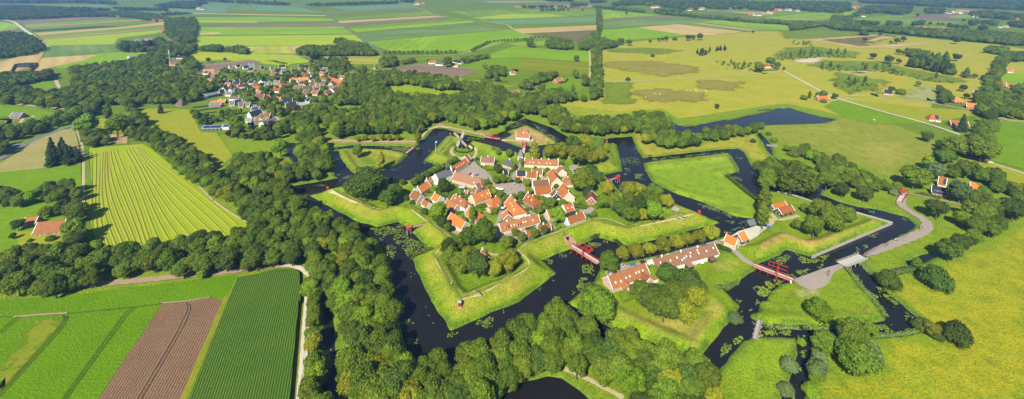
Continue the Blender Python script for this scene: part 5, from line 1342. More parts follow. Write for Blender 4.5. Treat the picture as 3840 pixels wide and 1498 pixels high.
    if gwin:
        for xa, hp, r_ in ((x0, h1, math.pi / 2), (x1, h2, -math.pi / 2)):
            s = -1 if xa < 0 else 1
            for yy in ((-W * .2, W * .2) if W > 6 else (0,)): link('window', wm(.95, hgt), e, (xa + s * .02, yy, max(.4, sill)), r_)
            if not hp and rise > 2.6: link('window', wm(.7, 1.0), e, (xa + s * .02, 0, wh + .5), r_)
    th = math.atan(slope)
    for f_, v_ in sky:
        if 'm' not in SKM: SKM['m'] = {}
        kk = round(th, 2)
        if kk not in SKM['m']: SKM['m'][kk] = skymesh(th).mesh('skylight', [m_trim, m_skyl])
        link('skylight', SKM['m'][kk], rf, (x0 + L * f_, -y0 * (1 - v_), wh + rise * v_ + T))
    for f_ in dorm:
        mb = MB(); w_ = .85; zb = wh + rise * .22; yb = -y0 * .78; mb.box(-w_, w_, yb - .05, 0, zb, zb + 1.35, 0); mb.box(-w_ + .15, w_ - .15, yb - .12, yb - .04, zb + .2, zb + 1.2, 1)
        mb.face([(-w_ - .15, yb - .2, zb + 1.4), (w_ + .15, yb - .2, zb + 1.4), (w_ + .15, yb * .1, zb + 2.0), (-w_ - .15, yb * .1, zb + 2.0)], 2)
        mb.build('dormer', [m_trim, m_glass, RM], rf, (x0 + L * f_, 0, 0))
    if solar:
        q = Matrix.Rotation(th, 4, 'X')
        for fa, fb in solar:
            mb = MB(); ln = (W / 2) / math.cos(th) * .66; mb.box(x0 + L * fa, x0 + L * fb, -ln / 2, ln / 2, .04, .13, 0, Matrix.Translation((0, -y0 * .5, wh + rise * .5 + T)) @ q); mb.build('solar_panel', m_solar, rf)
    return e
hs = house
fg = 'houses inside the fortress'
def fh(*a, **k): k.setdefault('group', None); return house(*a, **k)
fh('long_house', 'A', (1000, 572), (1560, 735), 9.6, 3.6, 'r', 'p', 'long pale walled building with a brown roof below the parade ground', h2=3, win=7, chim=(.02, .68), sky=((.74, .3),), door='g')
ch = fh('church', 'A', (745, 600), (1025, 478), 9.0, 5.6, 'g', 'w', 'white church with a slate roof and little turret', chim=(), win=4, slope=.95)
fh('long_house', 'A', (1048, 438), (1335, 262), 8.2, 3.2, 'o', 'w', 'long orange roofed barracks running up to the gate house', chim=(.02,), win=9, sky=((.25, .45), (.4, .45), (.56, .45), (.72, .45)), slope=.9)
fh('gate_house', 'A', (1318, 232), (1378, 192), 8.5, 4.2, 'o', 'g', 'orange roofed gate house with a dark arch at the top of the parade ground', chim=(), win=1, door='d')
fh('house', 'A', (412, 846), (606, 732), 8.0, 3.0, 'o', 'g', 'orange roofed stone house just below the church gable', chim=(.02,), win=4)
fh('house', 'A', (560, 660), (650, 610), 6.0, 2.8, 'b', 'g', 'small red roofed house squeezed left of the church gable', chim=(.05,), win=2)
fh('house', 'A', (185, 908), (328, 1012), 8.0, 3.2, 'b', 'g', 'leftmost orange house of the fortress with a stone gable', chim=(.05,), win=3)
fh('house', 'C', (600, 85), (718, 150), 7.6, 2.8, 'o', 'w', 'orange roofed house with a stone gable below the church', chim=(.05,), win=3, door='r')
fh('shed', 'C', (407, 175), (520, 252), 5.6, 2.2, 'o', 'w', 'low orange roofed annex beside the leftmost house', chim=(), win=2, cat='shed')
fh('house', 'C', (850, 190), (1035, 312), 7.2, 2.6, 'b', 'g', 'brown roofed house behind the bright green tree', chim=(), win=3)
fh('house', 'C', (975, 118), (1245, 258), 7.8, 4.2, 'b', 'w', 'tall white walled house with a hipped red brown roof and chimney', h2=3, chim=(.2, .5), win=5, sky=((.2, .55), (.6, .6)), door='r')
fh('house', 'C', (1445, 165), (1762, 42), 9.5, 4.0, 'o', 'y', 'large orange roofed house with a cream gable facing left', chim=(), win=6, sky=((.55, .5), (.88, .5)))
fh('house', 'C', (1787, 222), (1968, 140), 7.5, 3.2, 'o', 'p', 'orange hip roofed house beside the big orange one', h1=3.2, h2=2.5, chim=(.8,), win=3)
fh('shed', 'C', (1740, 322), (1916, 246), 4.6, 2.0, 'o', 'p', 'orange lean-to below the hip roofed house', slope=.6, chim=(), win=2, cat='annex')
fh('inn', 'C', (2012, 175), (2196, 410), 11, 3.5, 'o', 'w', 'biggest orange roof of the fortress, hipped, in the middle of the houses', h2=4, chim=(.05, .6), win=5, sky=((.35, .5), (.55, .45), (.75, .4), (.82, .3)))
fh('house', 'C', (1975, 380), (1998, 482), 7.6, 2.6, 'o', 'b', 'small brick gabled house attached to the biggest orange roof', chim=(), win=2)
fh('long_house', 'C', (1955, 725), (2713, 535), 8.4, 2.9, 'b', 'c', 'long cream row house with dormers nearest the lower rampart', chim=(.2, .5, .78), win=12, dorm=(.14, .2, .44, .5), sky=((.27, .4), (.35, .4), (.58, .45), (.64, .45), (.83, .4)), door='r')
fh('house', 'D', (320, 98), (520, 226), 9.0, 3.2, 'o', 'b', 'brick house with hipped orange roof beside the lane', h2=3.4, chim=(.1, .7), win=5, sky=((.25, .6), (.6, .5)))
fh('house', 'D', (1150, 362), (1322, 318), 9.0, 3.4, 'o', 'w', 'orange roofed house behind the black flat roof', chim=(), win=2, sky=((.35, .5), (.8, .5)))
fh('house', 'D', (828, 470), (1010, 400), 7.0, 3.6, 'o', 'p', 'house with a pink gable beside the bright green round tree', chim=(.0,), win=2, slope=1.15)
fh('shed', 'D', (1185, 432), (1370, 372), 5.0, 3.0, 'k', 'k', 'low black roofed building between two orange roofs', slope=.35, chim=(), win=1, cat='annex', trim=False)
fh('house', 'D', (1215, 552), (1527, 440), 7.0, 2.8, 'o', 'l', 'pale blue walled cottage with orange roof by the rampart path', chim=(.6,), win=5)
fh('house', 'D', (610, 738), (870, 690), 6.8, 2.5, 'b', 'B', 'low dark house with a red roof behind clipped round trees', chim=(.1, .5), win=5)
fh('shed', 'D', (395, 815), (525, 785), 5.6, 2.2, 'o', 'B', 'orange lean-to left of the low dark house', chim=(), win=2, cat='annex')
fh('long_house', 'B', (335, 293), (995, 323), 8.6, 3.2, 'b', 'c', 'long cream barracks with orange brown roof below the north rampart', chim=(.02, .24, .5, .72, .99), win=15, sky=((.17, .35), (.27, .35), (.44, .32), (.66, .3), (.77, .3)), slope=.95)
fh('house', 'A', (1556, 246), (1815, 262), 8.0, 3.0, 'r', 'p', 'pink walled house with brown roof and two dormers', chim=(.5,), win=4, dorm=(.4, .72), door='r')
fh('house', 'A', (1965, 285), (2160, 352), 8.5, 2.9, 'g', 'p', 'slate roofed house with hipped ends near the gatehouse', h1=3, h2=3, chim=(.5,), win=4)
gh = fh('gatehouse', 'B', (212, 130), (312, 136), 6.0, 4.8, 'g', 'c', 'cream gatehouse tower with a steep slate roof at the north bridge', slope=1.75, h1=2, h2=2, chim=(), win=1, gwin=0, door=None)
for s in (-1, 1):
    mb = MB(); pr = [(-1.25, 0), (1.25, 0), (1.25, 2.2)] + [(1.25 * math.cos(a), 2.2 + 1.25 * math.sin(a)) for a in (.5, 1.0, 1.57, 2.1, 2.6)] + [(-1.25, 2.2)]
    mb.face([(x, s * 3.03, z) for x, z in pr]); mb.build('archway', m_dark, gh)
fh('house', 'B', (195, 514), (366, 517), 6.6, 3.0, 'k', 'w', 'black roofed house at the corner of the market street', chim=(), win=3)
fh('house', 'B', (385, 540), (582, 553), 6.4, 2.8, 'o', 'c', 'small orange roofed cream house right of the black roof', chim=(.98,), win=3)
fh('shed', 'B', (215, 575), (310, 580), 4.5, 2.4, 'o', 'w', 'orange lean-to before the black roofed house', slope=.6, chim=(), win=1, cat='annex')
fh('house', 'B', (484, 478), (690, 488), 6.6, 2.8, 'b', 'c', 'brown red roofed cream house behind the small orange one', chim=(), win=3)
fh('house', 'B', (556, 880), (878, 852), 9.4, 3.0, 'o', 'w', 'white house with broad orange roof in the middle of the fortress', chim=(), win=5)
fh('house', 'B', (515, 738), (830, 712), 8.0, 3.2, 'r', 'w', 'white walled house with brown roof just behind the broad orange roof', chim=(.02, .98), win=4)
fh('house', 'B', (832, 868), (872, 942), 8.0, 2.8, 'r', 'k', 'brown roofed house with a dark timber gable', chim=(.9,), win=2)
fh('house', 'B', (783, 480), (880, 668), 9.2, 3.6, 'o', 'c', 'big orange roofed house with a cream gable facing the garden', chim=(.1,), win=4, slope=1.1)
fh('house', 'B', (957, 392), (1000, 476), 8.0, 2.8, 'b', 'c', 'cream gabled cottage at the right end of the long barracks', chim=(.4,), win=2)
fh('house', 'B', (1072, 605), (1127, 690), 8.0, 2.8, 'b', 'c', 'cream cottage with hipped red roof beside the dark tree', h2=2.5, chim=(.6,), win=2)
fh('house', 'B', (983, 775), (1097, 962), 9.6, 3.6, 'o', 'c', 'tall orange roofed barn house with blank cream gable', chim=(.9,), win=4, slope=1.1, gwin=0)
fh('shed', 'B', (668, 600), (700, 625), 5.0, 2.2, 'b', 'c', 'small brown roofed shed behind the white house', chim=(), win=1, cat='shed')
fh('house', 'B', (1556, 880), (1540, 1010), 8.0, 2.8, 'b', 'b', 'lone brick cottage with white verges beside the right bastion wood', chim=(), win=3)
fh('house', 'A', (1352, 815), (1450, 852), 6.2, 2.6, 'r', 'p', 'little brown roofed annex with gable below the long brown roof', h1=2, chim=(), win=1)
fh('shed', 'A', (1508, 780), (1594, 738), 6.4, 3.0, 'r', 'p', 'brown roofed wing at the right end of the long brown roof', chim=(), win=1, cat='annex')
fh('shed', 'A', (1235, 850), (1300, 862), 4.0, 2.0, 'r', 'p', 'tiny brown roofed shed among the hedges', chim=(), win=1, cat='shed')
fh('house', 'C', (905, 490), (1186, 672), 8.4, 3.3, 'o', 'c', 'long white cottage with orange roof and two chimneys inside the rampart', chim=(.3, .7), win=4, door='r', chm='b')
fh('house', 'C', (1255, 380), (1470, 500), 8.6, 2.8, 'o', 'p', 'orange roofed house half hidden by the columnar tree', chim=(.02,), win=4, h2=3)
fh('shed', 'A', (2010, 498), (2095, 488), 5.5, 2.4, 'k', 'g', 'dark roofed shed beside the slate hipped house', chim=(), win=1, cat='shed')
fh('shed', '21', (2185, 545), (2245, 620), 4.5, 2.2, 'b', 'b', 'brick shed with a stepped gable in the lower bastion wood', chim=(.02,), win=1, cat='shed')
# ravelin and barns
lh = fh('row_house', 'G', (295, 792), (1022, 522), 9.6, 2.6, 'b', 'p', 'left long orange roofed house on the near ravelin', chim=(.27, .77), win=7, sky=((.12, .35), (.25, .3), (.4, .4), (.5, .42), (.68, .5), (.76, .5), (.86, .5)), door='d', chm='b')
l2 = fh('row_house', 'G', (1140, 446), (2352, 118), 9.4, 2.9, 'r', 'w', 'right long brown roofed row house on the near ravelin', chim=(.15, .45, .72), win=14, sky=((.1, .55), (.13, .2), (.25, .5), (.36, .6), (.42, .3), (.46, .4), (.5, .5), (.56, .42), (.58, .7), (.7, .5), (.7, .75), (.83, .5), (.95, .6)), door='g')
def wing(parent, xl, W_, D_, wh, y0_, mat, wall, nm='wing'):
    mb = MB(); r_ = W_ / 2 * .9; y1 = y0_ - D_
    mb.box(xl - W_ / 2, xl + W_ / 2, y1, y0_ + 2.5, 0, wh, 1)
    mb.face([(xl - W_ / 2, y1, wh), (xl + W_ / 2, y1, wh), (xl, y1, wh + r_)], 1)
    o = .25
    for s in (-1, 1):
        q = [(xl + s * (W_ / 2 + o), y1 - .2, wh - o), (xl + s * (W_ / 2 + o), y0_ + 1, wh - o), (xl, y0_ + 3.4, wh + r_), (xl, y1 - .2, wh + r_)]
        mb.face([(a, b__, c + .14) for a, b__, c in q][::s], 0); mb.bar(q[0], q[3], .25, .3, 2)
    mb.build(nm, [mat, wall, m_trim], parent)
wing(lh, -5.5, 6.0, 5.0, 2.4, -4.8, ROOF['b'], WALL['p']); wing(lh, 9.5, 6.4, 4.6, 2.4, -4.8, ROOF['b'], WALL['p'])
for (xa, xb, m) in ((-2.0, 2.2, plain('green_awning', (.45, .60, .48), .8)), (2.4, 6.2, m_trim)):
    mb = MB(); mb.face([(xa, -7.6, 2.0), (xb, -7.6, 2.0), (xb, -4.9, 2.6), (xa, -4.9, 2.6)]); mb.build('awning', m, lh)
mb = MB(); mb.box(12.8, 17.2, -9, -4.9, 0, 2.2, 1); mb.face([(12.6, -9.3, 2.3), (17.4, -9.3, 2.3), (17.4, -4.9, 2.9), (12.6, -4.9, 2.9)], 0); mb.build('annex', [ROOF['b'], WALL['w']], lh)
for xa, xb in ((15.5, 20), (-3, 1.5)):
    mb = MB(); mb.box(xa, xb, -8.0, -4.72, 0, 2.2, 1); mb.face([(xa - .2, -8.3, 2.3), (xb + .2, -8.3, 2.3), (xb + .2, -4.72, 3.1), (xa - .2, -4.72, 3.1)], 0); mb.build('porch', [ROOF['r'], WALL['k']], l2)
fh('cottage', '22', (2098, 420), (2208, 471), 7.2, 3.3, 'O', 'c', 'cream cottage with bright orange roof and orange shutters', chim=(.02, .98), win=3, door=None, chm='b')
for o_ in bpy.data.objects:
    pass
fh('barn', '22', (2277, 432), (2343, 402), 7.6, 2.6, 'O', 'B', 'dark boarded barn joined to the orange shuttered cottage', chim=(), win=1, door=None, cat='barn')
fh('barn', '23', (236, 166), (362, 132), 6.6, 2.3, 'o', 'k', 'right one of the twin black boarded barns with orange roofs', chim=(), win=3, cat='barn')
fh('barn', '23', (172, 128), (297, 94), 6.6, 2.3, 'o', 'k', 'left one of the twin black boarded barns with orange roofs', chim=(), win=2, cat='barn')
fh('house', '12', (88, 372), (219, 383), 7.6, 2.9, 'b', 'w', 'white house with red roof on the small dry island', chim=(.5,), win=6, door='g')
fh('tea_house', '12', (143, 327), (212, 327), 7.0, 2.6, 'b', 'c', 'square pavilion with pyramid red roof behind the white house', h1=3.4, h2=3.4, chim=(), win=2, cat='pavilion')
fh('farmhouse', 'H', (638, 452), (955, 522), 9.0, 2.7, 'k', 'b', 'brick farmhouse with blue black roof and three white dormers', chim=(.03,), win=4, dorm=(.28, .54, .8), chm='b')
fh('barn', 'H', (765, 285), (935, 328), 11, 3.0, 'o', 'w', 'orange roofed barn behind the blue black farmhouse', chim=(), win=1, solar=((.6, .95),), cat='barn')
fh('barn', 'H', (1450, 430), (1735, 492), 14, 2.6, 'O', 'b', 'wide orange hip roofed barn on the right farm', h2=5, chim=(), win=3, cat='barn', slope=.8)
fh('barn', '20', (312, 358), (590, 330), 11.5, 2.2, 'b', 'b', 'long brick farm barn with a red brown roof by the mown field', chim=(), win=6, chm='b', cat='barn')
fh('barn', '20', (216, 268), (338, 256), 7.5, 2.2, 'b', 'b', 'small red roofed barn left of the long one', chim=(), win=2, cat='barn')
fh('farmhouse', '13', (1662, 202), (1775, 214), 12, 2.4, 'o', 'w', 'orange hip roofed house with a solar panel by the white track', h1=4, h2=4, chim=(), win=3, solar=((.55, .85),), slope=1.0)
fh('farmhouse', '13', (1875, 256), (2052, 272), 10, 2.6, 'b', 'b', 'red brown roofed house behind a conifer near the track', chim=(), win=4, dorm=(.15, .3))
fh('farmhouse', '03', (1905, 985), (2000, 990), 11, 2.8, 'O', 'B', 'orange hip roofed farm on the lane, left one', h2=4, h1=4, chim=(), win=3)
fh('farmhouse', '13', (2022, 80), (2122, 92), 10, 2.8, 'O', 'b', 'orange roofed barn on the lane, right one', chim=(), win=3)
fh('farmhouse', '03', (2085, 902), (2180, 918), 10, 2.6, 'k', 'w', 'black roofed house beyond the copper tree', chim=(), win=3)
fh('farmhouse', '03', (592, 965), (700, 965), 9, 2.6, 'O', 'b', 'orange roofed brick house on the white track above the pond', chim=(.1,), win=3)
fh('cottage', '03', (52, 646), (126, 645), 9, 2.6, 'o', 'w', 'white cottage with orange roof among trees on the heath', chim=(.98,), win=3)
fh('farmhouse', '03', (1222, 900), (1310, 910), 9, 2.6, 'k', 'p', 'dark roofed house among shrubs on the heath', chim=(), win=2)
fh('farmhouse', '03', (2352, 815), (2405, 820), 9, 2.6, 'O', 'b', 'orange house at the right edge pasture, left one', chim=(), win=2); fh('farmhouse', '03', (2405, 840), (2505, 855), 9, 2.4, 'O', 'b', 'orange house with dark panels at the right edge pasture', chim=(), win=2, solar=((.2, .8),))
fh('farmhouse', '03', (2405, 692), (2470, 698), 10, 2.6, 'o', 'w', 'orange roofed house at the right edge above the pasture', chim=(), win=2); fh('farmhouse', '03', (2405, 520), (2460, 520), 10, 2.6, 'o', 'w', 'red roofed house at the edge of the far right wood', chim=(), win=2)
fh('cottage', '02', (485, 800), (548, 780), 9, 2.8, 'o', 'b', 'brick house with steep orange roof beside a clipped hedge', chim=(.5,), win=2, slope=1.2)
fh('cottage', '02', (40, 912), (122, 905), 10, 2.8, 'r', 'b', 'brown roofed brick house by the silvery tree', chim=(), win=3, h1=3); fh('cottage', '02', (42, 715), (84, 712), 8, 2.5, 'o', 'w', 'small orange roofed house at the maize plot', chim=(), win=1)
fh('farmhouse', '01', (1757, 622), (1828, 625), 11, 3, 'g', 'w', 'white farmhouse with grey roof beyond the ploughed field', chim=(), win=2); fh('farmhouse', '01', (1908, 638), (1975, 640), 10, 2.6, 'o', 'w', 'white house with orange roof right of the round tree', chim=(), win=2)
fh('farmhouse', '01', (1690, 610), (1750, 610), 8, 2.6, 'b', 'w', 'small red roofed house left of the white farmhouse', chim=(), win=2); fh('barn', '01', (1925, 600), (2005, 612), 9, 2.6, 'k', 'w', 'dark roofed barn behind the white house', chim=(), win=1)
fh('cottage', '10', (88, 180), (188, 182), 10, 2.8, 'g', 'b', 'dark slate roofed brick house left of the asphalt road', chim=(), win=3)
fh('cottage', '10', (1692, 58), (1757, 60), 9, 2.4, 'h', 'b', 'house with a steep thatched roof at the top of the yellowish meadow', h1=3, h2=3, slope=1.3, chim=(), win=2)
fh('hall', 'F', (290, 795), (662, 785), 10, 2.2, 's', 'B', 'low hall covered in blue solar panels', slope=.55, chim=(), win=5, solar=((.02, .36), (.38, .98)), cat='hall')
fh('hall', 'F', (680, 765), (810, 762), 9, 3.0, 's', 'w', 'white hall with blue solar panels', slope=.5, chim=(), win=2, solar=((.03, .97),), cat='hall')
fh('hall', 'F', (392, 165), (635, 112), 13, 4.2, 's', 'B', 'blue grey industrial hall with a pale ribbed roof', slope=.4, chim=(), win=4, cat='hall')
fh('hall', 'F', (1505, 720), (1770, 630), 10, 3.6, 'g', 'w', 'white hall with grey roof behind the copper tree', slope=.7, chim=(), win=4, cat='hall')
fh('house', 'F', (430, 345), (648, 340), 9, 3.2, 'g', 'b', 'orange brick shed with grey roof above the yellowish meadow', slope=.7, chim=(), win=4)
# village, each by its front eave
VR = '''F 485,300 610,285 6 O b low orange roofed annex behind the grey brick shed
F 610,282 740,275 7 O b orange roofed house behind the grey brick shed
F 830,325 925,312 8 g w grey hip roofed house on the village street
F 920,300 1085,270 8 g w pale roofed house with two dark panels
F 1000,362 1090,355 7 h c small brown roofed annex before the pale house
F 1090,345 1212,338 8 h w brown roofed house with white verges on the street
F 815,215 1000,215 8 h w wide grey brown roofed house on the street
F 640,100 740,85 9 k b dark roofed house by the industrial hall
F 740,130 850,135 8 g w grey gabled house right of the industrial hall
F 1230,440 1390,440 9 g c grey roofed house with blue panels
F 1250,560 1480,500 11 k w large dark roofed building in the lower village
F 1380,560 1470,610 7 r w brown roofed house with white gable beside the white hall
F 1480,560 1600,555 8 b b red roofed house above the white hall
F 1300,650 1410,635 6 r b low brown roofed shed before the red roofed house
F 1130,640 1240,640 6 c c pale awning roofed house in the lower village
F 1180,740 1310,725 6 k k dark boathouse like shed with solar panels
F 1840,290 2040,270 10 k w large dark gabled house at the right of the village
F 1920,370 2130,340 9 k b dark house with white gable in front of the large dark one
F 2130,330 2350,330 9 s b flat green roofed house at the right edge of the village
F 2290,250 2370,260 7 k w tall dark roofed house beside the wood
F 1320,195 1490,185 9 r b brown roofed house in the middle of the village
F 1730,230 1815,220 6 O w little bright orange roofed house among the trees
F 1060,70 1170,60 8 k w black roofed house beside the village trees
F 1350,100 1420,92 6 O w orange roofed shed below the orange house
E 1290,705 1420,690 9 O w large orange roofed house in the middle of the village
E 980,660 1190,640 8 o w orange roofed bungalow with dark panels
E 735,620 830,615 8 b w red roofed house with blue window at the village head
E 880,600 1010,600 8 k b dark roofed bungalow in the upper village
E 910,560 1020,550 8 k w black gabled house in the upper village
E 690,560 790,560 9 k b navy roofed house with panels
E 1180,580 1290,580 8 k w dark gabled house with white verge amid the village
E 1470,610 1600,600 8 g c pale stone house with grey roof
E 1580,620 1645,610 6 g c small grey roofed annex of the pale stone house
E 1680,580 1790,575 8 g y grey roofed brick house right of the pale stone one
E 1730,500 1810,500 7 k b dark gabled house above the grey roofed brick one
E 2010,530 2150,530 8 O w orange roofed bungalow on the right side of the village
E 2180,530 2335,520 9 O b big orange roofed house on the right side of the village
E 2370,520 2530,500 9 k w long black roofed house on the right side of the village
E 2400,545 2460,525 5 O w small orange gable in front of the long black roof
E 2160,600 2290,590 8 g w white house with black panels on the right side
E 2380,610 2480,590 7 h w grey brown roofed house on the right side
E 2240,690 2430,680 8 h b wide brown grey roofed house on the right side
E 2070,720 2160,715 7 h b brown roofed shed beside the wide brown grey house
E 2500,650 2576,640 8 r p pink roofed gable house on the right side
E 2440,720 2560,720 8 o w orange house with panels low on the right side
E 2400,790 2520,790 8 o w orange brown roofed house by the wood
E 320,380 500,370 11 O w large bright orange roof left of the village
E 490,385 600,385 8 o w low pale orange extension of the large bright roof
E 310,390 410,395 8 b w red roof with panels before the large bright orange roof
E 480,430 580,440 8 h b grey brown shed right of the bright orange roof
E 960,270 1040,260 8 k w black solar roofed new house, leftmost at the soil field
E 830,280 900,270 7 g w grey roofed new house at the soil field edge
E 1100,290 1215,275 8 k w white new house with black panels at the soil field
E 1185,335 1290,325 8 k w white gabled new house before the other panels
E 1290,280 1410,290 9 g b slate roofed brick house at the soil field
E 1190,250 1290,240 8 c w cream unfinished house at the soil field
E 1420,300 1500,300 7 k b low dark roofed house right of the slate one
E 1620,310 1700,300 7 g w blue grey house with white gables
E 1780,275 1910,262 8 k w navy roofed villa at the far side
E 2010,340 2085,335 7 r b pink red roofed house with a panel
E 2165,275 2280,265 9 k w black gabled house at the far right of the village
E 2270,335 2360,330 8 r p pink gabled house at the far right of the village
E 2350,365 2430,360 7 h w grey brown gabled house at the far right
E 2440,250 2520,245 8 k w blue roofed house beside the copse
01 360,785 430,775 8 O w orange roof at the left of the terrace group
01 720,775 850,800 8 o b long red terrace with skylights near the wood
01 895,885 1005,870 8 b w red roofed house with white skylights in the wood
01 1160,655 1180,655 8 r w white gable house by the ploughed field
01 935,720 975,718 9 g w grey roofed white house by the bare field
01 660,680 715,678 9 g w grey gabled house with white front
01 600,640 605,640 6 r w tiny white gabled house between village trees
00 1690,380 1757,378 10 O b orange roofed farm on the left lane
00 1760,378 1800,375 8 o b orange roofed annex of the lane farm
00 1790,340 1832,338 10 o b orange roofed house on the left lane
00 1835,348 1895,345 10 k b dark roofed barn on the left lane
00 1790,288 1830,288 11 o b small orange house farther up the lane
00 1530,208 1575,206 14 b b red roofed farm before the long wood
00 1455,208 1500,208 14 b b brown roofed farm before the long wood
00 1650,512 1732,508 10 O w orange roofed house in the lane wood
00 1370,545 1420,543 11 b b red roofed shed by the bright tree
00 1430,470 1490,470 9 o b orange red house behind the farm sheds
00 1610,620 1690,630 8 o w orange gabled house by the mast
00 1660,670 1730,680 9 k w dark panelled house by the mast
00 1700,560 1760,560 9 k w black roofed house with orange annex
00 1530,313 1570,313 10 o b small orange shed in the green field
00 1255,555 1310,545 8 s s blue grey barn by the green field
00 1385,388 1540,385 16 s w long pale roofed farm hall
00 1290,395 1360,393 14 s w white roofed round barn
00 1160,458 1300,440 12 s w white shed by the dark tree
00 1245,495 1290,495 9 k k dark shed between two dark trees
00 1690,130 1820,132 26 s w long grey farm hall on the horizon
00 1560,140 1590,140 22 b b far red roofed farm
00 1620,135 1670,135 22 g b far grey roofed farm
00 165,650 280,648 14 k b dark roofed house within a square hedge
00 990,860 1040,868 9 k b dark roofed cabin by the clearing
00 1150,165 1165,163 12 o b far red house in the wood
00 1600,270 1640,270 12 o b orange roof in the lane wood'''
ROOF['c'] = ROOF['s']; WALL['s'] = WALL['l']; WALL['h'] = WALL['g']; WALL['O'] = WALL['b']
for i, ln in enumerate(VR.splitlines()):
    t, a, b_, W_, rc_, wc, lb = ln.split(' ', 6); a = tuple(map(float, a.split(','))); b_ = tuple(map(float, b_.split(',')))
    far = t == '00' or t == '01'
    house('house', t, a, b_, float(W_), 2.9, rc_, 'c' if wc == 'w' and i % 2 else wc, lb, small=True, win=2 if far else 3, gwin=0 if far else 1, chim=(.2,) if i % 2 else (), sky=(), trim=not far, slope=.95 if rc_ != 's' else .45, solar=((.15, .85),) if 'panel' in lb else None)
# far hamlets: single small meshes, one per house
def farhouse(mr, mw_):
    mb = MB(); mb.box(-6, 6, -4.5, 4.5, 0, 3, 1)
    for s in (-1, 1): mb.face([(-6.3, s * 5, 2.6), (6.3, s * 5, 2.6), (6.3, 0, 7.6), (-6.3, 0, 7.6)][::s], 0)
    for x in (-6, 6): mb.face([(x, -4.5, 3), (x, 4.5, 3), (x, 0, 7.4)], 1)
    return mb.mesh('far_house', [mr, mw_])
FHM = [farhouse(ROOF['o'], WALL['b']), farhouse(ROOF['b'], WALL['w']), farhouse(ROOF['g'], WALL['w']), farhouse(ROOF['o'], WALL['w'])]
FHP = '02:1155,32 1440,72 1460,68 1410,75 1780,98 1765,100 1880,88 1890,85 1905,50 1870,90 2180,75 2170,78 2345,150 2400,150 2440,150 2470,55 2500,48 2530,50 2555,55 2490,40 2420,60 2380,55 2540,120 2550,90 |03:110,45 60,50 20,140 10,145 180,105 210,100 290,98 310,100 150,120 130,125 455,75 430,78 510,42 560,45 385,105 930,75 960,75 1020,160 1250,115 1310,115 1340,115 1860,125 1850,130 1900,120 2020,130 2100,120 1970,130 2260,135 2290,135 2105,165 2340,262 2400,260 2500,190 2300,120 |01:1570,42 1590,42 1640,42 |00:1940,85 1960,88 1920,86'
for i, (px, py) in enumerate(P(FHP)):
    x, y = G(px, py + 2); o = link('far_house', FHM[i % 4], None, (x, y, 1.0), rnd.uniform(-.5, .5)); sc = min(2.2, max(1.0, y / 1500)); o.scale = (sc, sc, sc)
    tag(o, 'distant farmhouse in the hamlets below the horizon', 'house', 'distant farmhouses near the horizon')
    FOOT.append((x, y, 12))

# further small houses half hidden in the village gardens
vp = GP('00:1900,760 2200,830 2576,800 |01:200,720 600,690 900,740 850,860 700,930 450,960 300,900 |00:2576,1000 2300,960 2150,860'); gv = random.Random(5); k = 0; tries = 0
while k < 30 and tries < 4000:
    tries += 1; x = gv.uniform(min(p[0] for p in vp), max(p[0] for p in vp)); y = gv.uniform(min(p[1] for p in vp), max(p[1] for p in vp))
    if not inside(np.array([[x, y]]), vp)[0] or any((x - a) ** 2 + (y - b_) ** 2 < (r + 7) ** 2 for a, b_, r in FOOT): continue
    build_house('house', x, y, .95, gv.choice((.1, 1.6, .3, -.2, 1.3)), gv.uniform(9, 13), gv.uniform(7, 9), 2.9, gv.choice('obgkrhbg'), gv.choice('wpbwc'), 'small house half hidden in the gardens of the village', .95, 0, 0, 2, 0, (.2,), small=True, trim=False, group='small houses in the village gardens'); k += 1

# ------------------------------------------------------------------ turret of the church
t = MB(); t.box(-1.1, 1.1, -1.1, 1.1, 0, 3.4); tw = t.build('turret', WALL['B'], ch, (5.5, 0, 8.6))
t = MB(); t.cyl((0, 0), 1.75, .08, 0, 5.2, 4); sp_o = t.build('spire', ROOF['g'], tw, (0, 0, 3.4), math.pi / 4)
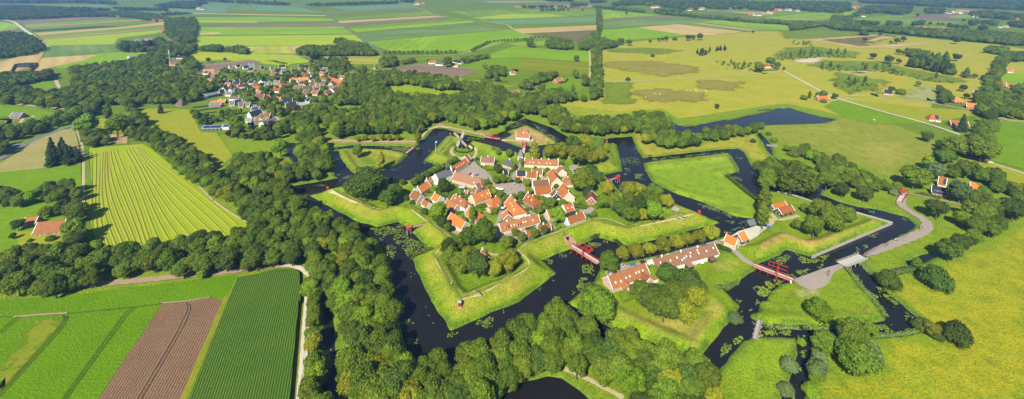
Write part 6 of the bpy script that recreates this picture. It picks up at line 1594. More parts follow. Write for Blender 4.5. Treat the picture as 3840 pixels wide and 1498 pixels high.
# ------------------------------------------------------------------ windmill
def windmill():
    x, y, z = GH(*N('11', 2030, 482)); e = empty('windmill', (x, y, z), R(-38), 1.12); tag(e, 'dark wooden post windmill with pale sails on the upper left bastion', 'windmill')
    b = MB()
    for a in range(4):
        c, s_ = math.cos(a * math.pi / 2 + .78), math.sin(a * math.pi / 2 + .78); b.bar((3.2 * c, 3.2 * s_, 0), (.3 * c, .3 * s_, 4.4), .4); b.bar((3.2 * c, 3.2 * s_, .3), (-3.2 * c, -3.2 * s_, .3), .35)
    b.cyl((0, 0), .5, .45, 0, 5, 8); b.build('trestle', WALL['k'], e)
    b = MB(); pr = [(-2.1, 3.6), (2.1, 3.6), (2.4, 9.6), (1.5, 11.2), (0, 12.0), (-1.5, 11.2), (-2.4, 9.6)]; n = len(pr)
    b.v = [(x_, -2.9, z_) for x_, z_ in pr] + [(x_, 2.9, z_) for x_, z_ in pr]
    b.f = [tuple(range(n)), tuple(range(2 * n - 1, n - 1, -1))] + [(i, i + n, (i + 1) % n + n, (i + 1) % n)[::-1] for i in range(n)]; b.mi = [0] * len(b.f)
    body = b.build('body', WALL['k'], e)
    b = MB()
    for q in ((2.55, 9.5, 1.6, 11.45), (1.6, 11.45, 0, 12.2)):
        for s_ in (-1, 1): b.face([(s_ * q[0], -3.1, q[1]), (s_ * q[0], 3.1, q[1]), (s_ * q[2], 3.1, q[3]), (s_ * q[2], -3.1, q[3])])
    b.build('roof', ROOF['g'], body)
    b = MB(); b.bar((0, -2, 10), (0, -4.2, 10.2), .7); b.build('windshaft', m_trim, e)
    for k in range(4):
        s = MB(); s.bar((0, 0, 0), (0, 0, 10), .32); 
        for i in range(14): s.bar((-.2, 0, 1.8 + i * .58), (1.7, .15, 1.8 + i * .58), .1)
        for xx in (.8, 1.7): s.bar((xx, .1, 2), (xx, .1, 9.6), .1)
        s.face([(-.15, -.05, 2), (-1.0, -.05, 2), (-1.0, -.05, 9.6), (-.15, -.05, 9.6)]); s.face([(.1, .2, 2.2), (1.6, .2, 2.2), (1.6, .2, 9.4), (.1, .2, 9.4)])
        o = s.build('sail', m_wood if k % 2 else plain('sail_lattice', (.42, .38, .33)), e, (0, -4.1, 10.2)); o.rotation_euler = (0, R(28 + 90 * k), 0)
    b = MB(); b.bar((0, 2.9, 6), (0, 7.5, .6), .35); b.bar((-1.2, 7.5, .6), (1.2, 7.5, .6), .25)
    for i in range(9): b.box(-.9, .9, 3 + i * .42, 3.4 + i * .42, 4.6 - i * .5, 4.7 - i * .5)
    b.build('tail_ladder', m_wood, e)
windmill()
# ------------------------------------------------------------------ bridges
def span(s, z):
    a, b_ = [G(px, py, z) for px, py in P(s)]; return a, b_
def bridge(name, s, w, label, draw=None, deckm=None, railm=None, z=2.0, trestles=True, box=False, towerh=5.2):
    a, b_ = span(s, z); L = math.hypot(b_[0] - a[0], b_[1] - a[1]); ang = math.atan2(b_[1] - a[1], b_[0] - a[0])
    e = empty(name, ((a[0] + b_[0]) / 2, (a[1] + b_[1]) / 2, 0), ang); tag(e, label, 'bridge'); rm = railm or m_red
    m = MB(); m.box(-L / 2, L / 2, -w / 2, w / 2, z - .12, z); m.build('deck', deckm or m_deck, e)
    m = MB()
    for sg in (-1, 1): m.box(-L / 2, L / 2, sg * w / 2 - .15, sg * w / 2 + .15, z - .5, z - .125)
    m.build('girder', rm, e)
    for sg in (-1, 1):
        m = MB(); m.bar((-L / 2, sg * w / 2, z + 1.05), (L / 2, sg * w / 2, z + 1.05), .16); m.bar((-L / 2, sg * w / 2, z + .55), (L / 2, sg * w / 2, z + .55), .1); n = max(2, int(L / 2.2))
        for i in range(n + 1): m.bar((-L / 2 + L * i / n, sg * w / 2, z), (-L / 2 + L * i / n, sg * w / 2, z + 1.1), .15); m.bar((-L / 2 + L * i / n, sg * (w / 2 + .7), z - .4), (-L / 2 + L * i / n, sg * w / 2, z + .9), .1)
        m.build('railing', rm, e)
    if trestles:
        n = max(1, int(L / 4.5))
        for i in range(1, n + 1):
            m = MB(); x = -L / 2 + L * i / (n + 1); m.box(x - .15, x + .15, -w / 2 - .9, w / 2 + .9, z - .75, z - .5)
            for yy in (-w / 2 - .6, 0, w / 2 + .6): m.bar((x, yy, -1.5), (x, yy, z - .6), .28)
            m.build('trestle', rm, e)
    if draw is not None:
        x = -L / 2 + L * draw[0]; dr = draw[1]; hw = w / 2 + .35; Tn = towerh
        m = MB()
        for sg in (-1, 1): m.bar((x, sg * hw, z - 1.8), (x, sg * hw, z + Tn), .42); m.bar((x - dr * 1.8, sg * hw, z), (x, sg * hw, z + Tn * .6), .24)
        m.bar((x, -hw - .4, z + Tn), (x, hw + .4, z + Tn), .42); m.build('portal', rm, e)
        m = MB()
        for sg in (-1, 1): m.bar((x - dr * 5.0, sg * hw, z + Tn + .2), (x + dr * 5.0, sg * hw, z + Tn + .45), .34)
        m.bar((x - dr * 5.0, -hw, z + Tn + .2), (x - dr * 5.0, hw, z + Tn + .2), .34); m.bar((x - dr * 2.5, -hw, z + Tn + .3), (x - dr * 2.5, hw, z + Tn + .3), .2)
        if box: m.box(x - dr * 5.2 - .6, x - dr * 5.2 + .6, -hw, hw, z + Tn - .9, z + Tn + .8)
        m.build('balance_beam', rm, e)
        m = MB()
        for sg in (-1, 1): m.bar((x + dr * 4.9, sg * hw, z + Tn + .4), (x + dr * 4.9, sg * hw, z + .1), .08)
        m.build('chain', m_dark, e)
bridge('drawbridge', '22:612,462 888,636', 3.4, 'long red drawbridge over the near moat below the brick tunnel', (.52, -1), box=True)
bridge('drawbridge', '22:2385,655 |23:345,800', 3.6, 'red drawbridge between the near ravelin and the brick road', (.62, 1))
bridge('drawbridge', '12:178,425 158,528', 3.4, 'red drawbridge before the slate gatehouse', (.45, -1), box=True)
bridge('drawbridge', '13:1432,900 1370,995', 3.4, 'red drawbridge at the right end of the winding road', (.35, -1), box=True)
bridge('drawbridge', '11:2235,368 2385,390', 2.6, 'small red drawbridge behind the windmill bastion', (.6, 1), towerh=4.4)
bridge('footbridge', '11:1547,472 1478,525', 2.6, 'red railed footbridge to the small left island')
bridge('road_bridge', '23:812,650 1020,572', 5.4, 'pale wooden road bridge on the brick road', None, plain('pale_deck', (.42, .40, .36)), m_wood)
bridge('footbridge', '32:2445,240 2400,420', 1.8, 'narrow grey plank footbridge over the lower moat', None, m_wood, m_wood, z=1.3, trestles=True)
bridge('footbridge', '13:90,455 188,456', 1.6, 'small grey footbridge over the stream by the pond', None, m_wood, m_wood, z=1.6)
# latrines on stilts
def latrine(s_hut, s_end, label, zt=5.0):
    hx, hy = G(*N(*s_hut), zt - 1); ex, ey = G(*N(*s_end), zt); ang = math.atan2(ey - hy, ex - hx); L = math.hypot(ex - hx, ey - hy)
    e = empty('latrine', (hx, hy, 0), ang); tag(e, label, 'latrine')
    b = MB(); b.box(-1.5, 1.5, -1.6, 1.6, zt - 1.6, zt + 1.0); b.face([(1.5, -1.6, zt + 1), (1.5, 1.6, zt + 1), (1.5, 0, zt + 2)]); b.face([(-1.5, -1.6, zt + 1), (-1.5, 0, zt + 2), (-1.5, 1.6, zt + 1)]); b.build('hut', m_red, e)
    b = MB()
    for sg in (-1, 1): b.face([(-1.8, sg * 1.9, zt + .8), (1.8, sg * 1.9, zt + .8), (1.8, 0, zt + 2.15), (-1.8, 0, zt + 2.15)][::-sg])
    b.build('roof', ROOF['b'] if 'left' in label else m_red, e)
    for sx in (-1, 1):
        for sy in (-1, 1): b = MB(); b.bar((sx * 1.5, sy * 1.6, -1.5), (sx * 1.1, sy * 1.2, zt - 1.6), .28); b.build('stilt', m_wood, e)
    b = MB(); b.box(1.5, L, -.7, .7, zt - .8, zt - .68); b.bar((L * .55, -.7, -1), (L * .55, -.7, zt - .8), .25); b.bar((L * .55, .7, -1), (L * .55, .7, zt - .8), .25); b.build('walkway', m_deck, e)
    for sy in (-1, 1):
        b = MB(); b.bar((1.5, sy * .7, zt + .3), (L, sy * .7, zt + .3), .13); b.bar((1.5, sy * .7, zt - .2), (L, sy * .7, zt - .2), .1)
        for i in range(9): b.bar((1.5 + (L - 1.5) * i / 8, sy * .7, zt - .8), (1.5 + (L - 1.5) * i / 8, sy * .7, zt + .35), .12)
        b.build('railing', m_red, e)
latrine(('21', 1500, 305), ('21', 1690, 240), 'red latrine hut on stilts with a red walkway over the left moat')
latrine(('12', 1072, 768), ('12', 965, 790), 'red latrine hut on stilts over the right moat')
# sentry boxes
def sentry(t, x, y, label, zb=5.2):
    X, Y, Z = GH(*N(t, x, y)); e = empty('sentry_box', (X, Y, Z), rnd.uniform(-.3, .3)); tag(e, label, 'sentry box')
    b = MB(); b.box(-.85, .85, -.85, .85, .5, 3.0); b.build('body', m_red, e)
    b = MB(); b.cyl((0, 0), 1.6, .1, 0, 1.2, 4); o = b.build('roof', plain('lead_roof', (.30, .31, .33)) if 'nearest' in label else m_red, e, (0, 0, 3.0), math.pi / 4)
    b = MB(); b.box(-1.0, 1.0, -1.0, 1.0, -.8, .45); b.build('base', m_wood, e); b = MB(); b.box(-.3, .3, -.88, -.84, 1.3, 2.4); b.build('opening', m_dark, e)
sentry('31', 1995, 108, 'red sentry box at the tip of the nearest bastion'); sentry('22', 1858, 172, 'red sentry box at the tip of the right bastion'); sentry('11', 1904, 362, 'red sentry box at the tip of the windmill bastion')
sentry('11', 720, 890, 'red sentry box at the tip of the left bastion'); sentry('12', 966, 418, 'red sentry box on the upper right bastion')
# ------------------------------------------------------------------ palisade and walls
def palisade(s, h, label, mat, z=0.2, th=.25, name='palisade', gap=True):
    L = dense(GP(s, z + 1), 2.4); x0, y0 = L[0]; b = MB()
    for i in range(len(L) - 1):
        a = (L[i][0] - x0, L[i][1] - y0); c = (L[i + 1][0] - x0, L[i + 1][1] - y0)
        g = H(*L[i]) if z is None else z; hh = h * rnd.uniform(.95, 1.04)
        b.bar((a[0], a[1], hh / 2), (c[0], c[1], hh / 2), th, hh); b.bar((a[0], a[1], 0), (a[0], a[1], hh + .15), th * 1.6)
    o = b.build(name, mat, None, (x0, y0, z)); tag(o, label, 'fence' if name != 'hedge' else 'hedge'); return o
m_pal = plain('weathered_palisade', (.33, .30, .265), .9, var=.3, scale=1.2)
palisade('23:526,580 1302,252 952,152', 2.1, 'tall grey plank palisade standing in the moat around the right ravelin', m_pal)
palisade('13:196,903 330,925 552,1000', 1.6, 'low grey plank wall along the upper channel', m_pal)
palisade('12:-1775,300 -1774,301', .1, 'x', m_pal) if False else None
# hedges (each its own)
m_hedge = LM['oak']
def hedge(s, w, h, label, mat='oak', z=None):
    L = dense(GP(s, 1 + h * .6), 1.4); x0, y0 = L[0]; g = np.random.RandomState(len(L)); V = []; Fc = []; k = 0; A = []
    for i, (x, y) in enumerate(L):
        zz = H(x, y); m_ = int(26 * w)
        p = np.c_[x - x0 + g.uniform(-w / 2, w / 2, m_) , y - y0 + g.uniform(-w / 2, w / 2, m_), zz + h * np.sqrt(g.rand(m_))]
        n = g.randn(m_, 3); n[:, 2] = abs(n[:, 2]) + .6; n /= np.linalg.norm(n, axis=1)[:, None]; t_ = np.cross(n, g.randn(m_, 3)); t_ /= np.linalg.norm(t_, axis=1)[:, None]; b2 = np.cross(n, t_)
        s_ = g.uniform(.2, .42, (m_, 1)); V.append(np.stack([p - t_ * s_, p - b2 * s_, p + t_ * s_, p + b2 * s_], 1).reshape(-1, 3)); A.append(np.repeat(.3 + .6 * g.rand(m_), 4))
    V = np.concatenate(V); Fq = np.arange(len(V)).reshape(-1, 4)
    b = MB()
    for i in range(len(L) - 1):
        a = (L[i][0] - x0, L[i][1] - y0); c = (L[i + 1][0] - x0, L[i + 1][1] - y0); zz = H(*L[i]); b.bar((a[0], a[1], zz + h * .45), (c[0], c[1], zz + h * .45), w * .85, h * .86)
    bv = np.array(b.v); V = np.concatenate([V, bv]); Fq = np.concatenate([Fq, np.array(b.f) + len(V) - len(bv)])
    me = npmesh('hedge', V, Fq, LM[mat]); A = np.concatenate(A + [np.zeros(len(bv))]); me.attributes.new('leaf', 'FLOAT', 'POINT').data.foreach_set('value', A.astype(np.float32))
    o = link('hedge', me, None, (x0, y0, 0)); tag(o, label, 'hedge'); return o
ring = [(11, 0)]
hedge('11:1945,490 1960,470 2010,455 2080,455 2125,480 2120,505 2060,525 1990,522 1950,505 1945,490', 1.6, 1.3, 'ring shaped clipped hedge around the windmill')
hedge('22:2030,470 2080,485 2150,520', 3.4, 2.2, 'dark clipped hedge between the brown row house and the road', 'dark')
hedge('22:1370,660 1400,720 1440,780', 4.5, 2.2, 'bright yellow green hedge beside the left long house', 'fresh')
hedge('D:850,530 960,620 1040,650', 3, 1.3, 'clipped hedge below the bright green round tree', 'fresh'); hedge('D:1300,210 1420,240 1540,250', 4, 2, 'thick hedge left of the brick cottage')
hedge('B:1140,340 1190,420 1250,510', 4, 1.6, 'bright hedge beside the parked cars behind the street', 'fresh'); hedge('D:640,60 800,130 1000,180 1160,190', 5, 2.4, 'garden hedge below the timber gable')
hedge('C:1910,555 2080,500 2280,455', 1.6, 1.2, 'low hedge behind the long row house', 'fresh'); hedge('D:380,670 450,640 560,600 740,575', 4, 1.8, 'hedge in front of the long cream row house'); hedge('A:830,910 1000,900 1090,890', 3, 1.8, 'hedge behind the orange gable below the church', 'oak')
hedge('A:1100,850 1100,800 1200,800', 3.5, 1.8, 'square bright hedge below the awning', 'fresh'); hedge('A:1420,200 1540,330 1640,400 1820,410', 1.6, 1.2, 'yellow green hedge along the parade ground', 'fresh'); hedge('A:1860,900 1450,880 1200,930', 3, 1.6, 'hedge behind the large orange roof', 'oak')
hedge('H:330,480 540,530 770,595', 2.2, 1.2, 'bright hedge before the blue black farmhouse', 'fresh'); hedge('H:420,470 600,510 800,560', 2.4, 1.6, 'dark hedge before the blue black farmhouse', 'oak')
hedge('B:1000,530 1030,560 1070,620', 2, 1.2, 'hedge between the cream gable and the red hipped cottage', 'fresh'); hedge('C:1480,250 1560,230 1640,220', 4, 1.8, 'garden hedge below the big orange house'); hedge('C:1090,385 1150,360 1210,345', 2, 1.2, 'small hedge by the white walled house', 'fresh')
hedge('00:110,700 150,625 230,612 350,612 350,640 290,690 110,702', 3, 2.4, 'square hedge around the dark roofed house in the stubble', 'dark'); hedge('02:520,805 570,790 590,765', 3, 1.8, 'clipped hedge around the steep roofed brick house', 'dark'); hedge('02:230,760 330,712', 4, 3, 'long hedge behind the trees by the lawn', 'oak')
hedge('F:130,375 420,345', 2, 1.6, 'upper garden hedge at the left of the village', 'oak'); hedge('F:210,440 400,410 620,385', 2, 1.6, 'middle garden hedge at the left of the village', 'oak'); hedge('F:350,490 560,465', 1.6, 1.2, 'lower garden hedge at the left of the village', 'dark'); hedge('F:640,290 840,270', 3, 2, 'yellow green hedge by the orange roofs', 'fresh'); hedge('03:5,640 60,682 200,675', 2.5, 1.6, 'hedge around the white cottage on the heath', 'dark')
hedge('32:870,200 1000,280 1300,420 1640,545', 1.4, 0.7, 'strip of reed along the lower edge of the near ravelin', 'reed'); hedge('33:-40,255 60,262 400,280 800,280', 3.2, 1.8, 'band of reed along the lower edge of the road island', 'reed')
hedge('23:860,670 930,760 1060,930 |33:1080,-10 1240,170', 2.6, 1.9, 'band of reed along the right edge of the road island', 'reed'); hedge('23:1000,610 1080,700 1180,780', 2.6, 1.9, 'reed bed across the channel from the road island', 'reed'); hedge('33:1130,395 1400,370 1550,340', 2.0, 1.8, 'reed fringe below the right channel', 'reed'); hedge('33:1300,20 1380,80 1500,200', 2.6, 1.6, 'reed fringe right of the channel', 'reed')
hedge('23:1340,720 1420,700 1500,690', 4.5, 1.8, 'reed bed at the small ditch', 'reed'); hedge('22:2030,900 2120,870 2230,800', 2.6, 1.6, 'reed bank below the second drawbridge', 'reed'); hedge('12:2130,740 2200,800 2350,920 2430,980', 4, 2.2, 'dark brush along the right edge of the green ravelin', 'oak')
hedge('12:2150,540 2220,640 2240,700', 2.0, 1.3, 'reedy fringe at the shoulder of the green ravelin', 'reed'); hedge('12:1320,572 1700,540 2060,500 2220,485', 2.0, 1.3, 'reed fringe north of the narrow channel', 'reed'); hedge('12:1050,440 1080,560 1105,690', 2, 1.4, 'brush along the right edge of the upper right bastion', 'fresh'); hedge('12:1660,255 1850,250 2100,200 2576,100', 3.2, 1.9, 'reed belt along the pond shore', 'reed'); hedge('13:10,110 300,75 400,105 620,160 760,190', 3.2, 2.1, 'reed belt around the far end of the pond', 'reed'); hedge('21:780,140 850,190 1000,245 1180,290', 2.5, 1.6, 'brush at the foot of the lower left rampart', 'oak'); hedge('21:1200,285 1300,255 1390,240 1440,260', 2.5, 1.8, 'brush in the corner below the lower left rampart', 'oak'); hedge('21:1560,385 1640,440 1700,490', 2, 1.4, 'brush below the left latrine rampart', 'fresh'); hedge('21:1530,570 1620,530 1720,500', 2, 1.4, 'reedy brush at the shoulder of the nearest bastion', 'oak'); hedge('22:825,385 880,360', 3, 1.6, 'dark brush by the moat corner', 'dark'); hedge('22:1050,410 1130,450', 3, 1.2, 'dark brush at the flank of the right bastion', 'dark'); hedge('22:1240,455 1340,430', 3, 1.4, 'dark brush below the right bastion slope', 'dark')
# ------------------------------------------------------------------ brick tunnel gate
def tunnel():
    X, Y, Z = GH(*N('22', 585, 415)); a = G(*N('22', 585, 415), 2); b_ = G(*N('22', 632, 455), 2); ang = math.atan2(b_[1] - a[1], b_[0] - a[0])
    e = empty('tunnel_gate', (X, Y, 1.6), ang); tag(e, 'brick tunnel gate through the rampart at the long red drawbridge', 'gate')
    mp = plain('gate_brick', (.40, .24, .17), .9, var=.3, scale=3); b = MB(); b.box(-.5, .1, -3, -1.5, 0, 3.8); b.box(-.5, .1, 1.5, 3, 0, 3.8); b.box(-.5, .1, -1.5, 1.5, 2.9, 3.8); b.build('portal', mp, e)
    b = MB(); b.face([(.02, -1.5, 0), (.02, 1.5, 0), (.02, 1.5, 2.2), (.02, .9, 2.9), (.02, -.9, 2.9), (.02, -1.5, 2.2)]); b.build('archway', m_dark, e)
    for s in (-1, 1): b = MB(); b.bar((.1, s * 2.2, 1.6), (7, s * 2.7, .5), .5, 3.0); b.build('wing_wall', mp, e)
tunnel()
# ------------------------------------------------------------------ cars
def carmeshes():
    b = MB(); prof = [(-2.1, .35), (2.1, .35), (2.15, .75), (1.95, .95), (1.1, 1.02), (-1.9, 1.05), (-2.15, .8)]; n = len(prof)
    b.v = [(x, -.86, z) for x, z in prof] + [(x, .86, z) for x, z in prof]; b.f = [tuple(range(n)), tuple(range(2 * n - 1, n - 1, -1))] + [(i, i + n, (i + 1) % n + n, (i + 1) % n)[::-1] for i in range(n)]; b.mi = [0] * len(b.f); return b
BODY = carmeshes(); CAR = {}
def car(t, x, y, ang, col, label, lift=0, grp=None):
    X, Y, Z = GH(*N(t, x, y), .7); e = empty('car', (X, Y, H(X, Y) + .06 + lift), R(ang)); tag(e, label, 'car', grp)
    cn = 'car_%d_%d_%d' % tuple(int(c * 255) for c in col); mp = plain(cn, col, .25, .6, var=.02, metallic=.2)
    BODY.build('body', mp, e)
    b = MB(); lo = [(-1.75, -.8), (.95, -.8), (.95, .8), (-1.75, .8)]; hi = [(-1.45, -.66), (.25, -.66), (.25, .66), (-1.45, .66)]
    b.v = [(x_, y_, 1.0) for x_, y_ in lo] + [(x_, y_, 1.46) for x_, y_ in hi]; b.f = [(0, 1, 5, 4), (1, 2, 6, 5), (2, 3, 7, 6), (3, 0, 4, 7)]; b.mi = [0] * 4; b.build('windows', m_glass, e)
    b = MB(); b.box(-1.47, .27, -.68, .68, 1.46, 1.52); b.build('roof', mp, e)
    for sx in (-1.3, 1.3):
        for sy in (-.8, .8):
            w_ = MB(); w_.cyl((0, 0), .33, .33, -.1, .1, 12); o = w_.build('wheel', m_dark, e, (sx, sy, .33)); o.rotation_euler = (R(90), 0, 0)
WHT = (.75, .75, .76); 
car('22', 1012, 757, 12, WHT, 'white car parked nearest the broad tree at the bridge'); car('22', 1145, 722, 25, (.42, .50, .55), 'silver blue car half behind the left long house'); car('22', 1118, 662, -5, (.45, .46, .47), 'silver car at the foot of the avenue')
car('22', 1220, 650, 12, (.06, .25, .55), 'bright blue car under the avenue'); car('22', 1322, 627, 8, (.02, .02, .03), 'black car under the avenue'); car('22', 1475, 588, 18, (.025, .025, .03), 'small black car between the avenue trees'); car('22', 1567, 562, 12, WHT, 'white estate car beside the brown row house'); car('22', 1908, 462, 8, (.10, .12, .16), 'dark grey car near the last avenue tree')
car('22', 803, 183, -35, (.03, .05, .11), 'dark blue car by the brick cottage'); car('A', 1358, 482, 70, (.45, .02, .03), 'red car on the parade ground'); car('A', 1415, 495, 50, (.65, .75, .78), 'pale blue car between red and dark car'); car('A', 1485, 502, 45, (.14, .18, .25), 'dark blue car on the parade ground')
car('B', 1240, 390, -30, (.6, .68, .75), 'pale car behind the bright hedge'); car('B', 1280, 455, -60, WHT, 'white car with red hood behind the bright hedge'); car('12', 255, 402, 60, WHT, 'white car beside the white house on the dry island'); car('21', 1410, 42, 60, (.08, .2, .4), 'blue car in the shade of the left bastion tree')
car('13', 2250, 612, -25, WHT, 'white car parked on the right lane'); car('13', 750, 15, 10, WHT, 'white car by the orange house above the pond')
car('10', 320, 172, 20, WHT, 'white car in the garden left of the asphalt road')
def caravan(t, x, y, label):
    X, Y, Z = GH(*N(t, x, y), 1.2); e = empty('caravan', (X, Y, H(X, Y)), rnd.uniform(-.4, .4)); tag(e, label, 'caravan', 'white caravans of the camp site'); b = MB(); b.box(-2.8, 2.8, -1.1, 1.1, .5, 2.7); b.box(-2.5, 2.5, -.9, .9, 2.7, 2.9); b.build('body', m_trim, e)
    b = MB(); b.box(-1.8, 1.8, -1.13, -1.11, 1.4, 2.1); b.build('window', m_glass, e)
    for s in (-1.15, 1.15): w_ = MB(); w_.cyl((0, 0), .35, .35, -.1, .1, 10); o = w_.build('wheel', m_dark, e, (0, s * .9, .35)); o.rotation_euler = (R(90), 0, 0)
for i, (x, y) in enumerate(((640, 860), (650, 872), (640, 884), (655, 896))): caravan('00', x, y, 'white caravan parked in the row by the wood clearing')
caravan('00', 1235, 700, 'white caravan among the trees'); caravan('00', 1260, 712, 'white caravan among the trees'); caravan('00', 310, 798, 'white camper on the green clearing'); caravan('00', 810, 800, 'white caravan in the gap of the wood')
# ------------------------------------------------------------------ small things
def post(name, t, x, y, h, label, cat, mat, r=.12, group=None, top=None):
    X, Y, Z = GH(*N(t, x, y)); e = empty(name, (X, Y, H(X, Y))); tag(e, label, cat, group); b = MB(); b.cyl((0, 0), r, r * .7, 0, h, 8); b.build('pole', mat, e)
    if top == 'lamp':
        b = MB(); b.cyl((0, 0), .16, .30, h, h + .55, 6); b.build('lamp_head', m_dark, e); b = MB(); b.cyl((0, 0), .36, .05, h + .55, h + .8, 6); b.build('lamp_cap', m_dark, e)
    if top == 'flag':
        b = MB(); b.face([(.1, 0, h - 1.6), (1.6, .5, h - 1.7), (1.7, .6, h - .3), (.1, 0, h - .1)]); b.build('flag', [plain('flag_cloth', (.35, .6, .8))], e)
    if top == 'mast':
        b = MB(); b.box(-.6, .6, -.6, .6, h - 3, h - .5); b.box(-.45, .45, -.45, .45, h - 7, h - 5); b.build('antenna', m_trim, e)
m_iron = plain('black_iron', (.02, .02, .022), .5)
for x, y in ((1235, 490), (1255, 478), (1405, 412), (1428, 398), (1585, 328), (1335, 78), (690, 762), (680, 770), (1042, 575), (1060, 558), (1562, 345)): post('street_lamp', '23', x, y, 3.2, 'black lantern post beside the winding brick road', 'street lamp', m_iron, .1, 'lantern posts along the brick road', 'lamp')
for t, x, y in (('22', 2395, 585), ('22', 2220, 520), ('22', 2475, 345), ('22', 2450, 365)): post('street_lamp', t, x, y, 3.2, 'black lantern post near the orange shuttered cottage', 'street lamp', m_iron, .1, 'lantern posts by the shuttered cottage', 'lamp')
post('flagpole', '11', 1762, 522, 12, 'white flagpole with a pale blue flag on the windmill bastion', 'flagpole', m_trim, .15, None, 'flag'); post('mast', '00', 1650, 690, 42, 'white telecom mast above the village trees', 'mast', m_trim, .4, None, 'mast')
post('pole', '22', 2520, 235, 6, 'plain pale post by the slipway', 'pole', m_wood, .16); post('pole', '23', 98, 240, 6, 'plain pale post by the black barns path', 'pole', m_wood, .16); post('mast', '01', 1370, 945, 14, 'thin white pole in the wood beside the clearing', 'mast', m_trim, .2)
post('bollard', '23', 322, 830, 1.8, 'white round bollard at the end of the second drawbridge', 'bollard', m_trim, .45)
def table(t, x, y, ang, label, grp='picnic tables on the right bastion'):
    X, Y, Z = GH(*N(t, x, y)); e = empty('picnic_table', (X, Y, H(X, Y)), R(ang)); tag(e, label, 'picnic table', grp); b = MB(); b.box(-1.1, 1.1, -.4, .4, .7, .78); b.build('table_top', m_wood, e)
    for s in (-1, 1): b = MB(); b.box(-1.1, 1.1, s * .75 - .15, s * .75 + .15, .42, .48); b.build('bench', m_wood, e); b = MB(); b.bar((s * .8, -.8, 0), (s * .8, .3, .7), .12); b.bar((s * .8, .8, 0), (s * .8, -.3, .7), .12); b.build('leg', m_wood, e)
table('22', 1604, 203, -40, 'left picnic table of the three at the tip of the right bastion'); table('22', 1640, 190, -40, 'middle picnic table of the three at the tip of the right bastion'); table('22', 1690, 180, -40, 'right picnic table of the three at the tip of the right bastion'); table('21', 2135, 920, 20, 'bench table at the inner edge of the nearest bastion', None)
def cannon(t, x, y, ang, label):
    X, Y, Z = GH(*N(t, x, y)); e = empty('cannon', (X, Y, H(X, Y)), R(ang)); tag(e, label, 'cannon'); b = MB(); b.box(-1.4, 1.4, -.9, .9, 0, .25); b.box(-1.2, .3, -.45, .45, .25, .8); b.build('carriage', m_wood, e); b = MB(); b.bar((-1.2, 0, 1.0), (1.7, 0, 1.05), .38); b.build('barrel', m_iron, e)
    for s in (-.6, .6): w_ = MB(); w_.cyl((0, 0), .5, .5, -.08, .08, 12); o = w_.build('wheel', m_wood, e, (0, s, .5)); o.rotation_euler = (R(90), 0, 0)
cannon('21', 2190, 940, -50, 'cannon on the crest of the nearest bastion, lower right'); cannon('22', 1700, 205, -30, 'cannon pointing over the right bastion slope'); cannon('22', 1650, 215, -30, 'second cannon on the right bastion, left of the other')
# people
def personmesh(c1, c2):
    me = bpy.data.meshes.new('person'); V = [(0, 0, .95), (0, 0, 1.2), (0, 0, 1.42), (0, 0, 1.52), (0, .02, 1.66), (0, .02, 1.76), (.2, 0, 1.40), (.26, .02, 1.12), (.25, -.1, .88), (-.2, 0, 1.40), (-.26, .02, 1.12), (-.25, -.08, .88), (.1, 0, .9), (.11, -.1, .48), (.12, .02, .06), (.12, -.14, .03), (-.1, 0, .9), (-.11, .08, .48), (-.12, .2, .06), (-.12, .06, .03)]
    E_l = [(0, 1), (1, 2), (2, 3), (3, 4), (4, 5), (2, 6), (6, 7), (7, 8), (2, 9), (9, 10), (10, 11), (0, 12), (12, 13), (13, 14), (14, 15), (0, 16), (16, 17), (17, 18), (18, 19)]
    rad = [.15, .15, .16, .06, .105, .08, .07, .05, .035, .07, .05, .035, .1, .065, .05, .04, .1, .065, .05, .04]
    me.from_pydata(V, E_l, []); o = bpy.data.objects.new('tmp', me); COL.objects.link(o); m = o.modifiers.new('s', 'SKIN')
    for i, r in enumerate(rad): me.skin_vertices[0].data[i].radius = (r, r)
    me.skin_vertices[0].data[0].use_root = True
    dg = bpy.context.evaluated_depsgraph_get(); ev = o.evaluated_get(dg); out = bpy.data.meshes.new_from_object(ev); bpy.data.objects.remove(o)
    for mt in (plain('skin', (.55, .35, .25)), c1, c2, plain('hair', (.10, .06, .04))): out.materials.append(mt)
    for p_ in out.polygons: z = p_.center.z; p_.material_index = 3 if z > 1.68 else 0 if z > 1.46 else 1 if z > .93 else 2
    out.name = 'body'; return out
PM = [personmesh(plain('shirt_white', (.7, .7, .7)), plain('trousers_dark', (.05, .06, .09))), personmesh(plain('shirt_red', (.5, .06, .05)), plain('trousers_blue', (.08, .12, .25))), personmesh(plain('shirt_blue', (.12, .25, .5)), plain('trousers_dark', (.05, .06, .09)))]
NP_ = ['white', 'red', 'blue']
def person(t, x, y, k, label, ang=0, grp=None):
    X, Y, Z = GH(*N(t, x, y)); b = max(H(X, Y), 1.0); b = 2.05 if grp == 'visitors in the square' else b + (.1 if t != '23' else .5)
    e = empty('person', (X, Y, b), ang); tag(e, label, 'person', grp); link('body', PM[k], e)
person('23', 1332, 428, 0, 'person in a white top on the left of the pair on the brick road'); person('23', 1350, 432, 2, 'person in a blue top on the right of the pair on the brick road'); person('21', 1152, 115, 1, 'person in red walking on the left bastion path'); person('21', 1167, 118, 0, 'person in white walking on the left bastion path'); person('21', 1912, 852, 0, 'person in a white top walking on the nearest bastion crest')
person('11', 1872, 512, 0, 'person in white on the grass by the windmill'); person('D', 1090, 660, 2, 'person in blue on the rampart path above the tunnel')
for i, (x, y) in enumerate(((2210, 695), (2240, 700), (2310, 720), (2280, 735), (2330, 740), (2060, 830), (2110, 870), (2200, 560), (2225, 410), (2240, 405), (2210, 460), (2150, 790), (1990, 800))): person('A', x, y, i % 3, 'visitor in a %s top walking in the square or its street' % NP_[i % 3], i, 'visitors in the square')
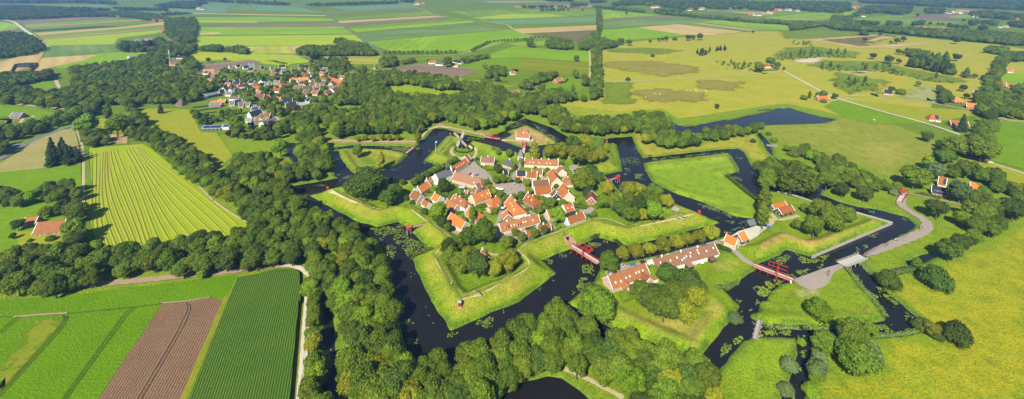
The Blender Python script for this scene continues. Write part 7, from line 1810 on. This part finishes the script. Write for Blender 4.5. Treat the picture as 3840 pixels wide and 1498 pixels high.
def parasol(t, x, y, col, label, big=1.6):
    X, Y, Z = GH(*N(t, x, y), 2.3); e = empty('parasol', (X, Y, H(X, Y) + .2)); tag(e, label, 'parasol'); b = MB(); b.cyl((0, 0), big, .1, 2.2, 2.9, 8, cap=False); b.build('canopy', plain('cloth_%d_%d_%d' % tuple(int(c * 99) for c in col), col), e); b = MB(); b.cyl((0, 0), .05, .05, 0, 2.8, 6); b.build('pole', m_wood, e)
parasol('A', 1605, 290, (.75, .75, .75), 'white parasol before the pink house', 2.2); parasol('A', 1630, 312, (.75, .6, .02), 'yellow parasol before the pink house'); parasol('A', 1960, 768, (.8, .8, .78), 'white round parasol at the lower left of the square', 2.0); parasol('A', 2130, 402, (.12, .16, .22), 'dark parasol beside the slate hipped house', 1.8)
parasol('C', 1985, 258, (.45, .47, .5), 'grey parasol beside the biggest orange roof', 1.8); parasol('D', 310, 440, (.45, .40, .62), 'lavender parasol behind the long cream row house', 1.8); parasol('D', 420, 410, (.45, .40, .62), 'second lavender parasol behind the long cream row house'); parasol('G', 2010, 280, (.8, .8, .78), 'white parasol on the terrace of the brown row house'); parasol('D', 1010, 95, (.75, .45, .3), 'peach parasol by the dark timber gable')
def tent(t, x, y, w, d_, col, label, ang=0, h=2.4, cat='awning', name='awning'):
    X, Y, Z = GH(*N(t, x, y), h); e = empty(name, (X, Y, H(X, Y) + .2), R(ang)); tag(e, label, cat); b = MB()
    for s in (-1, 1): b.face([(-w / 2, s * d_ / 2, h), (w / 2, s * d_ / 2, h), (w / 2, 0, h + .7), (-w / 2, 0, h + .7)][::s])
    b.build('canopy', plain('cloth_%d_%d_%d' % tuple(int(c * 99) for c in col), col), e)
    for sx in (-1, 1):
        for sy in (-1, 1): b = MB(); b.bar((sx * w / 2, sy * d_ / 2, 0), (sx * w / 2, sy * d_ / 2, h), .1); b.build('leg', m_wood, e)
tent('A', 1200, 735, 5.5, 4, (.38, .37, .58), 'lavender awning behind the long brown roof', -15); tent('A', 1890, 760, 4.5, 4, (.70, .60, .42), 'cream awning at the lower left of the square', -20); tent('B', 820, 920, 4, 3.2, (.78, .78, .76), 'white awning beside the dark timber gable', 0); tent('22', 2525, 282, 3.2, 2.2, (.03, .12, .62), 'bright blue tarpaulin by the slipway', -10, 1.0, 'tarpaulin', 'tarpaulin'); tent('C', 490, 110, .1, .1, (.6, .5, .4), 'x', 0) if False else None
# boathouse over the moat, steps, pergola
fh('boathouse', '22', (2352, 278), (2462, 240), 6.0, .9, 'g', 'k', 'low grey roofed boathouse at the head of the right moat', slope=.7, chim=(), win=1, door=None, gwin=0, trim=False, cat='boathouse', z0=0.9)
X, Y, Z = GH(*N('G', 1790, 350)); e = empty('pergola', (X, Y, Z), R(18)); tag(e, 'white pergola on the terrace of the brown row house', 'pergola')
for i in range(9): b = MB(); b.bar((-3.2 + i * .8, -1.8, 2.4), (-3.2 + i * .8, 1.8, 2.4), .14); b.build('slat', m_trim, e)
for sx in (-3.2, 3.2):
    for sy in (-1.6, 1.6): b = MB(); b.bar((sx, sy, 0), (sx, sy, 2.4), .15); b.build('post', m_trim, e)
def machine(t, x, y, col, label):
    X, Y = G(*N(t, x, y)); e = empty('tractor', (X, Y, 1.5)); tag(e, label, 'tractor'); b = MB(); b.box(-3, 1.6, -1.3, 1.3, .8, 2.6); b.box(1.6, 3.4, -.8, .8, .8, 1.9); b.build('body', plain('mach_%d' % int(col[0] * 99 + col[1] * 9), col), e); b = MB(); b.box(.2, 1.6, -1, 1, 2.6, 3.8); b.build('cab', m_glass, e)
    for sx, r_ in ((-1.6, 1.1), (2.4, .7)):
        for sy in (-1.4, 1.4): w_ = MB(); w_.cyl((0, 0), r_, r_, -.25, .25, 12); o = w_.build('wheel', m_dark, e, (sx, sy, r_)); o.rotation_euler = (R(90), 0, 0)
machine('03', 672, 378, (.45, .6, .08), 'green yellow harvester on the brown field'); machine('03', 762, 422, (.5, .04, .03), 'red tractor and trailer at the brown field edge')
# benches of stone rubble / stands
X, Y, Z = GH(*N('22', 1632, 122)); e = empty('picnic_deck', (X, Y, Z), R(-35)); tag(e, 'grey stepped timber stand at the right bastion tip', 'stand')
for i in range(4): b = MB(); b.box(-2.6, 2.6, i * 1.0 - 2, i * 1.0 - 1.3, 0, .5 + i * .25); b.build('step', m_wood, e)
# livestock on the right meadow and animals in the paddock are tiny pale dots in the photo
def horse(t, x, y, col, label, grp=None, s=1.0):
    X, Y, Z = GH(*N(t, x, y)); key = 'h%d' % int(col[0] * 100)
    if key not in CAR:
        me = bpy.data.meshes.new('animal'); V = [(-.75, 0, 1.15), (-.2, 0, 1.1), (.5, 0, 1.15), (.8, 0, 1.45), (1.05, 0, 1.7), (1.4, 0, 1.5), (-.95, 0, .7), (-.7, .2, .6), (-.75, .2, .05), (-.7, -.2, .6), (-.65, -.2, .05), (.5, .18, .6), (.5, .18, .05), (.55, -.18, .6), (.62, -.18, .05)]
        me.from_pydata(V, [(0, 1), (1, 2), (2, 3), (3, 4), (4, 5), (0, 6), (0, 7), (7, 8), (0, 9), (9, 10), (2, 11), (11, 12), (2, 13), (13, 14)], []); o = bpy.data.objects.new('tmp', me); COL.objects.link(o); o.modifiers.new('s', 'SKIN')
        for i, r in enumerate([.3, .3, .28, .16, .13, .09, .04, .11, .05, .11, .05, .09, .05, .09, .05]): me.skin_vertices[0].data[i].radius = (r, r)
        me.skin_vertices[0].data[1].use_root = True
        CAR[key] = bpy.data.meshes.new_from_object(o.evaluated_get(bpy.context.evaluated_depsgraph_get())); bpy.data.objects.remove(o); CAR[key].materials.append(plain('hide_' + key, col)); CAR[key].name = 'animal'
    o = link('horse' if not grp else 'sheep', CAR[key], None, (X, Y, H(X, Y)), rnd.uniform(0, 6)); o.scale = (s, s, s); tag(o, label, 'horse' if not grp else 'sheep', grp)
horse('10', 970, 282, (.15, .07, .03), 'brown horse in the shady paddock'); horse('10', 1200, 240, (.6, .58, .55), 'white horse at the paddock wood')
for x, y in ((1125, 210), (1138, 213)): horse('13', x, y, (.8, .78, .72), 'white sheep lying on the bright pasture above the pond meadow', 'sheep on the bright pasture', .7)
for x, y in ((1780, 880), (1825, 868), (1830, 885), (1440, 912), (1480, 916), (1920, 880), (1930, 885), (1340, 948), (1745, 880)): horse('02', x, y, (.8, .78, .72), 'white sheep grazing on the brown patch of the heath', 'sheep on the heath', .9)
# garden shrubs between the fortress houses
gs = random.Random(9); Z_ = GP('A:330,760 560,680 800,640 1000,800 1500,960 2100,980 |B:950,640 1300,860 1500,900 |D:1500,200 1400,400 900,640 560,500 |C:1900,400 1750,640 1250,640 900,420 350,150 |A:250,900', 2.5); k = 0
while k < 125:
    x = gs.uniform(min(p[0] for p in Z_), max(p[0] for p in Z_)); y = gs.uniform(min(p[1] for p in Z_), max(p[1] for p in Z_))
    if not inside(np.array([[x, y]]), Z_)[0] or any((x - a) ** 2 + (y - b_) ** 2 < (r * .8 + 1) ** 2 for a, b_, r in FOOT): continue
    r = gs.uniform(1.0, 2.3); e = empty('bush', (x, y, H(x, y) - .1), gs.uniform(0, 6)); e.scale = (r / 4.6,) * 3; tag(e, 'small green garden shrub between the fortress houses', 'bush', 'garden shrubs between the fortress houses')
    link('crown', CR[gs.choice(('bush', 'darkbush', 'limebush', 'bush'))][0], e); k += 1
# ------------------------------------------------------------------ water lilies: uncountable
m_lily = ground_mat('lily_leaf', (.17, .28, .02), (.30, .36, .03), (.10, .18, .02), .25, 1.5); m_lily2 = ground_mat('far_lily_leaf', (.16, .26, .06), (.24, .34, .10), (.10, .18, .05), .25, 1.5)
LV = []; LF = []; LM_ = []
gl = random.Random(3)
def lilies(s, dens, mi=0, rr=.29):
    poly = GP(s, 0.0); xs = [p[0] for p in poly]; ys = [p[1] for p in poly]; A_ = (max(xs) - min(xs)) * (max(ys) - min(ys)); n = min(4000, int(A_ * dens * .9))
    a = np.array([(gl.uniform(min(xs), max(xs)), gl.uniform(min(ys), max(ys))) for _ in range(n)])
    if not len(a): return
    a = a[inside(a, poly)]; d_ = segdist(a, poly); cl = vnoise(a[:, 0], a[:, 1], 3.2, 4) + .35 * vnoise(a[:, 0], a[:, 1], 1.2, 8)
    for (x, y), k, e_ in zip(a, cl, d_):
        if k < .52 + .25 * max(0, 1 - e_ / 2.0) or H(x, y) > -.15: continue
        r = rr * gl.uniform(.6, 1.3); z = .012 + gl.random() * .06; o = gl.uniform(0, 6); b_ = len(LV)
        LV.extend([(x + r * math.cos(o + q * math.pi / 3), y + r * math.sin(o + q * math.pi / 3), z) for q in range(6)]); LF.append(tuple(range(b_, b_ + 6))); LM_.append(mi)
for s, dn, mi in (('21:1120,300 1230,290 1400,270 1480,350 1560,420 1700,490 1640,540 1500,590 1440,500 1300,400 1200,390', 3.2, 0), ('21:1200,380 1300,440 1400,490 1350,600 1290,560', 2, 0), ('21:850,190 950,210 900,240', 3, 0), ('21:580,50 680,90 640,100', 2, 0), ('21:1510,720 1580,750 1540,900', .6, 0),
        ('31:1630,30 1700,180 1660,280 1740,270', .9, 0), ('31:1360,0 1520,10 1480,80 1380,100', 1.6, 1), ('31:1450,210 1560,240 1530,340', 1.2, 0), ('31:1480,410 1610,430 1560,500 1490,480', 2.4, 1), ('31:1840,350 2000,350 1990,400 1860,410', 2.0, 0), ('31:2100,290 2200,220 2350,200 2320,300 2200,340', 2.8, 0), ('31:2340,150 2440,130 2420,190', 2.4, 0),
        ('31:620,450 780,460 760,530 640,540', 2.8, 0), ('31:620,590 780,570 790,690 640,710', 4.5, 0), ('31:600,920 810,920 800,1005 600,1005', 1.4, 0), ('21:700,900 760,900 740,1000', .6, 0),
        ('22:355,600 460,600 430,650 370,650', 3, 0), ('22:420,790 530,760 510,810 420,810', 2.8, 0), ('22:500,540 630,530 600,580 510,590', 1.2, 1), ('22:720,640 860,640 850,760 780,900 640,940 620,880 740,760', 3.4, 0), ('22:300,870 360,870 320,910', 2, 0), ('22:770,440 890,440 990,390 980,460 860,490 780,480', 2.8, 0), ('22:200,900 250,890 230,930', 1.4, 0),
        ('22:1830,50 2090,110 2060,150 1900,110', 3.0, 1), ('22:2080,140 2270,190 2240,220 2100,180', 3.0, 1), ('22:2100,230 2230,230 2200,270', 2.0, 1), ('22:2240,230 2340,250 2310,310 2220,300', 2.6, 1), ('22:2080,320 2230,300 2200,350 2090,350', 2.4, 1), ('22:2020,190 2070,200 2040,220', 3, 1), ('22:1900,150 1960,160 1930,180', 2, 1),
        ('22:2370,870 2576,800 2576,960 2450,1005 2420,920', 3.6, 0), ('23:0,860 130,790 250,800 200,880 60,1005 0,1005', 3.8, 0), ('33:0,0 60,10 20,80 -20,100', 3, 0), ('23:130,590 340,540 330,610 230,650 140,620', 3, 0), ('23:360,540 530,590 700,550 640,630 420,640', 3.6, 0), ('23:250,740 640,640 650,670 380,790', 3.4, 0), ('23:690,600 860,580 850,630 700,640', 3, 0), ('23:950,470 1080,450 1060,500 960,520', 3.2, 0), ('23:890,530 990,520 980,570', 2.4, 1),
        ('23:1060,350 1190,340 1150,400 1060,400', 2.6, 0), ('23:1180,380 1240,380 1210,410', 2, 1), ('23:940,90 1140,130 1130,160 1000,120', 2.4, 1), ('23:1450,260 1520,265 1490,310', 3, 1), ('23:1300,140 1480,220 1420,230', 1.4, 0), ('23:960,740 1060,800 1000,830', 2.6, 0), ('23:1050,880 1170,960 1150,1005 1080,960', 2.8, 0), ('23:1110,770 1300,960 1290,1005 1180,960', 2.2, 0),
        ('33:1180,-20 1300,0 1280,50 1200,20', 3.2, 0), ('33:1320,110 1450,150 1500,280 1440,250', 2.8, 0), ('33:1130,270 1350,280 1300,380 1150,370', 3.6, 0), ('33:1360,350 1500,310 1480,350', 3, 0), ('33:100,290 330,300 320,390 140,380', 3.8, 0), ('33:0,350 120,350 120,400 0,400', 3.4, 0), ('33:600,290 820,290 800,310 620,320', 2, 0), ('33:420,480 500,480 480,600 400,800 340,850 380,650', 3.4, 0), ('33:320,800 430,850 380,1005 240,1005', 3.0, 0), ('33:380,385 490,380 490,470 400,440', 2.4, 0),
        ('32:2100,470 2290,370 2290,430 2000,660 1930,640 2060,540', 4.0, 0), ('32:2150,360 2190,360 2170,400', 3, 0), ('32:2200,40 2280,50 2250,80', 3, 0), ('32:2260,150 2380,120 2360,180 2270,220', 3.2, 0), ('32:2420,350 2576,330 2576,400 2440,400', 3.6, 0), ('32:1360,470 1470,490 1440,560 1390,560', 2.4, 0), ('32:2410,10 2500,0 2500,60', 3, 0), ('32:2340,200 2400,270 2380,290', 3, 0),
        ('12:1230,720 1320,730 1300,780 1240,770', 3.6, 1), ('12:1140,670 1200,680 1190,710 1140,700', 3, 1), ('12:1090,560 1150,580 1200,560 1330,600 1270,650 1100,640', 1.1, 1), ('12:1200,480 1280,460 1250,540', 1.0, 1), ('12:1100,720 1180,730 1150,740', 3, 1), ('12:1280,780 1340,780 1320,810', 3, 1), ('12:1060,820 1150,830 1130,900 1080,880', 2.6, 1), ('12:1400,575 1620,560 2120,510 2100,525 1600,580 1420,600', 2.6, 0), ('12:2180,740 2280,760 2270,810 2190,780', 2.6, 1), ('12:2210,560 2290,560 2260,620', 1.2, 1), ('12:2330,700 2380,710 2350,750', 2, 1), ('12:1560,220 1640,225 1620,320 1580,310', 1.8, 1), ('12:240,230 340,290 440,350 510,400 470,420 340,340', 2.4, 0), ('12:0,270 180,200 200,240 60,290', 1.8, 0),
        ('11:1170,455 1520,470 1480,520 1350,500', 2.6, 0), ('11:720,440 950,450 820,490 760,540', 2.8, 0), ('11:1560,470 1650,480 1580,500', 2.4, 0), ('11:1280,690 1440,660 1400,700', 1.4, 1), ('11:860,760 960,720 940,760 820,810', 2.2, 1), ('11:770,560 830,570 820,620', 2, 1), ('11:580,840 720,820 700,850', 1.8, 0), ('11:1640,610 1760,640 1730,660 1660,640', 2.0, 1), ('11:1500,740 1600,720 1560,760', 1.2, 1), ('11:2060,370 2230,385 2240,400 2080,400', 2, 0), ('11:1900,640 1760,650 1800,670', .1, 1), ('11:1670,490 1730,500 1700,520', 1.6, 1), ('13:200,880 480,900 330,900', 1.8, 0), ('13:410,930 500,940 430,950', 3, 0), ('13:510,880 570,880 560,920', 3.5, 0), ('13:0,890 170,900 60,930', 3, 0)):
    lilies(s, dn, mi)
me = bpy.data.meshes.new('water_lilies'); me.from_pydata(LV, [], LF); me.materials.append(m_lily); me.materials.append(m_lily2); me.polygons.foreach_set('material_index', LM_); me.update()
tag(link('water_lilies', me), 'patches of floating yellow green lily leaves on the moats', 'water lilies', None, 'stuff'); print('lilies', len(LF))

place_trees()
# ------------------------------------------------------------------ light and air
SUN_AZ, SUN_EL = R(22), R(41)      # shadows fall away from the camera, 22 degrees right of straight ahead
d = Vector((-math.sin(SUN_AZ) * math.cos(SUN_EL), -math.cos(SUN_AZ) * math.cos(SUN_EL), math.sin(SUN_EL)))
sl = bpy.data.lights.new('sun', 'SUN'); sl.energy = 5.0; sl.angle = R(.53); sl.color = (1, .93, .79)
so = bpy.data.objects.new('sun', sl); COL.objects.link(so); so.rotation_euler = d.to_track_quat('Z', 'Y').to_euler(); so.location = (0, 0, 400)
w = bpy.data.worlds.new('World'); S.world = w; w.use_nodes = True; nt = w.node_tree
sk = nt.nodes.new('ShaderNodeTexSky'); sk.sky_type = 'NISHITA'; sk.sun_disc = False; sk.sun_elevation = SUN_EL
sk.sun_rotation = math.atan2(d.x, d.y); sk.air_density = 1.0; sk.dust_density = .15; sk.ozone_density = 3
bg = nt.nodes['Background']; nt.links.new(sk.outputs[0], bg.inputs[0]); bg.inputs[1].default_value = 0.07
if HAZE:
    mh = bpy.data.materials.new('haze_air'); mh.use_nodes = True; nt = mh.node_tree; nt.nodes.remove(nt.nodes['Principled BSDF'])
    pv = nt.nodes.new('ShaderNodeVolumePrincipled'); pv.inputs['Density'].default_value = HAZE; pv.inputs['Color'].default_value = (.26, .52, 1, 1); pv.inputs['Anisotropy'].default_value = .2
    nt.links.new(pv.outputs[0], nt.nodes['Material Output'].inputs['Volume'])
    mb = MB(); mb.box(-27000, 27000, -3500, 32000, -4, 193)
    tag(mb.build('haze', mh), kind='stuff')
vs = S.view_settings; S.display_settings.display_device = 'sRGB'; vs.view_transform = 'Standard'; vs.look = 'None'; vs.exposure = EXPO; vs.gamma = 1
